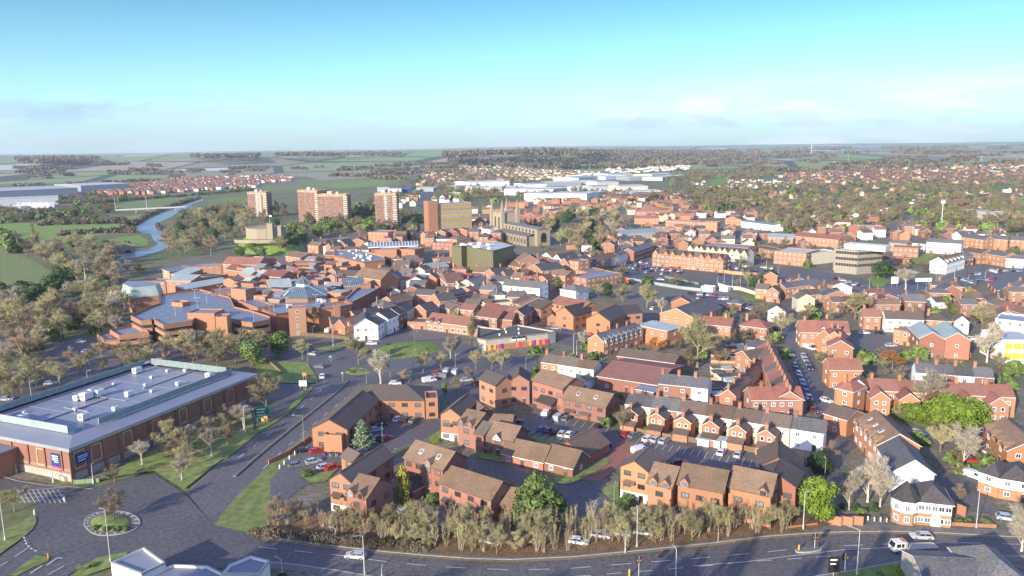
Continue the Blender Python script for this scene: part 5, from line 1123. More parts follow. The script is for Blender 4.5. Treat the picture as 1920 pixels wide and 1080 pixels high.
for i in range(96):
    x,y=Rm.uniform(-250,950),Rm.uniform(120,560)
    if (x-540)**2+((y-490)*2)**2<260**2: continue
    p=g('W',x,y,9); w_,d_,h_=Rm.uniform(3,9),Rm.uniform(3,8),Rm.uniform(1.2,3.2); rf=Rm.choice(['rr','ff','rb','rp','rr']); b=MB(); gb=Rm.random()<.5
    b.box(0,w_,0,d_,-2,h_,0,1)
    if gb: b.face([(-.2,-.2,h_),(w_+.2,-.2,h_),(w_+.2,d_/2,h_+1.6),(-.2,d_/2,h_+1.6)],1).face([(w_+.2,d_+.2,h_),(-.2,d_+.2,h_),(-.2,d_/2,h_+1.6),(w_+.2,d_/2,h_+1.6)],1).face([(w_,0,h_),(w_,d_,h_),(w_,d_/2,h_+1.5)],0).face([(0,d_,h_),(0,0,h_),(0,d_/2,h_+1.5)],0)
    add('roof_block',b.mesh('roof_block','ob',rf),mall,(p.x-mall.location.x,p.y-mall.location.y,8.0),Rm.choice((-.45,-.45,1.1))+Rm.uniform(-.1,.1))
# rear mall ranges
for i,(k,a,c,h,d,rf,rs,rm,lk) in enumerate([
 ('V',(1300,150),(1700,160),11,14,'gable',3.5,'rr','red roofed hall with blue skylights at the rear of the mall'),
 ('V',(1340,210),(1560,240),9,10,'gable',2.6,'rr','red roofed range in front of the skylight hall'),
 ('V',(1500,250),(1740,290),9,10,'gable',2.6,'rp','pale roofed gabled range in the rear mall'),
 ('V',(1460,370),(1740,340),9,10,'flat',0,'rr','long low red walled block in the rear mall'),
 ('V',(1180,480),(1450,460),10,12,'flat',0,'ff','brick block with sloping side above the parking deck'),
 ('V',(880,440),(1400,345),8,8,'mono',1.5,'rp','long pale clerestory roof behind the parking deck'),
 ('V',(670,340),(945,345),9,10,'mono',2,'rp','pale rounded roof above the river trees'),
 ('V',(720,270),(890,280),9,14,'mono',2,'rp','green-grey mansard block nearest the river bend'),
 ('V',(430,340),(660,350),8,9,'flat',0,'ff','low flat block left of the rounded roof'),
 ('V',(940,280),(1190,300),8.5,12,'flat',0,'fg','brick block right of the rounded roof'),
 ('V',(800,190),(1290,165),6,8,'flat',0,'ff','long thin canopy range beside the river trees'),
 ('V',(1395,425),(1560,440),14,7,'flat',0,'ff','square brick tower above the parking deck'),
 ('V',(1620,500),(1780,520),10.5,8,'flat',0,'ff','low square brick plant room left of the octagon'),
 ('V',(1480,560),(1700,640),9,8,'flat',0,'ff','long brick ramp wall at the edge of the parking deck'),
 ('W',(150,150),(340,150),9,9,'flat',0,'rr','red walled low block in the rear mall'),
 ('W',(400,145),(650,135),10,12,'flat',0,'ff','wide brick block in the rear mall'),
 ('W',(330,60),(500,85),9,14,'gable',2.6,'ro','long brick range with strip windows at the mall rear'),
 ('W',(530,90),(690,80),8,10,'cross',2.6,'rp','grey gabled block right of the strip window range'),
 ('W',(660,180),(900,185),8,11,'gable',2.4,'ro','brown roofed shop behind the small square tower'),
 ('W',(810,230),(900,240),8,9,'cross',2.2,'rb','white fronted gabled shop behind the mall'),
 ('W',(900,280),(1110,290),7,10,'gable',2.6,'rb','brown roofed orange shop right of the small square tower'),
 ('W',(1110,290),(1400,330),11,12,'gable',4,'ro','tall ochre roofed hall with brick towers'),
 ('W',(1020,320),(1130,330),7,7,'flat',0,'ff','small brick block before the tall ochre hall'),
 ]): bld('shop_building',k,a,c,h,d,rf,rs,'ob',rm,look=lk,cat='shop',fixed=True,win=i%2==0,sp=4)
# hypermarket-like long brick box behind
PB('W',[(880,50),(1220,130),(1450,105),(1440,60),(1130,-20),(880,-10)],10,'ob','ff','long brick store with dark flat roof behind the mall',units=18)
BX('S',(140,650),(380,650),12,12,look='brick box on the roof of the long brick store')
BX('S',(400,640),(585,650),12,12,look='second brick box right of the long brick store')
def canopy():
    a=g('S',60,610,12); b_=g('S',620,590,12); e=b_-a; L=(e.x**2+e.y**2)**.5; rz=math.atan2(e.y,e.x); r=add('market_canopy',None,None,(a.x,a.y,0),rz)
    add('walls',MB().box(2,L-2,2,9,0,11).mesh('walls','ob'),r); m=MB(); n=10
    for i in range(n):
        t0,t1=math.pi*i/n,math.pi*(i+1)/n; m.face([(0,5-5*math.cos(t0),11+3*math.sin(t0)),(L,5-5*math.cos(t0),11+3*math.sin(t0)),(L,5-5*math.cos(t1),11+3*math.sin(t1)),(0,5-5*math.cos(t1),11+3*math.sin(t1))])
    add('vault',m.mesh('vault','gr'),r); rr=MB()
    for j in range(17):
        x=L*j/16
        for i in range(n): t0,t1=math.pi*i/n,math.pi*(i+1)/n; rr.seg((x,5-5.1*math.cos(t0),11+3.1*math.sin(t0)),(x,5-5.1*math.cos(t1),11+3.1*math.sin(t1)),.22,.22,4)
    for y in (0,10): rr.box(0,L,y-.3,y+.3,10.6,11.2)
    add('ribs',rr.mesh('ribs','tr'),r); tag(r,'long white ribbed glass vault over the market arcade','canopy',None,True,pos=(a.x+e.x/2,a.y+e.y/2,12))
canopy()
# multi-storey decks
def deck(k,pts,h,fl,look,lamps=0):
    P=[g(k,*p,h) for p in pts]; c=sum(P,Vector())/len(P); Q=[(p.x-c.x,p.y-c.y) for p in P]
    if area(P)<0: Q=Q[::-1]
    r=add('parking_deck',None,None,(c.x,c.y,0)); S_=lambda s,z0,z1:[(x*s,y*s) for x,y in Q]
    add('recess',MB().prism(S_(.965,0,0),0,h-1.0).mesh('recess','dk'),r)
    fh=h/fl
    for i in range(fl):
        add('parapet_band',MB().prism(Q,fh*(i+1)-1.55,fh*(i+1)-(.35 if i==fl-1 else 0)).mesh('parapet_band','ob'),r)
    rim=MB(); n=len(Q)
    for i in range(n):
        a,b=Vector(Q[i]),Vector(Q[(i+1)%n]); e=(b-a).normalized(); nn=Vector((-e.y,e.x))*.3; rim.prism([a,b,b+nn,a+nn],h-.36,h+.5)
    add('deck_wall',rim.mesh('deck_wall','ob'),r); add('deck_surface',MB().face([(x,y,h-.30) for x,y in S_(.985,0,0)]).mesh('deck_surface','ff'),r)
    bl=MB()
    for i in range(10):
        for j in range(14):
            for row_ in (0,1):
                x,y=-40+j*5.5,-30+i*7.0
                if inpoly(x,y,S_(.9,0,0)) and inpoly(x,y+4,S_(.9,0,0)): bl.face([(x,y,h-.29),(x+.14,y,h-.29),(x+.14,y+4,h-.29),(x,y+4,h-.29)])
                break
    if bl.v: add('bay_lines',bl.mesh('bay_lines','line'),r)
    occ_poly([(x+c.x,y+c.y) for x,y in Q]); tag(r,look,'car park',None,True,pos=(c.x,c.y,h/2)); return r
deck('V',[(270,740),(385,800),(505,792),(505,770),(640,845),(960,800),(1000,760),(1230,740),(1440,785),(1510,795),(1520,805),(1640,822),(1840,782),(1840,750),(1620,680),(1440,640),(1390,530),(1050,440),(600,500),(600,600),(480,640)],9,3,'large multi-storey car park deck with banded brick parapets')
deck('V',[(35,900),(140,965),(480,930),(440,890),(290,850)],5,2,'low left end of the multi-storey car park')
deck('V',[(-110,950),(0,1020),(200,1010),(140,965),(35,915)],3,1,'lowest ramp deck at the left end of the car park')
BX('V',(1222,745),(1350,742),12.5,6,look='slim orange stair tower on the front of the parking deck')
BX('V',(905,700),(1210,705),11.5,9,look='brick lift house with glazed top on the parking deck')
BX('V',(730,580),(850,590),10.5,5,look='small brick stair box on the left part of the deck')
def mansard():
    root,Q,c=PB('V',[(162,480),(290,535),(590,505),(640,470),(440,440),(210,440)],8,'ob','fg','brick block with green-grey mansard roof at the left of the mall',par=.1,win=(2,4))
    m=MB(); n=len(Q)
    for i in range(n):
        a,b=Q[i],Q[(i+1)%n]; m.face([(*a,8.05),(*b,8.05),(b[0]*.86,b[1]*.86,13),(a[0]*.86,a[1]*.86,13)],0)
    m.face([(q[0]*.86,q[1]*.86,13) for q in Q],1); add('mansard_roof',m.mesh('mansard_roof','rp','ff'),root)
mansard()
# ---- castle ----
def castle():
    p=g('R',600,640,10); r=add('castle',None,None,(p.x,p.y,10.5),0,.62); Rr=26
    P=[(Rr*math.cos(i*2*math.pi/14),Rr*.8*math.sin(i*2*math.pi/14)) for i in range(14)]
    w=MB(); w.prism(P,0,13); add('keep_wall',w.mesh('keep_wall','st'),r); m=MB()
    for i in range(14):
        a,b=Vector(P[i]),Vector(P[(i+1)%14])
        for t in (.1,.3,.5,.7,.9): q=a.lerp(b,t); m.box(q.x-.6,q.x+.6,q.y-.5,q.y+.5,13,14.2)
    add('battlements',m.mesh('battlements','st'),r)
    t=MB(); t.box(8,15,-22,-14,0,20).box(16,24,-16,-2,0,16)
    for x in (8.6,11.5,14.3): t.box(x-.6,x+.6,-22,-21,20,21.4)
    for x in (16.8,19,21.2,23.4): t.box(x-.6,x+.6,-16,-15,16,17.3)
    add('tower',t.mesh('tower','st'),r); add('flagpole',MB().cyl((11,-18),.2,.12,20,31,6).box(11,14,-18.1,-18,28.5,30.6).mesh('flagpole','tr'),r)
    w=MB(); Q=[(-34,-24),(-30,-30),(-10,-34),(12,-33),(30,-30)]
    for a,b in zip(Q[:-1],Q[1:]):
        e=(Vector(b)-Vector(a)).normalized(); nn=Vector((-e.y,e.x))*1.2; w.prism([a,b,Vector(b)+nn,Vector(a)+nn],-3,.8)
    add('terrace_wall',w.mesh('terrace_wall','st'),r)
    tag(r,'sandstone castle keep with flagpole on a green mound','castle',None,True,pos=(p.x,p.y,18))
castle()
# ---- church ----
def church():
    p=g('S',1460,505); q=g('S',1660,450); 
    n1=g('S',1560,450,13); n2=g('S',1900,520,13); rz=math.atan2(n2.y-n1.y,n2.x-n1.x); s=13.5
    H_=23; r=add('church',None,None,(p.x,p.y,0),rz)
    tw=MB(); tw.box(0,s*1.55,0,s*1.1,0,H_)
    for x,y in ((0,0),(s*1.55,0),(0,s*1.1),(s*1.55,s*1.1)): tw.box(x-1.6,x+1.6,y-1.6,y+1.6,0,H_+2)
    add('tower',tw.mesh('tower','st'),r)
    sp=MB()
    for x,y in ((0,0),(s*1.55,0),(0,s*1.1),(s*1.55,s*1.1)): sp.cyl((x,y),1.9,.12,H_+2,H_+12,8)
    add('pinnacles',sp.mesh('pinnacles','st'),r)
    bt=MB()
    for i in range(12): x=s*1.55*(i+.5)/12; bt.box(x-.5,x+.5,-.3,.3,H_,H_+1.4)
    add('battlements',bt.mesh('battlements','st'),r)
    for x in (s*.5,s*1.05): add('belfry_window',MB().box(-1.3,1.3,-.15,.05,H_-14,H_-5,0).cyl((0,H_-5),1.3,1.3,-.15,.05,10,0,'y').box(-.15,.15,-.25,0,H_-14,H_-4,1).mesh('belfry_window','dk','st'),r,(x,0,0))
    for y in (s*.5,): add('belfry_window',MB().box(-1.3,1.3,-.15,.05,H_-14,H_-5,0).cyl((0,H_-5),1.3,1.3,-.15,.05,10,0,'y').mesh('belfry_window','dk'),r,(0,y,0),-math.pi/2)
    n=MB(); x0=s*1.55; L=62; n.box(x0,x0+L,1,13,0,13,0).box(x0,x0+L-4,-7,1.01,0,8,0)
    for i in range(10): x=x0+3+i*6.2; n.box(x-.5,x+.5,-8,-7,0,8.6,0); 
    n.box(x0,x0+L,.7,1.0,13,14,0)
    add('nave_wall',n.mesh('nave_wall','st'),r)
    add('nave_roof',MB().face([(x0,1,13.1),(x0+L,1,13.1),(x0+L,7,15.4),(x0,7,15.4)]).face([(x0+L,13,13.1),(x0,13,13.1),(x0,7,15.4),(x0+L,7,15.4)]).face([(x0,-7,8.1),(x0+L-4,-7,8.1),(x0+L-4,1,10),(x0,1,10)]).face([(x0+L,1,13.1),(x0+L,13,13.1),(x0+L,7,15.4)]).mesh('nave_roof','rg'),r)
    for i in range(9):
        x=x0+6+i*6.2; add('nave_window',MB().box(-1,1,-.12,.05,2.2,5.2).cyl((0,5.2),1,1,-.12,.05,8,0,'y').mesh('nave_window','dk'),r,(x,-7,0))
        add('clerestory_window',MB().box(-1,1,-.12,.05,10.4,11.8).cyl((0,11.8),1,1,-.12,.05,8,0,'y').mesh('clerestory_window','dk'),r,(x,1,0))
    add('east_window',MB().box(-2.6,2.6,-.12,.05,3,8.5).cyl((0,8.5),2.6,2.6,-.12,.05,12,0,'y').mesh('east_window','dk'),r,(x0+L,7,0),math.pi/2)
    occ_poly([loc2w(Vector((p.x,p.y,0)),rz,*w_) for w_ in ((-2,-9),(x0+L+2,-9),(x0+L+2,18),(-2,18))])
    tag(r,'large stone church with square pinnacled tower and long nave','church',None,True,pos=(p.x+10,p.y,18))
church()
# ---- tower blocks ----
def tower(k,p1,p2,h,d,look,fl=15,cols=9,white=(),pent=1):
    A=g(k,*p1); B_=g(k,*p2); L,rz=frame2(A,B_); r=add('tower_block',None,None,(A.x,A.y,0),rz); w=MB(); fh=h/fl
    w.box(0,L,0,d,0,h-2.6,0); w.box(-.05,L+.05,-.05,d+.05,h-2.6,h,1); add('wall',w.mesh('wall','tb','bb'),r)
    add('roof',MB().box(L*.3,L*.45,d*.3,d*.6,h,h+2.6).box(L*.6,L*.68,d*.3,d*.6,h,h+2).mesh('roof','cr'),r)
    for i in range(1,fl): add('floor_band',MB().box(-.06,L+.06,-.06,d+.06,fh*i-.1,fh*i+.1).mesh('floor_band','tn'),r)
    for a,b_ in white: add('white_strip',MB().box(L*a,L*b_,-.12,.0,0,h-2.6).mesh('white_strip','co'),r)
    cnt=0; rest=MB()
    for f in range(fl-1,-1,-1):
        for c_ in range(cols):
            x=L*(c_+.5)/cols
            if cols>7 and c_%5==2: continue
            if cnt<100: add('window',win_mesh(1.5,1.3,'co'),r,(x,-.13,fh*f+.75)); cnt+=1
            else: rest.box(x-.95,x+.95,-.22,-.12,fh*f+.75,fh*f+2.25,0); rest.face([(x-.75,-.23,fh*f+.9),(x+.75,-.23,fh*f+.9),(x+.75,-.23,fh*f+2.1),(x-.75,-.23,fh*f+2.1)],1)
    if rest.v: o=add('window',rest.mesh('window','co','gl'),r); o['kind']='stuff'
    for f in range(fl-1): add('balcony',MB().box(L-3.2,L+1.1,-1.1,1.2,fh*f+.2,fh*f+1.3).mesh('balcony','cr'),r)
    occ_poly([loc2w(A,rz,*q) for q in((-4,-4),(L+4,-4),(L+4,d+4),(-4,d+4))]); tag(r,look,'tower block','brick tower blocks',True,pos=(A.x+L/2,A.y,h/2))
tower('R',(400,408),(606,408),31,16,'leftmost brick tower block with white central strip',cols=6,white=((.42,.72),))
tower('R',(965,455),(1185,470),36,18,'left half of the wide brick tower block',cols=9)
tower('R',(1185,490),(1510,488),33,18,'right half of the wide brick tower block',cols=11)
tower('S',(148,390),(384,388),35,17,'narrow brick tower block right of the wide one',cols=8,white=((.42,.60),))
def yoffice():
    r,L,d,A,rz=bld('office_block','Z',(819,383),(884,380),30,16,'flat',0,'bb','ff',look='eight-storey office block with yellow bands and brick end tower',cat='office',fixed=True,win=False)
    for f in range(8):
        add('yellow_band',MB().box(0,L,-.15,-.02,f*3.7+.3,f*3.7+1.7).mesh('yellow_band','dy'),r)
        b=MB(); b.box(0,L,-.10,-.02,f*3.7+1.9,f*3.7+3.5,0)
        for i in range(28): b.box(L*i/28,L*i/28+.5,-.2,-.1,f*3.7+1.7,f*3.7+3.6,1)
        add('window_band',b.mesh('window_band','gl','co'),r)
    add('end_tower',MB().box(-9,-.02,-2,10,0,33).mesh('end_tower','ob'),r)
yoffice()
# museum-like green clad block
def green():
    r,Q,c=PB('S',[(1000,590),(1110,610),(1170,600),(1465,660),(1700,600),(1560,560),(1180,560)],19,'gc','fp','large olive green clad building with white rooftop plant','theatre','theatre',par=.6,units=16)
    a=g('S',1100,715,9.5); b_=g('S',1455,765,9.5); e=b_-a; L=e.length; rz=math.atan2(e.y,e.x)
    q=add('lower_wing',MB().box(0,L,-1.5,6,0,9.5).mesh('lower_wing','bb'),r,(a.x-c.x,a.y-c.y,0),rz)
    for x in (.1,.35,.7): add('window',MB().box(-1.5,1.5,-1.62,-1.45,4+x*2,6.2+x*2).mesh('window','dk'),q,(L*x,0,0))
    for i in range(8): add('window',MB().box(-.9,.9,-.15,.1,13+(i%3),13.7+(i%3)).mesh('window','dk'),r,(a.x-c.x+e.x*(.2+i*.1),a.y-c.y+e.y*(.2+i*.1)-.2,0),rz)
    BX('S',(975,640),(1070,655),13,8,wall='ob',look='orange stair block left of the green clad building')
green()
# town buildings annotated one by one: (region,x1,y1,x2,y2,h,d,roof,rise,wall,roof material,chimneys,phrase)
TB=[('X',365,270,475,370,8,10,'cross',3,'ob','rr',1,'orange gabled town house left of the white corner shops'),
('X',480,360,620,400,7,10,'hip',2,'wh','rg',0,'white corner shop with hipped grey roof'),
('X',620,400,770,385,7,9,'gable',2.2,'wh','rd',1,'white shop right of the hipped corner shop'),
('X',770,380,935,330,8,9,'gable',2.4,'cr','rg',1,'cream three-storey shop row on the side street'),
('X',870,400,1010,410,6,8,'hip',2,'wh','ro',1,'small white house left of the long white building'),
('X',1095,390,1510,425,8.5,10,'gable',2.6,'wh','rg',3,'long white three-storey building with slate roof'),
('X',1200,570,1300,620,6,18,'gable',3,'ob','ro',0,'brown hipped brick hall beside the gabled offices'),
('X',275,530,390,575,7,9,'cross',3,'ob','rd',1,'orange gabled house with black roof above the curved street'),
('X',420,500,540,520,7,10,'cross',2.6,'ob','rd',1,'second black roofed gable above the curved street'),
('X',890,255,1010,270,8,12,'cross',3,'ob','rd',1,'orange gabled shop in front of the green clad building'),
('X',1065,270,1140,290,7,9,'cross',2.6,'ob','rd',1,'small orange gable behind the long white building'),
('X',1190,300,1300,310,7,8,'gable',2.4,'cr','ro',1,'cream house behind the long white building'),
('X',1250,260,1360,270,7,8,'gable',2.4,'ob','rb',1,'brown roofed house behind the cream one'),
('X',1480,330,1600,340,6.5,9,'cross',2.6,'ob','rr',1,'red gabled house right of the cream house'),
('X',1380,190,1540,230,8,16,'cross',3,'ob','rd',0,'blue-black roofed school hall in front of the chapel'),
('X',1650,270,1800,290,7,10,'gable',2.4,'ob','ro',0,'ochre roofed block right of the school hall'),
('X',1740,430,1920,455,6.5,11,'hip',2.4,'wh','rg',0,'white villa with hipped purple-grey roof'),
('X',1660,90,1750,100,8,18,'cross',3,'wh','rd',0,'white gabled chapel right of the church nave'),
('X',1735,130,1840,150,9,18,'cross',3,'ob','rd',0,'orange gabled hall right of the white chapel'),
('X',1840,110,1950,125,11,10,'flat',0,'ob','ff',0,'square orange tower block beside the gabled hall'),
('X',1065,150,1290,190,8,12,'gable',3,'ob','ro',0,'brown roofed meeting hall in front of the nave'),
('X',1290,130,1510,120,11,14,'cross',4,'ob','ro',0,'red brick chapel with tall arched window'),
('X',180,180,280,200,7,14,'cross',2.4,'ob','rp',0,'blue-white roofed brick hall left of the gabled town house'),
('X',0,270,180,290,6,10,'flat',0,'wh','ff',0,'flat roofed white shop left of the gabled town house'),
('G',470,220,560,240,6,14,'flat',0,'ob','ff',0,'low orange annex left of the town car park'),
('G',560,290,830,250,6,15,'flat',0,'ob','ff',0,'flat roofed orange clinic beside the town car park'),
('G',545,165,620,175,6.5,10,'gable',2.4,'brick','rd',1,'dark roofed brick house behind the clinic'),
('G',620,160,745,130,6,9,'gable',2.2,'ob','rb',1,'orange house at the end of the car park street'),
('G',745,130,800,120,6,9,'gable',2.2,'cr','rb',1,'cream shop in the car park street'),
('G',800,120,915,85,6,9,'gable',2.2,'wh','rg',1,'white shops in the car park street'),
('G',915,90,1065,40,7,9,'gable',2.2,'brick','rg',2,'dark grey roofed shops at the end of the car park street'),
('A',1270,1040,1660,985,5,8,'mono',1,'bb','ff',0,'low flat roofed range beside the river path'),
('S',700,520,800,520,7,10,'gable',2.4,'ob','rb',1,'orange town house behind the market canopy'),
('S',650,480,720,490,8,10,'cross',2.4,'ob','rr',1,'orange gable left of the white hipped house'),
('S',800,530,955,530,6,12,'hip',2.6,'wh','rg',0,'white pavilion with hipped grey roof'),
('S',780,565,1015,575,6,8,'flat',0,'brick','ff',0,'low brick block in front of the white pavilion'),
('S',1060,540,1220,520,8,12,'hip',3,'ob','ro',1,'orange house with ochre hipped roof left of the church tower'),
('S',1205,410,1265,420,8,10,'gable',2.4,'wh','rb',1,'white shop left of the church tower'),
('S',1265,410,1340,415,8,10,'gable',2.4,'ob','rb',1,'orange shop between white shops by the church tower'),
('S',1340,410,1430,420,9,10,'gable',2.4,'wh','rg',1,'tall white shop directly left of the church tower'),
('S',1225,350,1345,350,10,18,'cross',4,'ob','rb',0,'orange gabled chapel with round window behind white shops'),
('S',725,370,825,400,7,12,'flat',0,'wh','ff',0,'white flat roofed block below the yellow banded office'),
('S',820,390,985,390,7,12,'gable',2.6,'ob','rb',0,'brown roofed block below the yellow banded office'),
('S',60,450,285,455,9,18,'flat',0,'ob','ff',0,'wide brick store below the narrow tower block'),
('R',1265,740,1330,745,9,10,'cross',3,'ob','rg',0,'left orange gabled town house below the wide tower block'),
('R',1370,720,1500,725,9,12,'cross',4,'ob','rg',0,'town hall with pyramid roof and white cupola'),
('R',1060,720,1180,730,6,9,'gable',2.6,'ob','ro',1,'brown roofed house right of the castle mound'),
('R',1180,690,1260,690,7,9,'gable',2.4,'ob','rb',1,'chimneyed house beside the castle mound'),
('C',1420,835,1775,860,8,16,'flat',0,'ob','ff',0,'long orange school block with flat roof'),
('C',1780,845,1960,880,6,12,'flat',0,'ob','fg',0,'lower orange wing right of the long school block'),
('C',1150,650,1400,665,9,12,'flat',0,'ob','ff',0,'curved orange brick crescent, left part'),
('C',1400,665,1540,670,9,12,'flat',0,'ob','ff',0,'curved orange brick crescent, right part'),
('C',830,760,1160,740,5,20,'mono',1.5,'co','rp',0,'pale green roofed market hall'),
('C',1720,660,1960,690,6,12,'gable',1.2,'wh','ff',0,'long white block left of the red rooftops'),
('D',0,780,190,790,5,24,'gable',2,'ob','rp',0,'green-grey ridged roof hall'),
('D',195,770,530,800,6.5,12,'gable',3,'ob','rr',2,'long red gabled terrace of the right hand town'),
('D',600,700,865,710,5,22,'flat',0,'ob','fp',0,'flat white roofed supermarket'),
('D',380,660,620,670,6,10,'gable',2.4,'cr','rr',1,'red roofed cream houses left of the white roofed supermarket'),
('D',940,850,1130,860,7,12,'flat',0,'ob','fg',0,'curved flat roofed orange block right of the banded offices'),
('D',930,940,1060,950,4,8,'flat',0,'ob','fg',0,'small flat roofed orange block beside the bright lawn'),
('D',1190,815,1450,830,8,10,'gable',2.2,'wh','rg',0,'long white hotel with slate roof'),
('D',1380,760,1450,770,8,14,'cross',3,'wh','rg',0,'white gable at the left of the grey roofed row'),
('D',1450,780,1620,800,8,10,'gable',2.4,'ob','rg',1,'grey roofed orange row, left part'),
('D',1620,790,1800,800,8,10,'gable',2.4,'ob','rg',1,'grey roofed orange row with two gables'),
('D',1815,800,1980,810,8,10,'gable',2.4,'ob','rg',0,'grey roofed orange row at the right edge'),
('D',1460,885,1600,905,7,10,'gable',2.4,'ob','rb',2,'brown roofed house behind the white inn'),
('D',1565,890,1775,925,7,10,'gable',2.2,'ob','rg',2,'orange terrace right of the white inn'),
('D',1770,935,1920,945,6,9,'gable',1.6,'wh','rg',0,'white house at the right edge of the car park'),
('D',1215,960,1340,970,6,9,'cross',3,'wh','rb',0,'gable end of the white inn'),
('D',1480,930,1545,920,6.5,9,'gable',2.4,'brick','rg',0,'brick house right of the white inn'),
('D',1045,820,1180,830,6,9,'gable',2,'wh','rg',0,'low white house left of the long white hotel'),
('D',910,820,1040,830,6.5,9,'gable',2,'ob','rg',1,'orange house with tall chimney behind the curved block'),
('D',1450,570,1735,600,9,12,'flat',0,'co','ff',0,'three-storey school block with banded windows, left wing'),
('D',1735,600,1810,590,8,14,'flat',0,'co','fp',0,'school block right wing'),
('D',1810,610,1960,625,6,12,'flat',0,'ob','ff',0,'low orange school wing at the right edge'),
('C',300,935,520,910,7,12,'gable',3,'wh','ro',0,'white gabled hall beside the church nave'),
('C',920,640,1100,640,6,10,'gable',2.6,'ob','rr',2,'orange house group behind the market hall'),
('C',940,590,1100,590,8,14,'hip',7,'ob','rr',0,'large red pyramid roofed school'),
('C',1540,495,1800,500,7,20,'flat',0,'ob','ff',0,'long flat school among the trees'),
('C',1600,640,1720,650,6,9,'cross',2.4,'ob','rb',1,'orange gabled houses left of the long white block'),
]
for (k,x1,y1,x2,y2,h,d,rf,rs,wl,rm,ch,lk) in TB:
    nm='town_house' if rf!='flat' else 'town_block'
    if 'shop' in lk: nm='shop_building'
    if 'school' in lk: nm='school_building'
    bld(nm,k,(x1,y1),(x2,y2),h,d,rf,rs,wl,rm,ch=ch,look=lk,cat='school' if 'school' in lk else 'shop' if 'shop' in lk else 'building',fixed=True,sp=3.2)
# white inn with dormers
r=bld('inn','D',(1340,975),(1480,935),7,9,'gable',3,'wh','rb',ch=3,look='long white inn with dormer windows facing the car park',cat='inn',fixed=True)
for i in range(5): add('dormer',MB().box(-.7,.7,0,2.2,7.2,8.7,0).face([(-.9,-.1,8.7),(.9,-.1,8.7),(0,-.1,9.5)],0).face([(.9,-.1,8.7),(.9,2.5,8.7),(0,2.5,9.5),(0,-.1,9.5)],1).face([(-.9,-.1,8.7),(0,-.1,9.5),(0,2.5,9.5),(-.9,2.5,8.7)],1).mesh('dormer','tr','rb'),r[0],(r[1]*(i+.5)/5,0,0))
# banded office block
def banded():
    def one(p1,p2,h,fl,d,look,roofu=1):
        r,L,d,A,rz=bld('office_block','U',p1,p2,h,d,'flat',0,'tn','ff',look=look,cat='office',fixed=True,win=False)
        fh=h/fl
        for f in range(1 if fl>3 else 0,fl):
            b=MB(); b.box(.4,L+.08,-.08,d-.4,fh*f+1.1,fh*f+2.7,0)
            for i in range(int(L/1.6)): b.box(.6+i*1.6,.75+i*1.6,-.14,-.07,fh*f+1.3,fh*f+2.6,1)
            add('window_band',b.mesh('window_band','dk','co'),r)
        return r,L
    r,L=one((38,400),(290,420),15,4,24,'four-storey banded concrete office, left face')
    add('plant_room',MB().box(3,L+14,6,16,14.6,18).mesh('plant_room','wh'),r)
    one((292,420),(572,400),15,4,20,'four-storey banded concrete office, right face')
    bld('office_block','D',(45,880),(290,900),9,22,'flat',0,'ob','fp',look='long low orange office left of the banded offices',cat='office',fixed=True,sp=3)
    bld('office_block','D',(290,905),(500,880),8,10,'flat',0,'cr','fp',look='cream wall wing between the two offices',cat='office',fixed=True,win=False)
banded()
# long gabled apartments behind the town car park
def gabledrow(k,p1,p2,h,d,n,wall,rm,look,group):
    A=g(k,*p1,h); B_=g(k,*p2,h)
    for i in range(n):
        r,L,dd,A2,rz=bld('apartment_house',k,None,None,h,d,'gable',3,wall,rm,world=(A.lerp(B_,i/n),A.lerp(B_,(i+1)/n)),look=look,cat='flats',group=group,ov=0,sp=2.6,sides='F' if 0<i<n-1 else 'FRL',ww=1.7)
        for x in (.2,.8): add('front_gable',MB().face([(-2.4,-.3,h-.2),(2.4,-.3,h-.2),(0,-.3,h+2.9)],0).face([(2.6,-.5,h-.2),(2.6,1,h-.2),(0,d/2,h+3.05),(0,-.5,h+3.1)],1).face([(-2.6,-.5,h-.2),(0,-.5,h+3.1),(0,d/2,h+3.05),(-2.6,1,h-.2)],1).face([(2.4,-.3,h-.3),(-2.4,-.3,h-.3),(-2.4,.1,h-.3),(2.4,.1,h-.3)],0).mesh('front_gable',wall,rm),r,(L*x,0,0))
gabledrow('T',(378,335),(1180,405),8.5,11,4,'ob','rb','orange gabled flats behind the town car park','gabled flats behind the town car park')
gabledrow('T',(780,280),(1440,345),8.5,10,5,'cr','rb','cream gabled houses behind the orange flats','cream gabled row')
bld('shop_building','T',(1185,360),(1440,385),4,8,'flat',0,'rd','ff',look='dark glazed pavilion right of the gabled flats',cat='shop',fixed=True)
# bottom edge modern roofs
def modern(k,pts,h,look,skyl=True):
    root,Q,c=prismb('flat_roofed_building',k,pts,h,'wh','ff',look,'building',par=.5)
    return root
modern('M',[(830,975),(1060,1060),(1240,975),(1080,860)],4.5,'low building with grey raised roof box at the bottom left edge')
modern('M',[(720,1105),(1060,1075),(1300,990),(1560,1000),(1680,1060),(1750,1200),(700,1200)],3.2,'wide flat lower roof at the bottom left edge')
modern('N',[(-260,1060),(25,1062),(100,960),(-40,925),(-200,990)],4.5,'second flat roof box beside the main road at the bottom left')
b_=bld('house','Q',(1190,1130),(1640,1150),4.5,11,'gable',1.8,'co','rg',look='grey slate roofs at the bottom right corner',cat='house',fixed=True,win=False)
bld('house','Q',(1640,1160),(2000,1170),5.0,13,'hip',3,'co','rg',look='steep grey roof with pale triangle at the bottom right corner',cat='house',fixed=True,win=False)
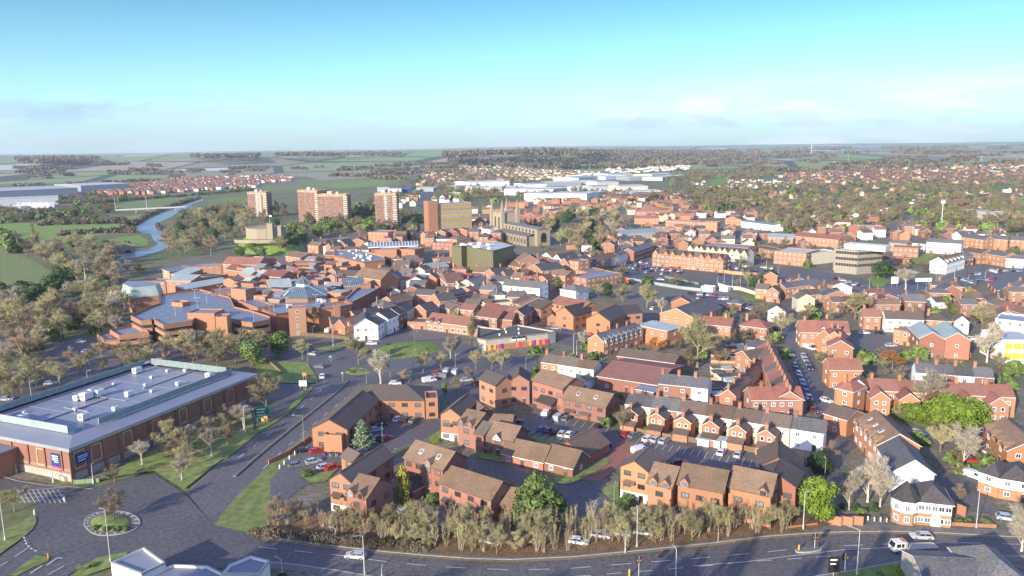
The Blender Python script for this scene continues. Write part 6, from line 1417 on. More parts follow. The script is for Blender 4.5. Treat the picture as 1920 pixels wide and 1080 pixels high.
# ================= TREES =================
T_=[ # kind, region, base x, base y, height (full px), width factor, phrase or None
('pine','J',805,790,54,1.35,'blue-green conifer in the office car park'),
('bare','J',80,520,68,1.25,'round bare tree beside the slip road loop'),
('gold','N',1110,560,78,.72,'golden columnar conifer in front of the flats'),
('bcone','O',190,650,92,1.75,'broad green conifer beside the cul-de-sac'),
('bright','Q',360,665,82,1.1,'rounded bright green tree beside the main road'),
('bush','N',385,330,18,1.5,'clipped green bush on the verge by parked cars'),
('bush','N',1325,530,26,1.2,'dark rounded shrub beside the shelter'),
('bush','O',870,560,26,1.6,'green shrub at the corner of the roadside flats'),
('bare','F',770,940,50,1.3,'spreading bare tree on the planted island'),
('grey','F',935,1080,60,1.2,'tall fine bare tree left of the junction'),
('bare','F',1390,975,34,1.1,None),('bare','F',1255,1000,38,1.1,None),('grey','F',1460,890,38,1.3,None),('grey','F',1500,870,36,1.0,None),('bare','F',1650,975,36,1.1,None),('bare','F',1770,975,38,1.0,None),('bare','F',1840,980,38,1.1,None),
('brown','F',1590,1050,24,1.5,None),('brown','F',1110,1060,22,1.8,None),('brown','J',1500,390,28,1.4,None),('green','J',1415,400,24,.8,None),
('pop','F',1620,830,60,.7,'tall wispy tree beside the long red hall'),
('bare','F',440,680,44,.9,'bare tree in front of the shopping centre wall'),
('green','F',175,870,48,1.2,'pale green tree behind the dual carriageway'),('bare','F',350,900,36,1.1,None),
('bare','F',0,870,48,1.3,None),('bare','E',1820,880,50,1.4,None),('bare','E',1600,880,48,1.2,None),('grey','E',1480,900,52,.9,None),('bare','E',1380,880,50,1.3,None),('bare','E',1260,860,40,1.1,None),
('bare','K',1390,200,92,1.15,'large spreading bare tree behind the long terrace'),
('green','G',1390,790,46,.9,'green ivy clad tree behind the large bare tree'),
('rust','K',1080,90,30,1.3,'low rust coloured tree beside the large bare tree'),('grey','K',540,60,34,1.0,None),
('bare','K',830,690,50,.9,'white stemmed bare tree beside the parked red car'),
('bare','G',1010,510,42,1.0,None),('bare','G',830,465,32,1.4,None),('dark','G',720,440,28,.9,None),('bare','G',650,430,24,1.2,None),('grey','G',1120,560,30,1.1,None),('bare','G',340,415,34,1.0,None),
('brown','G',640,680,26,1.0,None),
('grey','L',1175,540,78,1.15,'tall bare birch group in front of the bright hedge'),('grey','L',1240,530,70,1.0,None),
('bare','L',1290,830,48,1.4,'round bare tree below the bright green hedge'),
('birch','L',1465,945,78,1.1,'white barked birch beside a small red car'),
('bare','L',1850,900,24,1.6,'low spreading bare tree above the white villas'),
('birch','Q',840,570,76,1.0,'white barked birch in front of the white hall'),('grey','Q',745,530,90,1.0,'tall bare tree left of the white hall'),('grey','Q',605,585,72,.9,'leftmost bare tree beside the round green tree'),
('brown','Q',1435,540,38,.8,'small gnarled bare tree between the corner houses'),
('birch','Q',1900,900,84,1.1,'large birch at the right edge above the road'),
('grey','L',1640,160,72,1.05,'white stemmed bare tree left of the yellow panelled block'),('bare','H',1600,700,50,1.2,'bare tree beside the twin gabled hall'),
('rust','L',930,210,34,1.6,'low golden brown tree behind the red terrace'),
('brown','L',460,900,38,1.1,'brown twigged tree over the end of the side street'),
('bare','H',650,600,48,1.3,None),('bare','H',100,720,44,1.3,'bare tree at the top of the side street'),
('grey','H',1030,375,36,1.6,'pollarded pale tree at the town junction'),
('dark','H',870,290,34,1.8,'dark bushy tree right of the banded offices'),('dark','H',720,230,16,1.0,None),
('bare','T',320,950,42,1.1,'bare tree in the gravel lot'),
('green','T',1480,450,22,.8,'bright conifer behind the gabled flats'),('bare','T',1600,440,24,1.2,None),('bare','T',1780,440,24,1.3,None),
('dark','T',1510,730,24,1.0,None),('dark','T',1690,680,30,1.4,'dark round tree left of the slate terraces'),('bare','T',1450,700,24,1.0,None),
('bright','H',1325,510,22,.7,'narrow bright conifer left of the yellow bushes'),('gold','H',1500,450,24,1.0,'golden conifer behind the yellow bushes'),
('green','H',1570,530,22,1.2,None),('green','H',1400,560,18,1.2,None),('bare','H',1430,520,20,1.2,None),
('pop','A',280,930,56,.75,'single tall poplar at the river meadow'),('cone','A',110,900,34,1.0,'dark conifer at the left edge of the park'),
('rust','A',1640,640,22,1.5,'orange leaved tree by the river'),('rust','A',1050,1060,18,1.6,None),('birch','A',965,1060,26,1.0,None),
('birch','E',480,280,1,1,None),
]
for kd,k,x,y,hp,wd,lk in T_:
    if hp<3: continue
    treepx(kd,k,x,y,hp,wd,look=lk,fixed=bool(lk),group=None)
# bushes and hedges placed singly
for kd,k,x,y,hp,wd,lk in [('bbush','L',1070,590,38,1.6,'left part of the bright green hedge, under the birches'),('bbush','L',1400,640,70,1.45,'big bright green hedge in front of the red terrace'),('bbush','L',1540,620,58,1.1,'right end of the big bright green hedge'),('bbush','L',1230,610,26,2.0,'low bright hedge piece between the two bigger ones'),
 ('bbush','H',1450,460,12,1.9,'yellow green bushes behind the slate villas'),('gold','H',1330,440,8,2.5,None),
 ('bbush','J',1350,760,10,2.0,'low bright bush on the lawn corner'),('bbush','K',1010,690,14,1.5,'bright shrub beside the white parked cars'),('bbush','G',520,640,11,1.4,'bright shrub between the orange gabled offices'),
 ('dbush','Q',560,575,14,1.5,None),('dbush','Q',640,585,14,1.4,None),('bush','Q',700,610,15,1.4,None),('dbush','Q',780,590,16,1.5,None),('bush','Q',500,600,14,1.3,None),('dbush','Q',370,290,52,1.0,'dark tall shrub in the shade beside the flats'),
 ('bush','Q',1430,690,12,1.6,None),('bush','Q',1640,690,14,1.6,'bright shrub at the drive entrance'),('bush','Q',1500,680,12,1.5,None),
 ('bush','M',720,735,14,1.2,None),('bush','M',800,745,14,1.2,None),('bush','M',880,745,14,1.2,None),('bush','M',950,740,14,1.2,None),('brown','M',860,680,60,1.3,'large brown twigged tree on the roundabout'),
 ('bare','M',110,600,42,1.5,'round bare bush left of the roundabout'),('brown','N',170,720,62,1.1,'brown twigged tree right of the roundabout'),('brown','N',300,680,44,1.2,None),('brown','I',860,1060,34,1.3,'bare tree in front of the superstore side wall'),
 ('brown','I',1605,580,28,.9,None),('brown','I',1680,600,30,.9,None),('brown','I',1800,640,40,1.0,'brown bare tree at the far end of the superstore wall'),
 ('bush','J',720,240,9,1.6,None),('bush','J',690,225,6,1.3,None),('bush','N',1180,610,10,2,None),('dbush','N',200,1085,10,2,None),('bush','M',700,1010,10,1.7,None),('brown','M',600,1060,16,1.1,None),
 ('bbush','Q',1000,1075,12,2.2,'low shrubs on the verge at the bottom right'),('bush','Q',850,1085,10,2.2,None),('bush','K',700,640,22,1.3,'dark shrubs at the end of the estate bays'),('bush','O',1345,820,7,1.3,'small evergreen shrub on the bank'),('bush','Q',440,640,10,1.6,None)]:
    treepx(kd,k,x,y,hp,wd,look=lk,fixed=bool(lk))
# ivy column between the flats
p=g('O',1215,560); tree('dbush',p.x,p.y,8.5,.42,look='ivy column climbing between the roadside flats',fixed=True,name='ivy',cat='ivy')
# park belt at left, individual bare trees
def fill(poly,n,kinds,hr,look,group,k='Z',wr=(1.0,1.4),mind=5,cat=None,name=None,size_px=None,seed=1):
    R=random.Random(seed); xs=[p[0] for p in poly]; ys=[p[1] for p in poly]; got=[]; tries=0
    while len(got)<n and tries<n*60:
        tries+=1; x=R.uniform(min(xs),max(xs)); y=R.uniform(min(ys),max(ys))
        if not inpoly(x,y,poly): continue
        p=g(k,x,y)
        if occd(p.x,p.y): continue
        if any((p.x-q[0])**2+(p.y-q[1])**2<mind**2 for q in got): continue
        got.append((p.x,p.y)); kd=R.choice(kinds); tree(kd,p.x,p.y,R.uniform(*hr),R.uniform(*wr),group=group,cat=cat,name=name,look=f'{TN[kd]} {look}' if look else None)
    return got
BK=['bare','bare','bare','brown','grey']
fill([(20,640),(40,600),(110,590),(180,560),(230,540),(225,600),(240,640),(200,650),(150,622),(100,650),(60,690),(0,700)],34,BK,(9,15),None,'bare trees of the riverside park',mind=9,seed=2)
fill([(0,600),(60,560),(110,520),(180,470),(215,480),(230,535),(180,565),(100,595),(40,610),(0,640)],34,BK+['dark'],(9,15),None,'bare trees of the riverside park',mind=10,seed=3)
fill([(0,470),(60,480),(150,460),(215,475),(215,500),(120,520),(0,490)],22,BK+['brown'],(10,15),None,'bare trees of the riverside park',mind=14,seed=4)
fill([(0,700),(60,690),(120,676),(230,664),(310,676),(310,690),(160,710),(60,740),(0,740)],26,['bare','bare','brown'],(6,9),None,'bare trees in the superstore car park',mind=7,seed=5)
fill([(20,730),(60,715),(100,705),(50,745),(0,760)],8,['bare'],(4,6),None,'bare trees in the superstore car park',mind=6,seed=6)
fill([(300,700),(420,655),(500,665),(480,690),(330,690)],12,['bare','bare','green','brown'],(8,12),None,'bare trees behind the superstore',mind=7,seed=7)
fill([(300,460),(340,440),(400,430),(460,440),(440,470),(400,480),(330,485),(300,480)],22,['bare','bare','brown','dark'],(10,17),None,'bare trees between river and castle',mind=12,seed=8)
fill([(355,405),(470,395),(560,405),(560,430),(460,435),(380,432)],26,['bare','brown','dark','bare'],(12,18),None,'bare trees behind the castle',mind=15,seed=9)
fill([(500,455),(560,440),(650,430),(700,435),(690,445),(600,450),(560,470),(520,480)],22,['dark','bare','bare','green'],(10,16),None,'trees right of the castle',mind=11,seed=10)
fill([(430,470),(500,455),(530,470),(520,490),(440,485)],9,['bare','green','brown'],(7,11),None,'trees on the castle mound',mind=9,seed=11)
fill([(985,435),(1050,410),(1180,400),(1190,440),(1130,470),(1060,480),(1030,450)],44,['bare','brown','bare','dark','grey'],(11,17),None,'bare trees right of the church',mind=11,seed=12)
fill([(690,428),(760,420),(820,430),(810,445),(740,455)],12,['bare','brown','dark'],(8,12),None,'bare trees below the narrow tower block',mind=10,seed=13)
fill([(250,880),(320,840),(440,790),(475,800),(400,860),(340,905),(300,890)],14,['bare','brown','grey'],(5,9),None,'trees between superstore and carriageway',mind=5,seed=15)
# roadside shrub belt: thin many-stemmed bushes
belt=[(620,978),(700,985),(800,988),(960,996),(1100,990),(1200,990),(1330,985),(1440,975),(1490,975),(1480,1000),(1330,1013),(1200,1026),(1072,1038),(960,1043),(850,1040),(700,1020),(620,1000)]
def belt_bush(x,y,hh,kd,wd): tree(kd,x,y,hh,wd,group='bare shrubs on the bank above the main road',look='thin bare bank shrub',name='bare_shrub',cat='shrub')
R=random.Random(5); got=[]
while len(got)<150:
    x=R.uniform(600,1500); y=R.uniform(950,1045)
    if not inpoly(x,y,belt): continue
    p=G(x,y)
    if any((p.x-q[0])**2+(p.y-q[1])**2<1.3**2 for q in got): continue
    got.append((p.x,p.y)); belt_bush(p.x,p.y,R.uniform(4,6.4),R.choice(['whip']*5+['bare','bare']),R.uniform(.8,1.2))
for x in (505,520,540,555,575,590,605,620,640,665,690,720,760,800,840,880): 
    p=G(x,985+R.uniform(-5,25)-(12 if x<600 else 0)); belt_bush(p.x,p.y,R.uniform(3.5,5),'whip',1.3)
# street and garden trees in the town
def freefill(poly,n,kinds,hr,look,group,seed,mind=8,**kw): return fill(poly,n,kinds,hr,look,group,mind=mind,seed=seed,**kw)

# tall trees standing below the bottom edge of the picture; they throw the long shadows over the main road
for kd,x,y,hh,wd in (('pop',1297,1012,21,.7),('dark',1345,1006,21,.55),('pop',1400,1003,21,.6),('pop',1440,1000,21,.7),('pop',1662,982,21,.8),('dark',1715,990,21,.9),('dark',1815,992,21,1.0),('bare',917,1036,21,.8),('dark',760,985,21,1.2),('dark',690,975,21,1.2),('bare',620,990,22,1.2),('bare',1085,1043,21,.8),('pop',1560,1010,21,.6)):
    hh*=1.1; p=G(x,y); q=hh/math.tan(math.radians(SUN_EL))*1.14; tree(kd,p.x-math.sin(math.radians(SUN_AZ))*q,p.y-math.cos(math.radians(SUN_AZ))*q,hh,wd,look='tall tree standing on the near side of the main road',group='trees on the near side of the main road')
# ================= PROCEDURAL TOWN AND FAR FIELD =================
R=random.Random(11)
def houses(poly,n,walls,roofs,group,look,ang=0,hr=(5,6.5),L=(7,11),D=(7,9),name='house',win=False,mind=11,seed=1,chim=1,jit=.15,gridy=None):
    R=random.Random(seed); xs=[p[0] for p in poly]; ys=[p[1] for p in poly]; got=[]; tries=0; cnt=0
    while cnt<n and tries<n*80:
        tries+=1; x=R.uniform(min(xs),max(xs)); y=R.uniform(min(ys),max(ys))
        if not inpoly(x,y,poly): continue
        p=G(x,y); l=R.uniform(*L); d=R.uniform(*D); a=math.radians(ang+R.choice((0,0,90)))+R.uniform(-jit,jit)
        P=[loc2w(p,a,*q) for q in((-.5,-.5),(l+.5,-.5),(l+.5,d+.5),(-.5,d+.5))]
        if not free(P): continue
        h=R.uniform(*hr); ty=R.choice(('gable','gable','gable','hip','cross')); A=Vector((p.x,p.y,0)); B_=Vector((*loc2w(p,a,l,0),0))
        wl=R.choice(walls); rm=R.choice(roofs); nm=f"{WN[wl]} house with {RN[rm]} {'hipped roof' if ty=='hip' else 'gable' if ty=='cross' else 'roof'}"
        bld(name,'Z',None,None,h,d,ty,R.uniform(1.8,2.6),wl,rm,ch=chim if R.random()<.75 else 0,win=win,world=(A,B_),look=nm,cat='house',group=group,sides='F',sp=3.6); cnt+=1
    return cnt
WL=['ob','brick','ob','cr','brick','ob','wh']; RL=['rb','ro','rr','rg','rb']
houses([(690,520),(760,500),(900,505),(1080,500),(1100,530),(1010,545),(920,600),(780,580),(700,560)],46,WL,RL,'town centre houses','',ang=-12,hr=(5.5,8),win=True,seed=21)
houses([(600,470),(720,455),(860,440),(930,440),(920,480),(840,470),(700,490),(620,500)],26,WL,RL,'town houses below the tower blocks','',ang=-10,hr=(6,9),win=True,seed=22)
houses([(780,440),(940,415),(1000,440),(920,450),(860,470)],16,WL,RL,'town houses behind the market hall','',ang=-10,hr=(6,9),win=False,seed=23)
houses([(1070,480),(1160,440),(1300,430),(1420,440),(1500,450),(1560,470),(1400,480),(1330,470),(1180,480),(1100,505)],44,WL,RL,'houses behind the town car park','',ang=-8,win=True,seed=24)
houses([(1480,430),(1600,420),(1760,440),(1920,440),(1920,470),(1760,450),(1640,460),(1520,450)],26,WL,RL,'houses behind the banded offices','',ang=-8,win=False,seed=25)
houses([(1450,530),(1500,540),(1620,570),(1750,570),(1700,600),(1500,590)],12,WL,RL,'houses beside the town junction','',ang=-8,win=True,seed=26)
houses([(1740,560),(1920,560),(1920,620),(1860,620),(1800,600)],9,WL,RL,'houses at the right edge','',ang=-10,win=True,seed=27)
houses([(880,400),(960,385),(1180,375),(1280,380),(1300,400),(1270,430),(1180,405),(1050,405),(985,430),(900,410)],80,['ob','brick','cr','ob'],['rr','rr','rb','ro'],'red roofed suburb behind the church','',ang=5,hr=(5,6.5),seed=28,name='suburban_house',mind=9)
houses([(1290,375),(1500,385),(1700,400),(1690,425),(1500,425),(1300,410)],62,['ob','cr','db','brick','ob','wh'],['rb','rr','rb','ro','rg'],'suburban houses on the right','',ang=10,hr=(5,6),seed=29,name='suburban_house')
houses([(1700,372),(1925,350),(1925,400),(1800,410),(1700,395)],34,['ob','wh','cr','db'],['rb','ro','rg'],'suburban houses at the right edge','',ang=10,hr=(5,6),seed=30,name='suburban_house')
houses([(1300,355),(1500,350),(1700,352),(1700,372),(1500,382),(1300,372)],40,['ob','bb','cr','brick'],['rb','ro'],'houses among the right hand trees','',ang=10,hr=(4.5,5.5),seed=31,name='suburban_house')
houses([(690,400),(800,385),(890,392),(880,378),(760,370),(700,378)],24,['wh','cr','ob'],['rg','rb'],'houses behind the narrow tower block','',ang=0,hr=(5,7),seed=32,name='suburban_house')
# stuff: the far estates as single meshes
def stuffhouses(name,poly,n,label,pal,roofs,seed,size=(8,10),tr=False,zf=None,ang=0):
    R=random.Random(seed); xs=[p[0] for p in poly]; ys=[p[1] for p in poly]; b=MB(); c=0; t=0; ms=pal+roofs; occ=set()
    while c<n and t<n*40:
        t+=1; x=R.uniform(min(xs),max(xs)); y=R.uniform(min(ys),max(ys))
        if not inpoly(x,y,poly): continue
        p=Gt(x,y)
        if p is None: continue
        key=(int(p.x//13),int(p.y//13))
        if key in occ or occd(p.x,p.y): continue
        occ.add(key); L=R.uniform(*size); d=R.uniform(7,9); h=R.uniform(4.8,6); a=math.radians(ang)+R.choice((0,0,1.57))+R.uniform(-.15,.15); w=R.randrange(len(pal)); r=len(pal)+R.randrange(len(roofs)); z=p.z
        W_=lambda u,v,zz:(*loc2w(p,a,u,v),z+zz)
        for q in (((0,0),(L,0)),((L,0),(L,d)),((L,d),(0,d)),((0,d),(0,0))): b.face([W_(*q[0],-1),W_(*q[1],-1),W_(*q[1],h),W_(*q[0],h)],w)
        b.face([W_(0,d,h),W_(0,0,h),W_(0,d/2,h+2.2)],w); b.face([W_(L,0,h),W_(L,d,h),W_(L,d/2,h+2.2)],w)
        b.face([W_(-.3,-.3,h-.1),W_(L+.3,-.3,h-.1),W_(L+.3,d/2,h+2.3),W_(-.3,d/2,h+2.3)],r); b.face([W_(L+.3,d+.3,h-.1),W_(-.3,d+.3,h-.1),W_(-.3,d/2,h+2.3),W_(L+.3,d/2,h+2.3)],r); c+=1
    o=add(name,b.mesh(name,*ms)); o['kind']='stuff'; o['label']=label; o['category']='houses'
stuffhouses('distant_houses',[(170,366),(200,352),(290,345),(330,335),(470,331),(545,332),(545,342),(480,352),(380,358),(260,366)],900,'dense far housing estate with red roofs beyond the meadows',['ob','brick','wh','cr'],['rr','rb','rg','rr'],41)
stuffhouses('distant_houses',[(1450,330),(1600,318),(1920,308),(1920,345),(1700,348),(1500,345)],560,'pale far suburb on the right before the open fields',['bb','ob','cr','brick','db'],['ro','rb','rb','rg'],42)
stuffhouses('distant_houses',[(800,330),(900,305),(960,300),(1000,320),(1080,325),(1060,335),(900,345),(780,350)],420,'far houses scattered below the wooded ridge',['cr','bb','ob'],['rb','ro','rg'],43)
stuffhouses('distant_houses',[(1000,372),(1240,362),(1290,372),(1200,378),(1010,384)],170,'dense far red rooftops behind the suburb',['ob','cr'],['rr','rb'],44)
stuffhouses('distant_houses',[(1130,318),(1290,312),(1290,318),(1160,326)],90,'thin far row of white houses above the factories',['wh','cr'],['rb','ro'],45)
stuffhouses('distant_houses',[(960,318),(1130,325),(1100,332),(980,336)],120,'far houses just above the factories',['cr','wh'],['ro','rb'],46)
stuffhouses('distant_houses',[(1300,345),(1420,338),(1500,345),(1480,352),(1320,356)],70,'far low houses between wood and playing field',['cr','wh'],['ro','rb'],47)
# warehouses far left and factories
def shed(k,p1,p2,h,d,look,wall='fp',rm='fp',rise=1.2,roof='gable',name='warehouse'): bld(name,k,p1,p2,h,d,roof,rise,wall,rm,look=look,cat='warehouse',fixed=True,win=False)
shed('A',(-100,438),(580,408),16,150,'long white warehouse at the far left, nearer half',wall='mg',rm='fp')
shed('A',(605,392),(965,376),16,120,'long white warehouse at the far left, farther half',wall='mg',rm='fp')
shed('A',(290,420),(540,408),12,2,'blue loading wall of the long warehouse',wall='blp',rm='mg',roof='flat')
shed('A',(-100,498),(435,478),11,60,'second white warehouse in front of the long one',wall='fp',rm='fp')
shed('A',(65,550),(150,552),8,14,'small white office block left of the warehouses',wall='wh')
shed('A',(170,565),(330,568),5,14,'low pale shed left of the warehouses',wall='co')
for i,x in enumerate((135,185,225,265,320,360)): shed('A',(x,522),(x+45,520),7,14,'small white shed in the warehouse yard',wall='wh',roof='flat')
Rf=random.Random(9)
FX=[(0,0,'')]; 
fl=[('C',-60,415,310,420,11,60),('C',90,450,330,455,12,40),('C',310,450,560,455,13,45),('C',480,440,620,445,10,30),('C',810,400,1020,395,12,60),('C',780,445,900,450,9,40),('C',900,435,1120,430,9,40),('C',100,385,260,380,9,60),('C',260,370,520,365,8,60),('C',520,360,640,355,8,50),('C',640,370,800,365,8,50),('C',500,335,700,320,8,70),('C',700,325,860,315,8,60),('C',880,330,1040,325,8,60),('C',1050,310,1230,300,8,60),('C',1130,330,1300,312,8,50),('C',720,305,900,298,7,60),('B',1590,370,1900,360,13,70),('B',1500,395,1620,390,8,40),('B',1620,405,1760,400,9,35),('B',1760,405,1930,402,9,35),('B',920,408,1000,406,8,30),('B',1000,420,1090,418,8,30),('B',1200,408,1330,410,7,30),('B',1420,450,1540,448,8,25),('C',400,405,500,405,8,40),('C',600,400,780,395,8,50),('C',640,425,760,425,8,30)]
cols=[('fp','fp'),('fp','rp'),('wh','fp'),('mg','fp'),('cr','fp')]
for i,(k,a,b2,c,d_,h,d) in enumerate(fl):
    w,r_=cols[i%5]; bld('factory',k,(a,b2),(c,d_),h,d,'gable' if i%3 else 'flat',1.2,w,r_,look=f"{'white' if w in('fp','wh') else 'grey' if w=='mg' else 'cream'} {'flat' if i%3==0 else 'pitched'} roofed factory",cat='factory',group='far white factories',win=False)
bld('factory','B',(1070,418),(1180,415),7,40,'flat',0,'blp','ff',look='blue fronted store in the far town',cat='factory',fixed=True,win=False)
for k,a,b2,c,d_,lk in (('D',1075,98,1480,92,'far white warehouse on the right skyline, left one'),('D',1600,84,1880,80,'far white warehouse on the right skyline, right one')):
    A=Gt(*px(k,a,b2+4)); B_=Gt(*px(k,c,d_+4))
    if A and B_:
        A.z=B_.z=min(A.z,B_.z); L_,rz=frame2(A,B_); r=add('warehouse',None,None,(A.x,A.y,A.z-2),rz); L_=min(L_,900); add('wall',MB().box(0,L_,0,80,0,24,0).mesh('wall','fp'),r); add('roof',MB().box(-1,L_+1,-1,81,24.01,26,0).mesh('roof','wh'),r); tag(r,lk,'warehouse',None,True,pos=(A.x,A.y,A.z+10))
# wind turbine
def turbine(x,y,hp,look):
    p=Gt(x,y); p=p or G(x,y); d=p.y; h=hp*d/F*.62; r=add('wind_turbine',None,None,(p.x,p.y,p.z-2)); add('mast',MB().cyl((0,0),h*.035,h*.018,0,h,8).mesh('mast','wh'),r); bl=h*.55
    hub=add('rotor',MB().box(-h*.02,h*.02,-h*.05,h*.05,-h*.02,h*.02).mesh('rotor','wh'),r,(0,0,h))
    for a in (90,210,330):
        c,s=math.cos(math.radians(a)),math.sin(math.radians(a)); add('blade',MB().seg((0,-h*.05,0),(c*bl,-h*.05,s*bl),h*.022,h*.006,4).mesh('blade','wh'),hub)
    tag(r,look,'wind turbine',None,True,pos=(p.x,p.y,p.z+h))
turbine(1521,291,26,'white three-bladed wind turbine on the right skyline')
# pylons
def pylon(x,y,hp,look='lattice electricity pylon'):
    p=Gt(x,y); 
    if not p: return
    h=hp*p.y/F; b=MB(); w=h*.07
    for s in (-1,1):
        for q in (-1,1): b.seg((s*w,q*w,0),(s*w*.2,q*w*.2,h),h*.012,h*.006,3)
    for i in range(7):
        z=h*i/7; z2=h*(i+1)/7; a=w*(1-.8*i/7); c=w*(1-.8*(i+1)/7); b.seg((-a,-a,z),(c,-c,z2),h*.006,h*.006,3); b.seg((a,-a,z),(-c,-c,z2),h*.006,h*.006,3)
    for z in (.72,.83,.94): b.seg((-h*.16,0,h*z),(h*.16,0,h*z),h*.008,h*.008,3)
    o=add('pylon',b.mesh('pylon','mg'),None,(p.x,p.y,p.z-1)); tag(o,look,'pylon','pylons across the valley',pos=(p.x,p.y,p.z+h/2))
for x,y,hp in ((113,312,12),(665,325,16),(1106,322,18),(1275,315,16),(1424,305,12),(1590,305,14),(1840,305,14),(943,322,16),(311,318,10)): pylon(x,y,hp)
p=Gt(595,287); h=12*(p.y if p else 5000)/F if p else 50
if p: o=add('radio_mast',MB().cyl((0,0),1.2,.6,0,h*1.1,5).mesh('radio_mast','mg'),None,(p.x,p.y,p.z-2)); tag(o,'thin radio mast on the left ridge','mast',None,True,pos=(p.x,p.y,p.z+h/2))
# water tower mast in front of the school
p=g('U',1228,150); o=add('floodlight_mast',MB().cyl((0,0),.5,.35,0,24,8).box(-2,2,-.3,.3,22,25).mesh('floodlight_mast','pole'),None,p); tag(o,'tall white floodlight mast in front of the school','mast',None,True,pos=(p.x,p.y,12))
# ================= WOODS (stuff) =================
def sample(poly,n,seed,occ=True,hr=(9,13),wr=(1.1,1.6)):
    R=random.Random(seed); xs=[p[0] for p in poly]; ys=[p[1] for p in poly]; out=[]; t=0
    while len(out)<n and t<n*25:
        t+=1; x=R.uniform(min(xs),max(xs)); y=R.uniform(min(ys),max(ys))
        if not inpoly(x,y,poly): continue
        p=Gt(x,y)
        if p is None or (occ and occd(p.x,p.y)): continue
        out.append((p.x,p.y,p.z-.3,R.uniform(*hr),R.uniform(*wr)))
    return out
def mixwood(poly,n,label,seed,hr=(8,13),dark=.12,occ=True):
    pts=sample(poly,n,seed,occ,hr); a=[p for i,p in enumerate(pts) if i%100>=dark*100]; c=[p for i,p in enumerate(pts) if i%100<dark*100]
    if a[::2]: scatter_trees('woodland',a[::2],('low',0),'td1',label+', olive bare trees')
    if a[1::2]: scatter_trees('woodland',a[1::2],('lowb',0),'td2',label+', brown bare trees')
    if c: blobs('woodland',[(p[0],p[1],p[2],p[3]*.8) for p in c],'lf1',label+', evergreens',ns=70)
mixwood([(1280,345),(1500,348),(1700,345),(1920,335),(1925,400),(1880,425),(1700,420),(1500,415),(1300,395)],720,'belt of trees among the right hand suburbs',51,dark=.2)
mixwood([(1420,395),(1520,385),(1760,400),(1920,405),(1920,440),(1760,432),(1500,440),(1420,430)],170,'trees round the school and right hand houses',52,hr=(8,12),dark=.2)
mixwood([(1240,330),(1300,322),(1440,318),(1460,332),(1340,345),(1260,352)],260,'wood right of the factories',53)
mixwood([(1280,365),(1340,358),(1420,370),(1400,395),(1330,400),(1285,390)],70,'trees left of the playing field',54,hr=(9,14))
mixwood([(720,360),(800,352),(1000,358),(1130,365),(1290,368),(1280,378),(1000,374),(900,382),(800,372),(740,378)],260,'trees before the white factories',55)
mixwood([(740,340),(860,325),(960,320),(980,345),(900,352),(800,352),(740,350)],170,'trees left of the white factories',56)
mixwood([(0,398),(60,402),(210,388),(220,392),(200,405),(60,415),(0,425)],130,'dark tree belt below the warehouses',57,hr=(8,12),dark=.3)
mixwood([(80,412),(240,408),(240,420),(90,425)],60,'hedge of trees across the meadow',58,hr=(4,7))
mixwood([(110,378),(180,366),(260,372),(200,385),(110,388)],60,'trees between warehouses and meadow',59,hr=(8,12))
mixwood([(0,455),(60,455),(210,462),(240,455),(240,490),(200,520),(100,540),(0,540)],35,'thick undergrowth in the riverside park',60,hr=(6,9))
mixwood([(0,560),(60,590),(160,600),(210,610),(200,650),(120,650),(60,690),(0,700)],35,'undergrowth along the ring road',61,hr=(4,7))
mixwood([(340,400),(470,388),(470,410),(400,425),(360,430),(330,425)],70,'rough scrub right of the river',62,hr=(5,9))
mixwood([(560,395),(690,385),(760,400),(790,420),(700,425),(620,430),(560,425)],90,'trees round the tower blocks',63,hr=(9,14),dark=.3)
mixwood([(0,415),(40,440),(30,470),(0,480)],16,'trees at the left end of the meadow',64)
# town greenery
mixwood([(1060,440),(1500,430),(1920,440),(1920,520),(1700,520),(1600,500),(1500,540),(1420,560),(1250,560),(1100,540),(1060,500)],110,'garden trees of the upper town',65,hr=(5,9),dark=.14)
mixwood([(1240,600),(1700,560),(1920,600),(1920,700),(1700,720),(1440,680),(1250,700)],70,'garden trees of the right hand streets',66,hr=(4,7),dark=.2)
mixwood([(620,440),(1000,430),(1060,500),(900,620),(700,560),(620,500)],50,'small trees between the town roofs',67,hr=(4,7),dark=.15)
mixwood([(960,640),(1240,600),(1240,680),(1300,700),(1560,760),(1540,800),(1300,820),(960,760)],60,'garden shrubs around the terraces',68,hr=(2.5,4.5),dark=.4)
mixwood([(1600,700),(1920,700),(1920,880),(1800,900),(1640,820)],60,'garden shrubs below the red terrace',69,hr=(2.5,5),dark=.4)
# ridge woods
def hillwood(poly,n,m,label,seed,h=(9,14),lines=0): 
    if lines:
        R=random.Random(seed); xs=[p[0] for p in poly]; ys=[p[1] for p in poly]; pts=[]
        for i in range(lines):
            x=R.uniform(min(xs),max(xs)); y=R.uniform(min(ys),max(ys)); w=R.uniform(12,90); sl=R.uniform(-.05,.04)
            for j in range(int(w*.9)):
                t=R.uniform(-w/2,w/2); yy=y+t*sl+R.gauss(0,.35)
                if inpoly(x+t,yy,poly):
                    q=Gt(x+t,yy)
                    if q: pts.append((q.x,q.y,q.z-.3,R.uniform(*h)))
    else: pts=sample(poly,n,seed,False,h)
    if pts: blobs('woodland',[p[:4] for p in pts],m,label,ns=16)
hillwood([(830,290),(900,284),(1050,282),(1200,283),(1380,282),(1400,292),(1320,308),(1200,315),(1050,318),(900,312),(840,304)],5200,'wg','wooded ridge across the middle distance',71,(12,18))
hillwood([(900,296),(1050,294),(1200,296),(1300,300),(1150,312),(950,308)],900,'wd','dark conifers on the wooded ridge',72,(12,18))
